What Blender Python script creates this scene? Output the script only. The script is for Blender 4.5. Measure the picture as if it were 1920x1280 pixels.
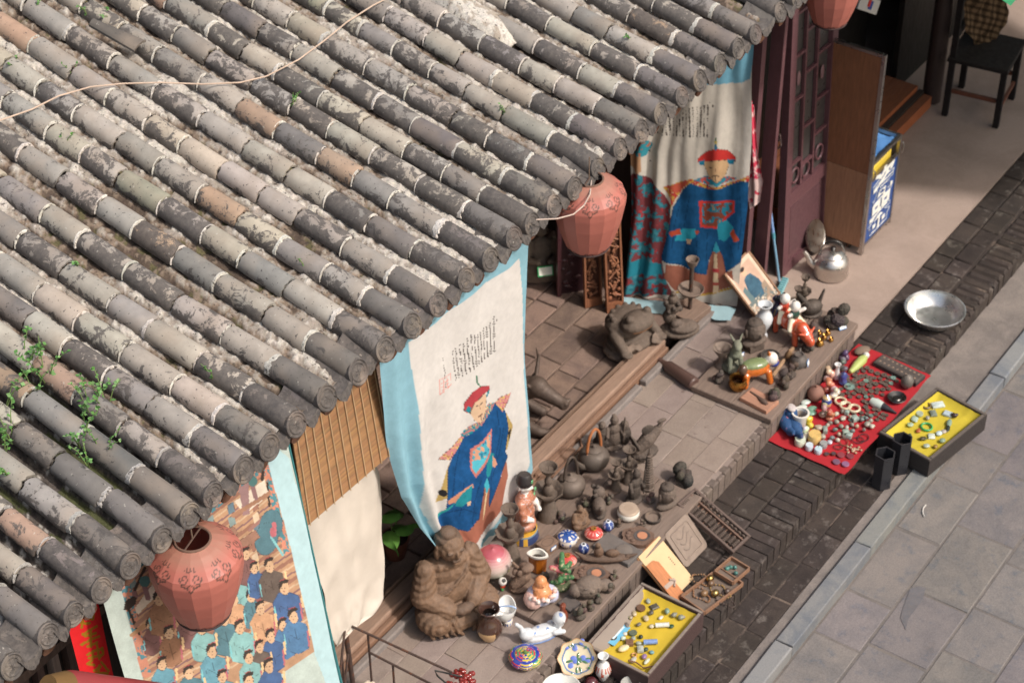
import bpy, bmesh, math, random
import numpy as np
from mathutils import Vector, Matrix, Euler, noise
random.seed(11)
PI = math.pi
S = bpy.context.scene
for o in list(bpy.data.objects):
    bpy.data.objects.remove(o)

# ------------------------------------------------------------------ camera
FPX = 3790.0                                    # focal length in photo pixels (1920 wide)
PITCH, YAW, ROLL = math.radians(38.9), math.radians(35.5), math.radians(-0.8)
CAM = np.array([0.0, 0.0, 7.5])                 # X runs along the street, +Y towards the houses
_F = np.array([math.cos(YAW)*math.cos(PITCH), math.sin(YAW)*math.cos(PITCH), -math.sin(PITCH)])
_R = np.cross(_F, [0, 0, 1.0]); _R /= np.linalg.norm(_R)
_U = np.cross(_R, _F)
_R, _U = _R*math.cos(ROLL)+_U*math.sin(ROLL), -_R*math.sin(ROLL)+_U*math.cos(ROLL)
cd = bpy.data.cameras.new('camera'); cam = bpy.data.objects.new('camera', cd)
S.collection.objects.link(cam); S.camera = cam
cam.matrix_world = Matrix(((_R[0], _U[0], -_F[0], CAM[0]), (_R[1], _U[1], -_F[1], CAM[1]),
                           (_R[2], _U[2], -_F[2], CAM[2]), (0, 0, 0, 1)))
cd.sensor_width = 36.0; cd.lens = FPX/1920*36.0; cd.clip_start = 0.1; cd.clip_end = 400
cd.dof.use_dof = True; cd.dof.focus_distance = 7.6; cd.dof.aperture_fstop = 4.5

# ------------------------------------------------------------------ sky, sun, exposure
SUN_EL = math.radians(50)
SUN_TRAVEL = (-0.10, 1.0)                       # horizontal direction in which the sunlight travels
w = bpy.data.worlds.new('World'); S.world = w; w.use_nodes = True
nt = w.node_tree; bg = nt.nodes['Background']
sky = nt.nodes.new('ShaderNodeTexSky'); sky.sky_type = 'NISHITA'; sky.sun_disc = False
az = math.atan2(-SUN_TRAVEL[0], -SUN_TRAVEL[1])
sky.sun_elevation = SUN_EL; sky.sun_rotation = az
sky.air_density = 1.6; sky.dust_density = 5.0; sky.ozone_density = 1.0
nt.links.new(sky.outputs[0], bg.inputs[0]); bg.inputs[1].default_value = 0.15
sd = bpy.data.lights.new('sun', 'SUN'); so = bpy.data.objects.new('sun', sd); S.collection.objects.link(so)
sd.energy = 2.95; sd.angle = math.radians(4.5); sd.color = (1.0, 0.955, 0.91)
h = math.hypot(*SUN_TRAVEL)
dv = Vector((SUN_TRAVEL[0]/h*math.cos(SUN_EL), SUN_TRAVEL[1]/h*math.cos(SUN_EL), -math.sin(SUN_EL)))
so.rotation_euler = dv.to_track_quat('-Z', 'Y').to_euler(); so.location = (5, -6, 12)
S.view_settings.view_transform = 'Standard'; S.view_settings.look = 'None'
S.view_settings.exposure = 0.0; S.view_settings.gamma = 1.0

# ------------------------------------------------------------------ pixels to places
def ray(u, v): return _F+_R*((u-960)/FPX)-_U*((v-640)/FPX)
def P(u, v, z):                                 # the point of a photo pixel on the level z
    d = ray(u, v); return CAM+d*((z-CAM[2])/d[2])
def PY(u, v, y):
    d = ray(u, v); return CAM+d*((y-CAM[1])/d[1])
def PX(u, v, x):
    d = ray(u, v); return CAM+d*((x-CAM[0])/d[0])
def PV(u, v, a, b):                             # on the upright plane through a and b
    n = np.array([b[1]-a[1], -(b[0]-a[0]), 0]); d = ray(u, v); return CAM+d*((n@(np.array(a)-CAM))/(n@d))
def ppm(p): return FPX/float((np.array(p)-CAM)@_F)   # photo pixels per metre there
VS = 1/0.778                                    # upright things are foreshortened by the pitch

# ------------------------------------------------------------------ helpers
def c8(r, g, b):
    f = lambda x: (x/255/12.92) if x/255 <= .04045 else ((x/255+.055)/1.055)**2.4
    return (f(r), f(g), f(b))
COL = S.collection
def link(o, parent=None):
    COL.objects.link(o)
    if parent is not None: o.parent = parent
    return o
def tag(o, label=None, cat=None, group=None, kind=None):
    if label: o['label'] = label
    if cat: o['category'] = cat
    if group: o['group'] = group
    if kind: o['kind'] = kind
    return o
def thing(name, label, cat, loc=(0, 0, 0), rz=0, group=None):
    o = bpy.data.objects.new(name, None); link(o); o.location = loc; o.rotation_euler = (0, 0, rz); o.empty_display_size = .05
    return tag(o, label, cat, group)
def frame(q):                                   # matrix, length, width of a quad: q0->q1 is local x, q0->q3 local y
    q = [Vector(p) for p in q]
    ex = ((q[1]-q[0])+(q[2]-q[3]))/2; ey = ((q[3]-q[0])+(q[2]-q[1]))/2
    L, W = ex.length, ey.length; ex.normalize(); n = ex.cross(ey).normalized(); ey = n.cross(ex)
    c = sum(q, Vector())/4
    return Matrix(((ex.x, ey.x, n.x, c.x), (ex.y, ey.y, n.y, c.y), (ex.z, ey.z, n.z, c.z), (0, 0, 0, 1))), L, W
def rnd(a, b): return random.uniform(a, b)
def jit(c, a=.1):
    k = 1+rnd(-a, a); return tuple(max(0, x*k*(1+rnd(-a*.25, a*.25))) for x in c)

class MB:
    def __init__(s): s.v = []; s.f = []; s.c = []; s.pc = None
    def add(s, vs, fs, col, M=None):
        n = len(s.v)
        if M is not None: vs = [tuple(M @ Vector(p)) for p in vs]
        s.v += [tuple(p) for p in vs]; s.f += [tuple(i+n for i in f) for f in fs]
        s.c += (col if isinstance(col, list) else [col]*len(fs))
        return s
    def box(s, c, hh, col, rz=0, M=None, bev=0):
        x, y, z = hh
        if bev:
            vs = []
            for (k, zz) in ((0, -z), (0, z-bev), (bev, z)):
                vs += [(-x+k, -y+k, zz), (x-k, -y+k, zz), (x-k, y-k, zz), (-x+k, y-k, zz)]
            fs = [(3, 2, 1, 0)]
            for a in (0, 4):
                for i in range(4): fs.append((a+i, a+(i+1) % 4, a+4+(i+1) % 4, a+4+i))
            fs.append((8, 9, 10, 11))
        else:
            vs = [(-x, -y, -z), (x, -y, -z), (x, y, -z), (-x, y, -z), (-x, -y, z), (x, -y, z), (x, y, z), (-x, y, z)]
            fs = [(3, 2, 1, 0), (4, 5, 6, 7), (0, 1, 5, 4), (1, 2, 6, 5), (2, 3, 7, 6), (3, 0, 4, 7)]
        T = Matrix.Translation(c) @ Matrix.Rotation(rz, 4, 'Z')
        return s.add(vs, fs, col, T if M is None else M @ T)
    def lathe(s, prof, col=None, n=24, c=(0, 0, 0), M=None, sx=1, sy=1, fn=None):
        # prof: (radius, z) or (radius, z, colour); fn(theta, r, z)->(r, z)
        vs = []; fs = []; cs = []
        for p in prof:
            for i in range(n):
                t = 2*PI*i/n; r, z = p[0], p[1]
                if fn: r, z = fn(t, r, z)
                vs.append((c[0]+r*math.cos(t)*sx, c[1]+r*math.sin(t)*sy, c[2]+z))
        for k in range(len(prof)-1):
            cc = prof[k+1][2] if len(prof[k+1]) > 2 else col
            for i in range(n):
                j = (i+1) % n; fs.append((k*n+i, k*n+j, (k+1)*n+j, (k+1)*n+i)); cs.append(cc(2*PI*(i+.5)/n, k) if callable(cc) else cc)
        if prof[0][0] > 1e-5: fs.append(tuple(range(n-1, -1, -1))); cs.append(cs[0])
        if prof[-1][0] > 1e-5: fs.append(tuple((len(prof)-1)*n+i for i in range(n))); cs.append(cs[-1])
        return s.add(vs, fs, cs, M)
    def tube(s, pts, rad, col, n=8, closed=False, M=None):
        pts = [Vector(p) for p in pts]; m = len(pts)
        rad = rad if isinstance(rad, (list, tuple)) else [rad]*m
        vs = []; up = Vector((0, 0, 1))
        for i, p in enumerate(pts):
            a = pts[(i-1) % m] if (closed or i > 0) else p; b = pts[(i+1) % m] if (closed or i < m-1) else p
            t = (b-a).normalized()
            e = t.cross(up)
            if e.length < .05: e = t.cross(Vector((1, 0, 0)))
            e.normalize(); g = t.cross(e)
            for k in range(n):
                th = 2*PI*k/n; vs.append(tuple(p+(e*math.cos(th)+g*math.sin(th))*rad[i]))
        fs = []
        for i in range(m if closed else m-1):
            a = i*n; b = ((i+1) % m)*n
            for k in range(n): fs.append((a+k, b+k, b+(k+1) % n, a+(k+1) % n))
        if not closed: fs += [tuple(range(n)), tuple((m-1)*n+k for k in range(n-1, -1, -1))]
        return s.add(vs, fs, col, M)
    def ell(s, c, r, col, R=None, n=14, m=9, M=None):
        vs = []; fs = []
        T = Matrix.Translation(c)
        if R is not None: T = T @ Euler(R).to_matrix().to_4x4()
        if M is not None: T = M @ T
        vs.append((0, 0, -r[2]))
        for j in range(1, m):
            ph = -PI/2+PI*j/m
            for i in range(n):
                t = 2*PI*i/n; vs.append((r[0]*math.cos(ph)*math.cos(t), r[1]*math.cos(ph)*math.sin(t), r[2]*math.sin(ph)))
        vs.append((0, 0, r[2])); top = len(vs)-1
        for i in range(n):
            k = (i+1) % n
            fs.append((0, 1+k, 1+i)); fs.append((top, 1+(m-2)*n+i, 1+(m-2)*n+k))
            for j in range(m-2): fs.append((1+j*n+i, 1+j*n+k, 1+(j+1)*n+k, 1+(j+1)*n+i))
        return s.add(vs, fs, col, T)
    def prism(s, poly, z0, z1, col, M=None, top=None):
        n = len(poly)
        vs = [(x, y, z0) for x, y in poly]+[(x, y, z1) for x, y in poly]
        fs = [tuple(range(n-1, -1, -1)), tuple(range(n, 2*n))]+[(i, (i+1) % n, n+(i+1) % n, n+i) for i in range(n)]
        return s.add(vs, fs, [col, top or col]+[col]*n, M)
    def grid(s, W, H, fn, col):                 # fn(i,j)->point
        vs = [fn(i, j) for j in range(H) for i in range(W)]
        fs = [(j*W+i, j*W+i+1, (j+1)*W+i+1, (j+1)*W+i) for j in range(H-1) for i in range(W-1)]
        return s.add(vs, fs, col)
    def mesh(s, name, mat, ang=40):
        me = bpy.data.meshes.new(name); me.from_pydata(s.v, [], s.f); me.update()
        if s.pc is not None:
            a = me.attributes.new('Col', 'FLOAT_COLOR', 'POINT')
            arr = np.ones((len(s.v), 4)); arr[:, :3] = np.asarray(s.pc); a.data.foreach_set('color', arr.ravel())
        else:
            a = me.attributes.new('Col', 'FLOAT_COLOR', 'FACE')
            arr = np.ones((len(s.f), 4)); arr[:, :3] = np.asarray([c[:3] for c in s.c]); a.data.foreach_set('color', arr.ravel())
        if ang: me.shade_smooth(); me.set_sharp_from_angle(angle=math.radians(ang))
        if mat: me.materials.append(mat)
        return me
    def build(s, name, mat, parent=None, loc=(0, 0, 0), rz=0, ang=40):
        o = bpy.data.objects.new(name, s.mesh(name, mat, ang)); link(o, parent); o.location = loc; o.rotation_euler = (0, 0, rz)
        return o

def sculpt(prims, voxel=.006, smooth=3, disp=None, fold=None, ang=80):
    """closed primitives fused into one skin; returns an MB with colours per vertex (nearest primitive)"""
    b = MB()
    for p in prims:
        if p[0] == 'e': b.ell(p[1], p[2], (0, 0, 0), R=(p[4] if len(p) > 4 else None))
        elif p[0] == 'c':
            a, c = Vector(p[1]), Vector(p[3]); b.ell(a, (p[2],)*3, (0, 0, 0)); b.ell(c, (p[4],)*3, (0, 0, 0)); b.tube([a, c], [p[2], p[4]], (0, 0, 0), 12)
        elif p[0] == 'b': b.box(p[1], p[2], (0, 0, 0), rz=(p[4] if len(p) > 4 else 0))
    me = bpy.data.meshes.new('t'); me.from_pydata(b.v, [], b.f); me.update()
    o = bpy.data.objects.new('t', me); COL.objects.link(o)
    m = o.modifiers.new('r', 'REMESH'); m.mode = 'VOXEL'; m.voxel_size = voxel
    if smooth: sm = o.modifiers.new('s', 'SMOOTH'); sm.factor = .5; sm.iterations = smooth
    dg = bpy.context.evaluated_depsgraph_get(); ev = o.evaluated_get(dg); e = ev.to_mesh()
    n = len(e.vertices); co = np.empty(n*3); e.vertices.foreach_get('co', co); co = co.reshape(-1, 3)
    no = np.array([v.normal[:] for v in e.vertices]).reshape(-1, 3) if n else co
    fs = [tuple(p.vertices) for p in e.polygons]
    ev.to_mesh_clear(); bpy.data.objects.remove(o); bpy.data.meshes.remove(me)
    best = np.full(n, 1e9); cols = np.zeros((n, 3))
    for p in prims:
        if p[0] == 'e':
            q = co-np.array(p[1])
            if len(p) > 4: q = q @ np.array(Euler(p[4]).to_matrix())
            d = (np.sqrt(((q/np.array(p[2]))**2).sum(1))-1)*min(p[2]); col = p[3]
        elif p[0] == 'c':
            a = np.array(p[1]); ab = np.array(p[3])-a; t = np.clip(((co-a)@ab)/max(ab@ab, 1e-9), 0, 1)
            d = np.linalg.norm(co-a-t[:, None]*ab, axis=1)-(p[2]+t*(p[4]-p[2])); col = p[5]
        else:
            q = np.abs(co-np.array(p[1]))-np.array(p[2]); d = q.max(1); col = p[3]
        k = d < best; best[k] = d[k]; cols[k] = col
    if fold is not None:
        for (c, A, kk, rad) in fold:
            d = np.linalg.norm(co-np.array(c), axis=1); co = co+no*(A*np.sin(d*kk)*np.exp(-(d/rad)**4))[:, None]
    if disp is not None:
        A, sc = disp[0]*.42, disp[1]*1.5
        k = np.array([.55*noise.fractal(Vector(p)*sc, 1.0, 2.0, 2)+.75*(.35-abs(noise.noise(Vector(p)*sc*1.9))*1.6) for p in co]); co = co+no*(A*k)[:, None]
        cols = cols*np.clip(1+k*.25, .6, 1.35)[:, None]  # hollows darkened and ridges lightened in the colour itself, imitating cavity shade
    r = MB(); r.v = [tuple(p) for p in co]; r.f = fs; r.pc = cols
    return r

# ------------------------------------------------------------------ materials
def nodes(name):
    m = bpy.data.materials.new(name); m.use_nodes = True; t = m.node_tree
    return m, t, t.nodes['Principled BSDF']
def N(t, typ, **kw):
    n = t.nodes.new(typ)
    for k, v in kw.items():
        if k in n.inputs: n.inputs[k].default_value = v
        else: setattr(n, k, v)
    return n
def coords(t, rand=True):
    tc = t.nodes.new('ShaderNodeTexCoord')
    if not rand: return tc.outputs['Object']
    oi = t.nodes.new('ShaderNodeObjectInfo')
    mu = t.nodes.new('ShaderNodeMath'); mu.operation = 'MULTIPLY'; mu.inputs[1].default_value = 37.0
    t.links.new(oi.outputs['Random'], mu.inputs[0])
    ad = t.nodes.new('ShaderNodeVectorMath'); ad.operation = 'ADD'
    t.links.new(tc.outputs['Object'], ad.inputs[0]); t.links.new(mu.outputs[0], ad.inputs[1])
    return ad.outputs[0]
def ntex(t, co, scale, detail=5, rough=.6, dist=0):
    n = t.nodes.new('ShaderNodeTexNoise'); n.inputs['Scale'].default_value = scale; n.inputs['Detail'].default_value = detail
    n.inputs['Roughness'].default_value = rough; n.inputs['Distortion'].default_value = dist
    t.links.new(co, n.inputs['Vector']); return n.outputs['Fac']
def ramp(t, fac, stops, interp='LINEAR'):
    r = t.nodes.new('ShaderNodeValToRGB'); e = r.color_ramp.elements; r.color_ramp.interpolation = interp
    while len(e) < len(stops): e.new(.5)
    for q, (p, c) in zip(e, stops):
        q.position = p; q.color = (c, c, c, 1) if isinstance(c, (int, float)) else (*c[:3], 1)
    t.links.new(fac, r.inputs[0]); return r.outputs[0]
def mix(t, fac, a, b, mode='MIX'):
    m = t.nodes.new('ShaderNodeMix'); m.data_type = 'RGBA'; m.blend_type = mode
    for i, x in ((0, fac), (6, a), (7, b)):
        if hasattr(x, 'links') or hasattr(x, 'is_linked'): t.links.new(x, m.inputs[i])
        elif i == 0: m.inputs[0].default_value = x
        else: m.inputs[i].default_value = (*x[:3], 1)
    return m.outputs[2]
def math_(t, op, a, b=None):
    m = t.nodes.new('ShaderNodeMath'); m.operation = op
    for i, x in ((0, a), (1, b)):
        if x is None: continue
        if isinstance(x, (int, float)): m.inputs[i].default_value = x
        else: t.links.new(x, m.inputs[i])
    return m.outputs[0]
def bump(t, b, hgt, strength, dist=.01):
    n = t.nodes.new('ShaderNodeBump'); n.inputs['Strength'].default_value = strength; n.inputs['Distance'].default_value = dist
    t.links.new(hgt, n.inputs['Height']); t.links.new(n.outputs[0], b.inputs['Normal'])
def attr(t):
    a = t.nodes.new('ShaderNodeAttribute'); a.attribute_name = 'Col'; return a.outputs['Color']
DUST = c8(128, 112, 100)
def mk(name, rough=.7, metal=0.0, var=.18, vs=14, bstr=.25, bs=70, spec=.4, dust=0.0, coat=0.0, speck=None, bdist=.004, aniso=None):
    """colour from the mesh's own Col attribute, varied, worn, dusty"""
    m, t, b = nodes(name); co = coords(t)
    if aniso:
        mp = t.nodes.new('ShaderNodeMapping'); mp.inputs['Scale'].default_value = aniso; t.links.new(co, mp.inputs[0]); co = mp.outputs[0]
    n1 = ntex(t, co, vs, 6, .65)
    c = mix(t, 1.0, attr(t), ramp(t, n1, [(.25, 1-var), (.75, 1+var)]), 'MULTIPLY')
    if speck:
        n3 = ntex(t, co, speck[0], 3, .6); c = mix(t, ramp(t, n3, [(speck[1], 0.0), (speck[1]+.06, 1.0)]), c, speck[2])
    if dust:
        g = t.nodes.new('ShaderNodeNewGeometry'); sx = t.nodes.new('ShaderNodeSeparateXYZ'); t.links.new(g.outputs['Normal'], sx.inputs[0])
        up = ramp(t, sx.outputs[2], [(.05, 0.0), (.95, dust)])
        n2 = ramp(t, ntex(t, co, vs*2.2, 5, .7), [(.3, .35), (.65, 1.0)])
        c = mix(t, mix(t, 1.0, up, n2, 'MULTIPLY'), c, DUST)
    t.links.new(c, b.inputs['Base Color'])
    rr = ramp(t, ntex(t, co, vs*1.7, 4), [(.3, max(.03, rough-.12)), (.7, min(1, rough+.12))]); t.links.new(rr, b.inputs['Roughness'])
    b.inputs['Metallic'].default_value = metal; b.inputs['Specular IOR Level'].default_value = spec; b.inputs['Coat Weight'].default_value = coat
    b.inputs['Coat Roughness'].default_value = .08
    if bstr: bump(t, b, ntex(t, co, bs, 6, .65), bstr, bdist)
    return m
MATTE = mk('matte', .85, dust=.15)
CARVED = mk('dusty_carving', .78, var=.25, vs=30, bstr=.7, bs=75, dust=.30, bdist=.008)
BRONZE = mk('dusty_bronze', .6, metal=.25, var=.25, vs=25, bstr=.35, bs=120, dust=.3)
STONE = mk('grey_stone', .85, var=.2, vs=22, bstr=.4, bs=140, dust=.35)
GLAZE = mk('glazed_ceramic', .16, var=.05, vs=9, bstr=.03, bs=30, spec=.6, coat=.5)
LACQ = mk('lacquer', .35, var=.12, vs=12, bstr=.1, bs=50, spec=.5, dust=.1)
JADE = mk('polished_pebble', .3, var=.25, vs=60, bstr=.1, bs=60, spec=.5)
WOOD = mk('weathered_wood', .75, var=.3, vs=9, bstr=.35, bs=40, aniso=(1, 9, 9), dust=.25)
WOODY = mk('weathered_wood_across', .75, var=.3, vs=9, bstr=.35, bs=40, aniso=(9, 1, 9), dust=.25)
WOODZ = mk('upright_wood', .6, var=.28, vs=8, bstr=.25, bs=40, aniso=(9, 9, 1))
PAINTW = mk('painted_wood', .45, var=.16, vs=10, bstr=.2, bs=60, aniso=(3, 3, 1), speck=(55, .7, c8(150, 120, 118)))
CLOTH = mk('cotton_cloth', .95, var=.07, vs=7, bstr=.5, bs=16, spec=.1, bdist=.006)
SILK = mk('lantern_silk', .5, var=.1, vs=6, bstr=.12, bs=40, spec=.35)
PRINT = mk('printed_cloth', .92, var=.08, vs=26, bstr=.55, bs=14, spec=.1, bdist=.006)
PAPER = mk('paper', .8, var=.08, vs=12, bstr=.15, bs=40, spec=.2)
METAL = mk('aluminium', .33, metal=.95, var=.1, vs=12, bstr=.08, bs=60)
STEEL = mk('polished_steel', .32, metal=.88, var=.06, vs=7, bstr=.04, bs=18)
BRASS = mk('brass', .28, metal=.95, var=.2, vs=20, bstr=.1, bs=60)
RUST = mk('rusty_iron', .8, metal=.2, var=.35, vs=30, bstr=.4, bs=120, speck=(30, .58, c8(96, 62, 46)))
LEAF = mk('leaf', .55, var=.25, vs=30, bstr=.1, bs=60)
INK = mk('flat_print', .8, var=.05, vs=10, bstr=0)
# ================================================================== surfaces of the setting
def surf(name, c1, c2, patch=(6, .5, .62), fine=.15, rough=.85, bstr=.5, bs=60, stain=None, c3=None, bdist=.004):
    m, t, b = nodes(name)
    g = t.nodes.new('ShaderNodeNewGeometry'); oi = t.nodes.new('ShaderNodeObjectInfo')
    ad = t.nodes.new('ShaderNodeVectorMath'); ad.operation = 'ADD'
    t.links.new(g.outputs['Position'], ad.inputs[0]); t.links.new(math_(t, 'MULTIPLY', oi.outputs['Random'], 3.0), ad.inputs[1])
    co = ad.outputs[0]
    k = ramp(t, ntex(t, co, patch[0], 8, .7, .4), [(patch[1], 0.0), (patch[2], 1.0)])
    c = mix(t, k, c1, c2)
    if c3: c = mix(t, ramp(t, ntex(t, co, patch[0]*2.7, 6, .7), [(.55, 0.0), (.68, .8)]), c, c3)
    c = mix(t, 1.0, c, ramp(t, ntex(t, co, 130, 4, .75), [(.3, 1-fine), (.7, 1+fine)]), 'MULTIPLY')
    c = mix(t, 1.0, c, oi.outputs['Color'], 'MULTIPLY')
    if stain: c = mix(t, ramp(t, ntex(t, g.outputs['Position'], stain[0], 4, .6), [(stain[1], 0.0), (stain[1]+.05, .8)]), c, stain[2])
    t.links.new(c, b.inputs['Base Color'])
    t.links.new(ramp(t, k, [(0, rough-.06), (1, min(1, rough+.08))]), b.inputs['Roughness'])
    b.inputs['Specular IOR Level'].default_value = .3
    bump(t, b, ntex(t, co, bs, 8, .7), bstr, bdist)
    return m
S_SLAB = surf('street_slab', c8(124, 116, 112), c8(109, 104, 103), (4, .42, .62), .24, .85, .7, 45, c3=c8(92, 95, 102), stain=(2.2, .68, c8(104, 96, 92)))
S_KERB = surf('kerb_stone', c8(130, 129, 127), c8(110, 113, 117), (4, .45, .6), .15, .75, .35, 50)
S_STEP = surf('step_brick', c8(66, 57, 52), c8(54, 47, 44), (5, .42, .6), .2, .85, .6, 60, c3=c8(108, 100, 94))
S_PLAT = surf('platform_brick', c8(146, 131, 122), c8(130, 115, 107), (3.5, .40, .66), .14, .9, .35, 70, stain=(5.5, .66, c8(96, 78, 70)))
S_PORCH = surf('porch_brick', c8(136, 114, 101), c8(112, 94, 86), (4.5, .42, .6), .2, .9, .6, 55, stain=(4, .67, c8(84, 68, 60)))
S_CONC = surf('shop_concrete', c8(168, 148, 136), c8(152, 134, 123), (2.5, .4, .65), .1, .9, .25, 120, stain=(3.6, .71, c8(110, 86, 72)))
S_CEM = surf('cement', c8(134, 124, 117), c8(116, 108, 103), (6, .4, .6), .2, .95, .6, 60)
S_MORT = surf('joint_mortar', c8(132, 112, 100), c8(102, 88, 80), (9, .4, .6), .2, .95, .6, 80)
S_DARK = surf('dark_joint', c8(62, 54, 50), c8(110, 96, 86), (7, .5, .62), .2, .95, .6, 80)

_pm = {}
def piece(name, parent, cx, cy, ztop, lx, ly, hh, mat, j=.12, bev=.006, tilt=.006, tint=(1, 1, 1)):
    key = (round(lx, 2), round(ly, 2), round(hh, 2), mat.name, bev)
    if key not in _pm:
        b = MB(); x, y, z = lx/2, ly/2, hh/2; vs = []; rr = random.Random(hash(key[:3]) & 999)
        for (k, zz) in ((0, -z), (0, z-bev), (bev, z)):
            for (sx, sy) in ((-1, -1), (1, -1), (1, 1), (-1, 1)):
                vs.append((sx*(x-k)+rr.uniform(-.003, .003), sy*(y-k)+rr.uniform(-.003, .003), zz))
        fs = [(3, 2, 1, 0)]
        for a in (0, 4):
            for i in range(4): fs.append((a+i, a+(i+1) % 4, a+4+(i+1) % 4, a+4+i))
        fs.append((8, 9, 10, 11)); b.add(vs, fs, (.5, .5, .5))
        _pm[key] = b.mesh(name, mat, 20)
    o = bpy.data.objects.new(name, _pm[key]); link(o, parent)
    o.location = (cx, cy, ztop-hh/2+rnd(-.0025, .0025)); o.rotation_euler = (rnd(-tilt, tilt), rnd(-tilt, tilt), rnd(-.004, .004))
    k = 1+rnd(-j, j); o.color = (k*tint[0], k*(1+rnd(-.02, .02))*tint[1], k*(1+rnd(-.04, .04))*tint[2], 1)
    return o
def sheet(name, x0, x1, y0, y1, z, mat, thick=.05):
    b = MB(); b.box(((x0+x1)/2, (y0+y1)/2, z-thick/2), ((x1-x0)/2, (y1-y0)/2, thick/2), (.5, .5, .5))
    o = b.build(name, mat, ang=20); o.color = (1, 1, 1, 1); o['kind'] = 'structure'; return o
def course(name, parent, x0, x1, yc, ly, z, lmin, lmax, hh, mat, gap=.008, **kw):
    x = x0+rnd(-lmax, 0)
    while x < x1:
        l = round(rnd(lmin, lmax), 2); a = max(x, x0); e = min(x+l, x1)
        if e-a > .04: piece(name, parent, (a+e)/2, yc, z, e-a-gap, ly-gap, hh, mat, **kw)
        x += l

b = MB(); b.box((10, 0, -.45), (70, 70, .02), (.4, .38, .36)); g = b.build('ground', S_CEM, ang=20); g['kind'] = 'structure'
S_JNT = surf('street_joint', c8(118, 110, 104), c8(104, 98, 94), (8, .4, .6), .2, .95, .6, 60)
street = sheet('street', 1, 18, -3, 2.945, -.3035, S_JNT, .06)
ys = [2.94, 2.67, 2.33, 2.02, 1.66, 1.3, .95]
for a, e in zip(ys, ys[1:]):
    course('paving_slab', street, 4.6, 13.5, (a+e)/2, a-e, -.30, .3, .62, .04, S_SLAB, gap=.009, j=.07, tilt=.003)
# dark scuff in the slabs where a flake has broken off
kerb = sheet('kerb', 1, 18, 2.947, 3.038, -.236, S_CEM, .10)
xs = [1.5, 2.4, 3.3, 4.3, 5.2, 6.20, 6.56, 7.43, 8.30, 9.15, 10.0, 10.9, 11.8, 12.7, 14]
for a, e in zip(xs, xs[1:]):
    piece('kerb_stone', kerb, (a+e)/2, 2.992, -.22, e-a-.006, .098, .09, S_KERB, j=.07, bev=.006, tilt=.002)
gutter = sheet('gutter', 1, 18, 3.103, 3.345, -.2545, S_DARK, .09)
fillet = sheet('kerb_fillet', 1, 8.45, 3.043, 3.102, -.246, S_CEM, .09)
for yc, ly in ((3.275, .115), (3.16, .115)):
    course('paving_brick', gutter, 3.2, 8.45, yc, ly, -.25, .22, .31, .05, S_STEP, gap=.006, j=.15)
lip = sheet('gutter_cement', 8.452, 18, 3.045, 3.336, -.246, S_CEM, .03)
step = sheet('step', 1, 18, 3.35, 3.80, -.142, S_DARK, .16)
for yc, ly in ((3.73, .13), (3.60, .13)):
    course('step_brick', step, 3.2, 12.2, yc, ly, -.13, .17, .25, .06, S_STEP, j=.2, gap=.009, tilt=.012)
x = 3.2
while x < 12.2:                                 # bricks on edge along the nosing
    far = x > 8.8; l = rnd(.062, .074) if far else .07; piece('edge_brick', step, x+l/2, 3.43, -.13+(rnd(-.004, .003) if far else 0), l-(.006 if far else .002), .195, .11, S_STEP, j=.22 if far else .12, bev=.016 if far else .003, tilt=.02 if far else .002)
    x += l
S_EDGE = surf('edge_brick', c8(118, 104, 95), c8(102, 90, 83), (22, .4, .6), .2, .88, .5, 60)
plat = sheet('platform', 2.0, 8.81, 3.80, 4.565, -.004, S_PLAT, .16)
for i in range(5):
    course('platform_brick', plat, 2.6, 8.805, 3.8255+.0735+i*.147, .147, 0, .25, .32, .03, S_PLAT, gap=.003, j=.025, bev=.003, tilt=.003)
x = 2.6
while x < 8.79:
    l = min(.065, 8.805-x); piece('edge_brick', plat, x+l/2, 3.8005, -.001+rnd(-.002, .001), l-.004, .045, .125, S_EDGE, j=.15, bev=.006, tilt=.01); x += l
porch = sheet('porch_floor', 2.0, 8.7, 4.66, 8.0, .008, S_MORT, .10)
y = 4.70
while y < 5.9:
    course('floor_brick', porch, 4.8, 8.66, y+.08, .16, .02, .26, .36, .03, S_PORCH, gap=.012, j=.12, bev=.005, tilt=.008); y += .16
floor = sheet('shop_floor', 8.815, 18, 3.80, 8.0, -.126, S_CONC, .10)

# threshold beam of the shop front, with its stone ledge
t = thing('threshold', 'long weathered wooden threshold beam between the brick porch and the platform', 'threshold', (0, 0, 0))
b = MB(); b.box((5.55, 4.648, .035), (2.45, .043, .05), c8(150, 122, 104), bev=.008); b.build('beam', WOOD, t)
b = MB(); b.box((5.55, 4.70, .04), (2.45, .006, .054), c8(122, 98, 82)); b.build('back_board', WOOD, t)
b = MB()
for x0, x1 in ((3.1, 6.62), (6.64, 7.98)): b.box(((x0+x1)/2, 4.587, .024), ((x1-x0)/2, .016, .036), c8(132, 100, 80), bev=.006)
b.build('moulding', WOOD, t)
for x0, x1 in ((3.1, 4.9), (4.905, 6.0), (6.005, 7.2), (7.205, 7.62), (7.66, 8.6)):
    b = MB(); b.box(((x0+x1)/2, 4.545, .013), ((x1-x0)/2, .021, .026), c8(128, 120, 116), bev=.008); b.build('stone_ledge', STONE, t)
b = MB(); n = 0                                # carved frame on the ledge, behind the teapots
fr = [(6.30, 4.585), (6.98, 4.585), (7.03, 4.56), (6.98, 4.515), (6.30, 4.515), (6.26, 4.55)]
b.tube([(x, y, .046) for x, y in fr], .009, c8(124, 92, 72), 6, closed=True); b.box((6.64, 4.55, .044), (.30, .018, .008), c8(140, 108, 88)); b.build('carved_panel', WOOD, t)

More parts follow.
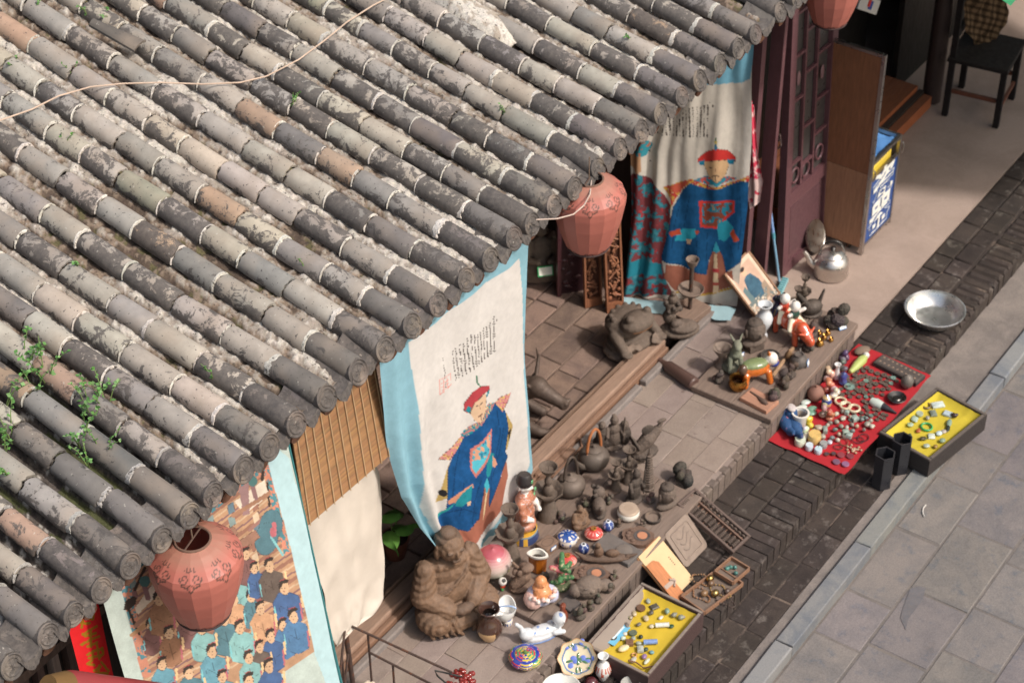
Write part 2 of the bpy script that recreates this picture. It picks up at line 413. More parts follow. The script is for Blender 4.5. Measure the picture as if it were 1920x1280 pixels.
# ================================================================== roofs
EAVE = 4.21
def zroof(y, left=False):
    d = y-EAVE
    return (2.25+.245*d+.008*d*d) if left else (2.25+.17*d+.02*d*d)
def RP(u, v, off=0.0, left=False):              # photo pixel on the roof surface raised by off
    d = ray(u, v); t = 6.0
    for i in range(50):
        p = CAM+d*t; t += (p[2]-zroof(p[1], left)-off)/(-d[2])*.9
    return CAM+d*t
def tile_mat():
    m, t, b = nodes('roof_tile'); co = coords(t); oi = t.nodes.new('ShaderNodeObjectInfo'); tc = t.nodes.new('ShaderNodeTexCoord')
    base = mix(t, 1.0, oi.outputs['Color'], ramp(t, ntex(t, co, 16, 4, .6), [(.3, .84), (.7, 1.14)]), 'MULTIPLY')
    base = mix(t, ramp(t, ntex(t, co, 6, 2, .5), [(.45, 0.0), (.7, .45)]), base, c8(150, 134, 118))
    sx = t.nodes.new('ShaderNodeSeparateXYZ'); t.links.new(tc.outputs['Object'], sx.inputs[0])
    big = math_(t, 'ADD', ntex(t, co, 15, 10, .74, .5), math_(t, 'MULTIPLY', math_(t, 'ADD', sx.outputs[2], -.045), -2.6))  # dark blotches grow denser towards the low flanks, by local height
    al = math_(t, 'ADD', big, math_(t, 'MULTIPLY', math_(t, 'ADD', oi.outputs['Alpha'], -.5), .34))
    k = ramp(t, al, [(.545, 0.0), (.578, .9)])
    blotch = mix(t, ramp(t, ntex(t, co, 40, 4, .7), [(.35, 0.0), (.7, 1.0)]), c8(72, 68, 66), c8(102, 95, 90))
    c = mix(t, k, base, blotch)
    sp = ramp(t, ntex(t, co, 75, 3, .5), [(.66, 0.0), (.70, .9)]); c = mix(t, sp, c, c8(70, 66, 64))
    wp = ramp(t, ntex(t, co, 48, 3, .5), [(.70, 0.0), (.74, .45)]); c = mix(t, wp, c, c8(190, 184, 172))
    t.links.new(c, b.inputs['Base Color']); b.inputs['Roughness'].default_value = .78; b.inputs['Specular IOR Level'].default_value = .35
    hg = math_(t, 'ADD', math_(t, 'MULTIPLY', k, .5), math_(t, 'MULTIPLY', ntex(t, co, 90, 6, .7), .8))
    bump(t, b, hg, .35, .003); return m
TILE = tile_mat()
def rubble_mat():
    m, t, b = nodes('roof_mortar'); co = coords(t)
    c = mix(t, 1.0, attr(t), ramp(t, ntex(t, co, 120, 5, .75), [(.3, .62), (.7, 1.25)]), 'MULTIPLY')
    c = mix(t, ramp(t, ntex(t, co, 45, 3, .6), [(.60, 0.0), (.66, .8)]), c, c8(66, 60, 55))
    t.links.new(c, b.inputs['Base Color']); b.inputs['Roughness'].default_value = .95; b.inputs['Specular IOR Level'].default_value = .2
    bump(t, b, ntex(t, co, 110, 8, .75), .8, .006); return m
RUB = rubble_mat()

def tile_mesh(L, r0, r1, seed, n=12, th=.012):
    rr = random.Random(seed); b = MB(); vs = []; fs = []
    ys = [-L/2, -L/2+.008, -L*.2, L*.2, L/2-.008, L/2]; bevr = [-.004, 0, 0, 0, 0, -.003]
    ph = [rr.uniform(-.5, .5) for _ in range(3)]
    for k, y in enumerate(ys):
        f = (y+L/2)/L; r = r1+(r0-r1)*f+bevr[k]
        for i in range(n+1):
            a = math.radians(-14+208*i/n); rj = r*(1+.012*math.sin(2*a+ph[0])+.01*math.sin(3*a+ph[1]))
            yy = y+(rr.uniform(-.005, .005) if k in (0, 5) else 0)
            vs.append((rj*math.cos(a), yy, rj*math.sin(a)))
    m = n+1
    for k in range(5):
        for i in range(n): fs.append((k*m+i, k*m+i+1, (k+1)*m+i+1, (k+1)*m+i))
    o = len(vs)                                 # the ends show the thickness of the clay
    for k in (0, 5):
        for i in range(m):
            x, y, z = vs[k*m+i]; s_ = 1-th/r1; vs.append((x*s_, y, z*s_))
    for i in range(n):
        fs.append((i+1, i, o+i, o+i+1)); fs.append((5*m+i, 5*m+i+1, o+m+i+1, o+m+i))
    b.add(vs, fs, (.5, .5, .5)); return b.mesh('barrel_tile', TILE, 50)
TILES = {}
def get_tile(L, r):
    key = (round(L/.02), round(r/.003), random.randrange(2))
    if key not in TILES: TILES[key] = tile_mesh(key[0]*.02-.002, r*.955, r*1.015, hash(key) & 999)
    return TILES[key], key[0]*.02
def disc_mesh(r, seed):
    b = MB(); n = 40; rr = random.Random(seed); vs = [(0, -.004, 0)]; fs = []; R = 12
    pet = rr.choice([5, 7, 9]); ph = rr.uniform(0, 6)
    for j in range(1, R+1):
        q = j/R
        for i in range(n):
            a = 2*PI*i/n
            hgt = .004 if q > .86 else (-.003 if q > .74 else (.002 if q > .66 else -.002+.0045*max(0, math.sin(pet*a+ph+5*q))*math.sin(q*9)))
            if j == R: hgt = 0.0
            vs.append((r*q*math.cos(a), -.006-hgt, r*q*math.sin(a)))
    for i in range(n):
        k = (i+1) % n; fs.append((0, 1+i, 1+k))
        for j in range(R-1): fs.append((1+j*n+i, 1+(j+1)*n+i, 1+(j+1)*n+k, 1+j*n+k))
    o = len(vs)
    for i in range(n): a = 2*PI*i/n; vs.append((r*.97*math.cos(a), .036, r*.97*math.sin(a)))
    for i in range(n):
        k = (i+1) % n; fs.append((1+(R-1)*n+i, o+i, o+k, 1+(R-1)*n+k))
    b.add(vs, fs, (.5, .5, .5)); return b.mesh('eave_disc', TILE, 35)
DISCS = [disc_mesh(.063, s) for s in (3, 4, 5)]
def drip_mesh(seed, w=.052, hh=.052):
    rr = random.Random(seed); b = MB(); vs = []; fs = []; n = 18
    # a curved apron hanging from the gutter end, lobed at the rim
    for k in range(6):
        q = k/5
        for i in range(n+1):
            s_ = -1+2*i/n; lob = .9+.1*abs(math.cos(s_*PI*1.5))
            depth = (1-s_*s_*.75)*hh*lob
            z = -.035*(1-s_*s_)-q*depth*.85+.012; rid = .004*math.cos(s_*16)*(q*(1.2-q))*2
            vs.append((s_*w*(1-.10*q), -.01-.012*q-rid+rr.uniform(-.001, .001), z))
    m = n+1
    for k in range(5):
        for i in range(n): fs.append((k*m+i, (k+1)*m+i, (k+1)*m+i+1, k*m+i+1))
    o = len(vs); vs += [(x, y+.012, z) for x, y, z in vs]
    fs += [tuple(o+i for i in reversed(f)) for f in fs]
    for i in range(n): fs.append((5*m+i, o+5*m+i, o+5*m+i+1, 5*m+i+1))
    # channel running back under the bed
    vs2 = []
    for k, y in enumerate((-.01, .16)):
        for i in range(n+1): s_ = -1+2*i/n; vs2.append((s_*w, y, -.035*(1-s_*s_)+.012+y*.2))
    o = len(vs); vs += vs2; fs += [(o+i, o+i+1, o+m+i+1, o+m+i) for i in range(n)]
    b.add(vs, fs, (.5, .5, .5)); return b.mesh('drip_tile', TILE, 35)
DRIPS = [drip_mesh(s) for s in (1, 2, 3)]

PALETTE = [(c8(160, 152, 142), 36), (c8(148, 142, 134), 28), (c8(130, 125, 120), 14), (c8(110, 105, 101), 8), (c8(168, 158, 143), 12),
           (c8(160, 134, 114), 5), (c8(150, 114, 96), 2), (c8(140, 138, 120), 2)]
def tcolor():
    k = rnd(0, sum(p[1] for p in PALETTE))
    for c, wgt in PALETTE:
        k -= wgt
        if k <= 0: break
    return jit(c, .12)
ROWS_L = [2.70, 2.86, 3.03, 3.16, 3.30, 3.46, 3.62, 3.77, 3.91]
ROWS_M = [4.085, 4.235, 4.40, 4.585, 4.79, 4.97, 5.15, 5.34, 5.53, 5.715, 5.89, 6.04, 6.21, 6.38, 6.585, 6.765, 6.95, 7.12, 7.32, 7.49, 7.69, 7.865, 8.04, 8.30, 8.48, 8.66]
def visible(x, y, z):
    q = np.array([x, y, z])-CAM; d = q@_F; u = 960+FPX*(q@_R)/d; v = 640-FPX*(q@_U)/d
    return -120 < u < 2040 and -120 < v < 1400
ringb = {}
def roof(root, rows, left, ymax=7.2):
    mort = MB(); bed = MB(); bed.pc = []; ends = []
    count = 0; rest = MB()
    for ri, x in enumerate(rows):
        r = (.049 if left else .0535)+rnd(-.002, .002); y = EAVE; first = True; xo = 0
        while y < ymax:
            L = rnd(.195, .265) if not first else rnd(.21, .25)
            me, L = get_tile(L, r); yc = y+L/2; z = zroof(yc, left); sl = math.atan((zroof(yc+.05, left)-zroof(yc-.05, left))/.1)
            xo = xo*.5+rnd(-.006, .006)
            if visible(x, yc, z):
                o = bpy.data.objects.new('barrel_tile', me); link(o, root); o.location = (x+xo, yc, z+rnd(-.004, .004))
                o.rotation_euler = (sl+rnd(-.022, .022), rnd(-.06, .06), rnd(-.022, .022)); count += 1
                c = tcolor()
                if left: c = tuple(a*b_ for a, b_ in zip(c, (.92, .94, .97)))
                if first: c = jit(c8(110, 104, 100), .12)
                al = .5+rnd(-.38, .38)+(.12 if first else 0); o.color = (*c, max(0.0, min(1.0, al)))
                if first:
                    d = bpy.data.objects.new('eave_disc', random.choice(DISCS)); link(d, o); d.location = (0, -L/2-.024, -.002); d.rotation_mode = 'YXZ'; d.rotation_euler = (-.50+rnd(-.08, .08), rnd(0, 6), 0)
                    d.scale = (r/.0605,)*3; d.color = (*jit(c8(104, 96, 90), .14), .5)
            # mortar ring in the joint above this tile
            yj = y+L
            thick = rnd(.0015, .0045) if rnd(0, 1) < .82 else rnd(.008, .022)
            if left and rnd(0, 1) < .5: thick *= 1.8
            if not left and first: thick = rnd(.006, .036)
            a0 = rnd(-.1, 1.4) if rnd(0, 1) < .6 else -.1
            n = 22; vs = []; fs = []
            zj = zroof(yj, left)
            for i in range(n+1):
                a = a0+(PI+.1-a0)*i/n
                for (q, dy) in ((-.012, -1), (.0004, -.8), (.0012, .8), (-.012, 1)):
                    k = noise.noise(Vector((x*9+i*.35, yj*7, dy))); k2 = noise.noise(Vector((x*5, yj*9+i*.5, dy*2)))
                    rr = r+q+.0022*k; vs.append((x+xo+rr*math.cos(a), yj+dy*thick*.5*(1+.9*k2)-.002, zj+rr*math.sin(a)))
            for i in range(n):
                for q in range(3): fs.append((i*4+q, i*4+q+1, i*4+q+5, i*4+q+4))
            if visible(x, yj, zj) and (first or rnd(0, 1) > .28): mort.add(vs, fs, jit(c8(208, 202, 192) if not left else c8(176, 172, 166), .1))
            y += L+.003; first = False
    o = mort.build('mortar_joint', RUB, root, ang=60); o['kind'] = 'stuff'
    # bedding between the rows: crumbling mortar banks and an earthy channel
    xs = list(rows)
    if not left: xs = [3.915]+xs
    for i in range(len(xs)-1):
        x0, x1 = xs[i], xs[i+1]; W = 17; ny = int((ymax-EAVE+.02)/.0095); vs = []; cs = []
        big = rnd(0, 1)
        for j in range(ny):
            y = EAVE+.02+j*.0095; zc = zroof(y, left)
            for k in range(W):
                s_ = -1+2*k/(W-1); x = x0+(x1-x0)*(k/(W-1))
                nz = noise.fractal(Vector((x*34, y*30, i*3.1)), 1.0, 2.0, 4); n2 = noise.noise(Vector((x*6+i*7, y*4.5, 2.0))); n3 = noise.noise(Vector((x*16, y*13, i*5.0)))
                e = abs(s_)
                if left:
                    z = zc-.062+.042*max(0, (e-.35)/.65)+.004*nz; c = c8(96, 88, 82); m_ = .5*n3+.3*n2
                    if e < .5 and n2 > .12: c = c8(84, 86, 58)
                    elif nz > .30: c = c8(176, 170, 162)
                    elif nz < -.25: c = c8(72, 66, 62)
                else:
                    chan = max(0, 1-abs(s_+.22)/.30)*(.35+.65*min(1, max(0, .6-n2*2.2)))
                    z = zc-.020-.026*chan+.016*n2+.012*nz+.006*n3+(.012 if e > .8 else 0)
                    n4 = noise.noise(Vector((i*3.7, y*1.7, 5.5))); q = .60-chan*.85+nz*.55+n3*.35+n2*.5+n4*.7; z -= .012*max(0, -n4)
                    if q > .82: c = c8(196, 188, 177)
                    elif q > .46: c = c8(158, 148, 137)
                    elif q > .22: c = c8(134, 118, 103)
                    elif n3 > .12: c = c8(98, 92, 66)
                    else: c = c8(92, 79, 69)
                if y > EAVE+.25 or True:
                    vs.append((x, y, z)); cs.append(jit(c, .08))
        fs = [(j*W+k, j*W+k+1, (j+1)*W+k+1, (j+1)*W+k) for j in range(ny-1) for k in range(W-1)]
        bed.add(vs, fs, (1, 1, 1)); bed.pc += cs
        xm = (x0+x1)/2
        d = bpy.data.objects.new('drip_tile', random.choice(DRIPS)); link(d, root); d.location = (xm+rnd(-.008, .008), EAVE-.012+rnd(-.01, .01), zroof(EAVE, left)-.012)
        d.rotation_euler = (rnd(-.1, .1), rnd(-.05, .05), rnd(-.06, .06)); d.scale = ((x1-x0)/.18*1.08, 1, 1); d.color = (*jit(c8(104, 98, 94), .12), .45)
    o = bed.build('bedding', RUB, root, ang=80); o['kind'] = 'stuff'
    print('tiles', count)
    # boarding and rafters beneath
    xs = list(rows); x0, x1 = xs[0]-.1, xs[-1]+.1
    dk = MB(); ny = 12
    for k in range(ny):
        ya, yb = EAVE+.05+(ymax-EAVE-.05)*k/ny, EAVE+.05+(ymax-EAVE-.05)*(k+1)/ny
        za, zb = zroof(ya, left)-.085, zroof(yb, left)-.085
        dk.add([(x0, ya, za), (x1, ya, za), (x1, yb, zb), (x0, yb, zb), (x0, ya, za-.03), (x1, ya, za-.03), (x1, yb, zb-.03), (x0, yb, zb-.03)],
               [(0, 1, 2, 3), (7, 6, 5, 4), (0, 4, 5, 1), (2, 6, 7, 3), (1, 5, 6, 2), (3, 7, 4, 0)], c8(92, 70, 56))
    dk.build('roof_boarding', WOODY, root, ang=20)
    x = x0+.05; k = 0
    while x < x1:
        q = MB(); q.tube([(0, 0, 0), (0, 1.3, zroof(EAVE+1.34, left)-zroof(EAVE+.04, left))], .034, jit(c8(98, 66, 50), .15), 10)
        q.build('rafter', WOODY, root, (x, EAVE+.035, zroof(EAVE+.04, left)-.148)); x += .21; k += 1
main = thing('shop_house', 'long grey barrel-tiled shop house with banners hung under its eave', 'house', (0, 0, 0))
near = thing('neighbour_house', 'house with weed-grown tile rows at the lower left corner', 'house', (0, 0, 0))
roof(main, ROWS_M, False)
roof(near, ROWS_L, True)
# walls and posts under the roofs
DK = c8(58, 44, 38); RED = c8(84, 56, 58)
def wallbox(root, name, x0, x1, y0, y1, z0, z1, col, mat=WOODZ):
    b = MB(); b.box(((x0+x1)/2, (y0+y1)/2, (z0+z1)/2), ((x1-x0)/2, (y1-y0)/2, (z1-z0)/2), col); return b.build(name, mat, root, ang=20)
wallbox(main, 'back_wall', 4.05, 8.70, 5.90, 5.98, .0, 2.5, DK)
wallbox(main, 'party_wall', 8.61, 8.69, 4.62, 5.90, -.12, 2.32, c8(70, 56, 50))
wallbox(main, 'lintel', 4.05, 8.69, 4.75, 4.83, 1.98, 2.24, c8(88, 60, 52), WOOD)
for x in (4.62, 8.55): 
    b = MB(); b.lathe([(.055, 0), (.052, 1.0), (.05, 2.2)], RED, 16); b.build('post', PAINTW, main, (x, 4.79, .02))
wallbox(main, 'front_board', 4.66, 5.3, 4.83, 4.86, .02, 1.9, c8(48, 38, 34))
wallbox(near, 'side_wall', 4.0, 4.04, 4.75, 5.8, 0, 2.22, DK)
wallbox(near, 'front_wall', 2.4, 4.0, 4.98, 5.02, 0, 2.3, c8(36, 30, 28))
for i in range(15):
    x = 2.46+i*.085; wallbox(near, 'slat', x, x+.036, 4.93, 4.975, .0, 2.25, jit(c8(126, 112, 104) if i % 3 == 1 else c8(74, 58, 52), .12))
for zz in (.25, 1.2, 2.1): wallbox(near, 'rail', 2.4, 4.0, 4.915, 4.929, zz, zz+.05, c8(90, 74, 66))
# ================================================================== printed hangings
def pip(px, poly):
    x, y = px[:, 0], px[:, 1]; ins = np.zeros(len(px), bool); n = len(poly)
    for i in range(n):
        x0, y0 = poly[i]; x1, y1 = poly[(i+1) % n]
        if y0 == y1: continue
        c = ((y0 > y) != (y1 > y)) & (x < (x1-x0)*(y-y0)/(y1-y0)+x0); ins ^= c
    return ins
_rg = np.random.RandomState(5).rand(64, 64)
def vnoise(x, y):
    xi = np.floor(x).astype(int); yi = np.floor(y).astype(int); fx = x-xi; fy = y-yi
    fx = fx*fx*(3-2*fx); fy = fy*fy*(3-2*fy); g = lambda a, b: _rg[a % 64, b % 64]
    return (g(xi, yi)*(1-fx)+g(xi+1, yi)*fx)*(1-fy)+(g(xi, yi+1)*(1-fx)+g(xi+1, yi+1)*fx)*fy
def ellipse(cx, cy, rx, ry, rot=0, n=18):
    o = []
    for i in range(n):
        a = 2*PI*i/n; x, y = rx*math.cos(a), ry*math.sin(a); o.append((cx+x*math.cos(rot)-y*math.sin(rot), cy+x*math.sin(rot)+y*math.cos(rot)))
    return o
class Art:
    """a print: polygons in the coordinates in which the cloth was traced"""
    def __init__(s, px, base): s.px = px; s.c = np.tile(np.array(base), (len(px), 1))
    def poly(s, pts, col, edge=None, ew=2.0):
        k = pip(s.px, pts)
        if edge is not None: s.line(pts+[pts[0]], ew, edge)
        s.c[k] = col; return k
    def line(s, pts, w, col):
        for (a, b_) in zip(pts, pts[1:]):
            a = np.array(a, float); d = np.array(b_, float)-a; t = np.clip(((s.px-a)@d)/max(d@d, 1e-6), 0, 1)
            k = np.linalg.norm(s.px-a-t[:, None]*d, axis=1) < w; s.c[k] = col
    def pattern(s, mask, sc, cols, thr=(.5, .7), seed=0):
        n = vnoise(s.px[:, 0]*sc+seed*7.3, s.px[:, 1]*sc+seed*3.1)*.65+vnoise(s.px[:, 0]*sc*2.3+9, s.px[:, 1]*sc*2.3)*.35
        for t_, c in zip(thr, cols): k = mask & (n > t_); s.c[k] = c
    def wash(s, mask, sc, a):
        n = vnoise(s.px[:, 0]*sc, s.px[:, 1]*sc)*.6+vnoise(s.px[:, 0]*sc*2.7, s.px[:, 1]*sc*2.7)*.4; s.c[mask] *= (1+a*(n[mask]-.5)*2)[:, None]

def cloth_grid(rows, W, H, world, fold):
    """rows: [(t, (uL,vL), (uR,vR))] in photo pixels; world(u,v,t)->point; returns MB and traced pixel of every vertex"""
    ts = [r[0] for r in rows]; L = np.array([r[1] for r in rows], float); R = np.array([r[2] for r in rows], float)
    b = MB(); vs = []; px = []
    for j in range(H):
        t = j/(H-1)
        l = np.array([np.interp(t, ts, L[:, k]) for k in (0, 1)]); r = np.array([np.interp(t, ts, R[:, k]) for k in (0, 1)])
        pl, pr_ = world(l[0], l[1], t), world(r[0], r[1], t)
        for i in range(W):
            s_ = i/(W-1); uv = l+(r-l)*s_; p = pl+(pr_-pl)*s_
            p = p+np.array(fold(s_, t)); vs.append(tuple(p)); px.append(uv)
    fs = [(j*W+i, (j+1)*W+i, (j+1)*W+i+1, j*W+i+1) for j in range(H-1) for i in range(W-1)]
    b.add(vs, fs, (1, 1, 1)); return b, np.array(px)
def zt(px, x0, y0, s_): return (px-np.array([x0, y0]))*s_
SKY_ = c8(136, 178, 192); OFFW = c8(208, 203, 198); BLUE = c8(28, 78, 128); TEAL = c8(38, 130, 142); SKIN = c8(208, 176, 146); BRN = c8(158, 100, 82)
DKL = c8(70, 62, 58); PINK = c8(196, 130, 128); HATR = c8(170, 66, 72); GOLD = c8(176, 150, 92)
def fld(seed, amp, fx=9):
    def f(s_, t):
        a = noise.noise(Vector((s_*fx+seed, t*2.2, seed))); q = noise.noise(Vector((s_*3+seed, t*4, 9.1))); d = noise.noise(Vector((s_*5+t*6, t*3-s_*4, seed+4)))
        return (0.0, amp*(a*.9+q*.7+d*.5), 0.0)
    return f
def text_cols(A, cols, step=9, w=3.0, col=DKL):
    rr = random.Random(3)
    for (x0, y0, x1, y1) in cols:
        n = max(1, int(abs(y1-y0)/step))
        for k in range(n):
            q = (k+.5)/n; x, y = x0+(x1-x0)*q, y0+(y1-y0)*q
            if rr.random() < .06: continue
            A.line([(x-w, y-w*.8), (x+w, y-w)], w*.42, col); A.line([(x-w*.6, y+w*.5), (x+w*.7, y+w*.7)], w*.42, col)
            A.line([(x+rr.uniform(-1, 1), y-w*1.1), (x+rr.uniform(-1.5, 1.5), y+w)], w*.4, col)

# ---- banner with the seated official, hung along the eave
def w2(u, v, t): return PY(u, v, 4.345+.135*t*t)
rows2 = [(0, (706, 622), (1003, 395)), (.06, (711, 655), (992, 440)), (.3, (727, 777), (986, 560)), (.45, (735, 850), (985, 650)), (.62, (748, 930), (991, 770)),
         (.8, (778, 985), (996, 880)), (.92, (806, 1018), (972, 940)), (1, (872, 1062), (944, 984))]
def f2(s_, t):
    base = fld(2.0, .014)(s_, t); g = max(0, 1-s_/.34)*min(1, t*1.6)
    y = base[1]+.035*g*math.sin(s_*46+t*5)+.012*math.sin(s_*11+t*7)*t
    return (0, y, 0)
b, px = cloth_grid(rows2, 170, 270, w2, f2)
Z = zt(px, 700, 460, 2.206); A = Art(Z, SKY_)
A.wash(np.ones(len(Z), bool), .02, .07)
k = A.poly([(137, 410), (600, 55), (612, 200), (622, 400), (632, 640), (640, 900), (600, 1020), (470, 1200), (395, 1300), (330, 1300), (250, 1180), (200, 1090), (172, 800), (165, 620)], OFFW); A.wash(k, .03, .04)
A.poly([(535, 680), (577, 750), (556, 850), (545, 862)], GOLD); A.poly([(305, 900), (283, 980), (262, 1075), (305, 1045)], GOLD); A.poly(ellipse(283, 1030, 15, 14), c8(40, 38, 40)); A.poly([(556, 780), (572, 756), (562, 820)], c8(40, 38, 40))
k = A.poly([(276, 1165), (380, 1180), (432, 1135), (440, 1000), (455, 955), (470, 1010), (482, 1085), (555, 900), (562, 960), (525, 1100), (445, 1205), (385, 1252), (330, 1245), (292, 1200)], BRN); A.wash(k, .04, .1)
k = A.poly([(497, 657), (540, 690), (557, 760), (548, 860), (560, 880), (482, 1085), (470, 1010), (455, 960), (440, 1000), (432, 1135), (380, 1180), (275, 1165), (262, 1140), (300, 1100), (300, 930), (330, 830), (360, 790), (430, 730)], BLUE, c8(24, 40, 62), 1.6); A.wash(k, .03, .3); A.wash(k, .11, .16)
for q in ([(345, 850), (325, 940), (318, 1050)], [(505, 690), (520, 780), (500, 900)], [(430, 970), (405, 1060), (400, 1150)], [(360, 980), (345, 1120)], [(480, 960), (478, 1050)], [(535, 760), (520, 860), (490, 960)], [(300, 1110), (360, 1090), (420, 1110)]): A.line(q, 1.3, c8(18, 48, 84))
A.poly([(452, 965), (462, 1000), (460, 1090), (448, 1180), (445, 1090), (446, 1010)], BRN); A.poly([(447, 1000), (456, 1000), (460, 1110), (452, 1140)], c8(214, 190, 150)); A.poly([(440, 990), (452, 960), (468, 1000), (452, 1030)], c8(70, 170, 190))
A.poly([(302, 1062), (345, 1020), (396, 990), (402, 1000), (350, 1060), (305, 1075)], c8(200, 140, 112)); k = A.poly([(330, 1060), (350, 1028), (396, 992), (388, 1050), (350, 1082), (330, 1082)], TEAL); A.wash(k, .05, .2)
A.poly([(370, 1062), (388, 1055), (385, 1075), (372, 1078)], SKIN); k = A.poly([(262, 1135), (300, 1095), (330, 1065), (318, 1085), (280, 1130)], c8(50, 150, 150))
k = A.poly([(448, 950), (450, 890), (472, 858), (492, 868), (488, 915), (470, 955), (455, 960)], TEAL); A.wash(k, .05, .2); A.poly([(484, 875), (498, 885), (511, 912), (498, 926), (485, 918)], c8(206, 150, 124))
k = A.poly([(390, 850), (480, 762), (472, 862), (410, 965), (391, 930)], c8(196, 120, 110)); k = A.poly([(398, 855), (472, 780), (464, 858), (410, 948), (398, 925)], c8(214, 160, 132)); A.pattern(k, .07, [c8(80, 170, 186), c8(52, 120, 150)], (.5, .68)); A.poly([(398, 900), (455, 870), (410, 948), (398, 925)], c8(90, 186, 204))
k = A.poly([(365, 800), (350, 790), (380, 758), (410, 735), (440, 705), (465, 660), (500, 655), (480, 690), (430, 745), (390, 785)], c8(176, 118, 116)); A.pattern(k, .12, [TEAL, c8(208, 170, 120)], (.48, .7))
k = A.poly([(265, 893), (352, 796), (366, 800), (335, 850), (305, 893)], PINK, DKL, 1.2); A.pattern(k, .14, [c8(208, 176, 110), c8(150, 60, 84)], (.58, .75)); k = A.poly([(497, 657), (520, 635), (567, 613), (552, 650), (530, 692)], PINK, DKL, 1.2); A.pattern(k, .14, [c8(208, 176, 110), c8(150, 60, 84)], (.58, .75))
A.poly([(388, 700), (398, 662), (440, 612), (458, 625), (452, 690), (425, 740), (402, 728)], SKIN, DKL, 1.4); A.line([(425, 664), (436, 655)], 1.6, DKL); A.line([(408, 672), (416, 666)], 1.6, DKL); A.line([(420, 665), (428, 690)], 1.0, c8(150, 110, 90)); A.line([(416, 712), (432, 700)], 1.6, c8(90, 60, 52)); A.line([(424, 700), (430, 730)], 1.2, c8(110, 90, 80))
A.poly([(367, 690), (368, 662), (400, 610), (425, 590), (474, 588), (472, 606), (440, 622), (402, 655), (386, 698), (378, 700)], HATR, DKL, 1.5); A.poly([(372, 694), (386, 698), (392, 676), (380, 668)], TEAL); A.poly([(456, 626), (470, 606), (472, 618), (460, 634)], TEAL)
A.line([(412, 545), (416, 575), (428, 588)], 3.5, c8(60, 110, 84))
text_cols(A, [(325+i*13.6, 447-i*10.3-rj, 340+i*12.5, 575-i*10.5) for i, rj in enumerate([0, 0, 6, 0, 14, 20, 8, 0, 0, 6, 0, 8, 26])], 9.5, 2.7)
text_cols(A, [(276, 470, 287, 598)], 9.5, 2.4); text_cols(A, [(500, 308, 500, 320)], 8, 2.0)
for q in ([(256, 562), (313, 540), (316, 582), (262, 622), (256, 562)], [(264, 578), (305, 562)], [(266, 592), (306, 575)], [(268, 606), (306, 588)], [(275, 560), (278, 612)], [(292, 553), (296, 600)]): A.line(q, 1.3, c8(214, 148, 140))
b.pc = A.c; o = b.build('hanging_banner', PRINT, ang=180)
tag(o, 'white hanging banner with a seated blue-robed official, sky-blue border', 'banner')
t = thing('banner_hem', 'pale wooden slat along the foot of the sky-blue bordered banner', 'slat', (0, 0, 0))
p0, p1 = PY(872, 1064, 4.475), PY(950, 975, 4.475)
b = MB(); b.tube([p0+[0, .012, -.012], p1+[0, .012, -.012]], .016, c8(206, 198, 186), 4); o = b.build('rod', PAPER, t)

# ---- banner with the red-hatted official, hung across the porch end
a3, b3 = P(1180, 550, .03), P(1380, 575, .03)
def w3(u, v, t): return PV(u, v, a3, b3)
rows3 = [(0, (1262, 60), (1416, 40)), (.15, (1215, 170), (1410, 130)), (.4, (1178, 290), (1409, 270)), (.62, (1180, 400), (1402, 390)), (.85, (1172, 500), (1388, 500)), (1, (1168, 552), (1382, 574))]
def f3(s_, t):
    f = fld(5.0, .02)(s_, t)[1]; g = max(0, 1-s_/.4)
    return (f+.03*g*math.sin(s_*38+t*3), f*.2, 0)
b, px = cloth_grid(rows3, 150, 250, w3, f3)
Z = zt(px, 1160, 60, 2.372); A = Art(Z, c8(206, 198, 186)); al = np.ones(len(Z), bool); A.wash(al, .02, .06)
A.poly([(545, 230), (585, 205), (600, 640), (560, 640)], c8(214, 207, 197))
A.poly([(230, 245), (370, 238), (545, 232), (585, 208), (620, -20), (150, -60)], c8(118, 172, 194))
MAR = c8(122, 62, 66)
k = A.poly([(45, 640), (90, 628), (180, 690), (232, 765), (232, 850), (190, 1000), (212, 1100), (245, 1170), (0, 1170), (0, 900)], MAR); A.pattern(k, .045, [c8(54, 116, 130), c8(70, 138, 150)], (.57, .70), 2); A.pattern(k, .08, [c8(170, 62, 66)], (.76,), 5)
k = A.poly([(0, 1010), (190, 1030), (200, 1075), (0, 1090)], c8(44, 128, 146))
k = A.poly([(55, 492), (130, 478), (145, 510), (118, 555), (55, 550)], c8(60, 146, 160)); A.pattern(k, .1, [c8(176, 110, 84)], (.55,))
A.poly([(30, 545), (105, 552), (105, 620), (85, 630), (40, 600)], c8(190, 146, 112))
k = A.poly([(215, 1030), (390, 1082), (405, 1010), (432, 940), (465, 1000), (478, 1070), (505, 1060), (512, 1130), (380, 1168), (250, 1152), (205, 1090)], BRN); A.wash(k, .04, .12)
A.line([(250, 1160), (380, 1172), (500, 1140)], 4, c8(196, 158, 70))
k = A.poly([(330, 662), (290, 700), (245, 780), (228, 870), (190, 1000), (195, 1015), (390, 1082), (400, 1020), (432, 940), (465, 1000), (478, 1068), (562, 1010), (577, 880), (578, 668), (540, 660), (480, 682), (420, 692)], c8(30, 82, 126), c8(24, 40, 62), 1.6); A.wash(k, .03, .28); A.wash(k, .1, .14)
for q in ([(270, 780), (250, 860), (240, 960)], [(320, 720), (300, 820), (290, 870)], [(350, 930), (345, 1040)], [(540, 720), (548, 860), (530, 980)], [(395, 900), (390, 1020)], [(300, 950), (280, 1020)], [(500, 950), (515, 1020)]): A.line(q, 1.3, c8(18, 54, 90))
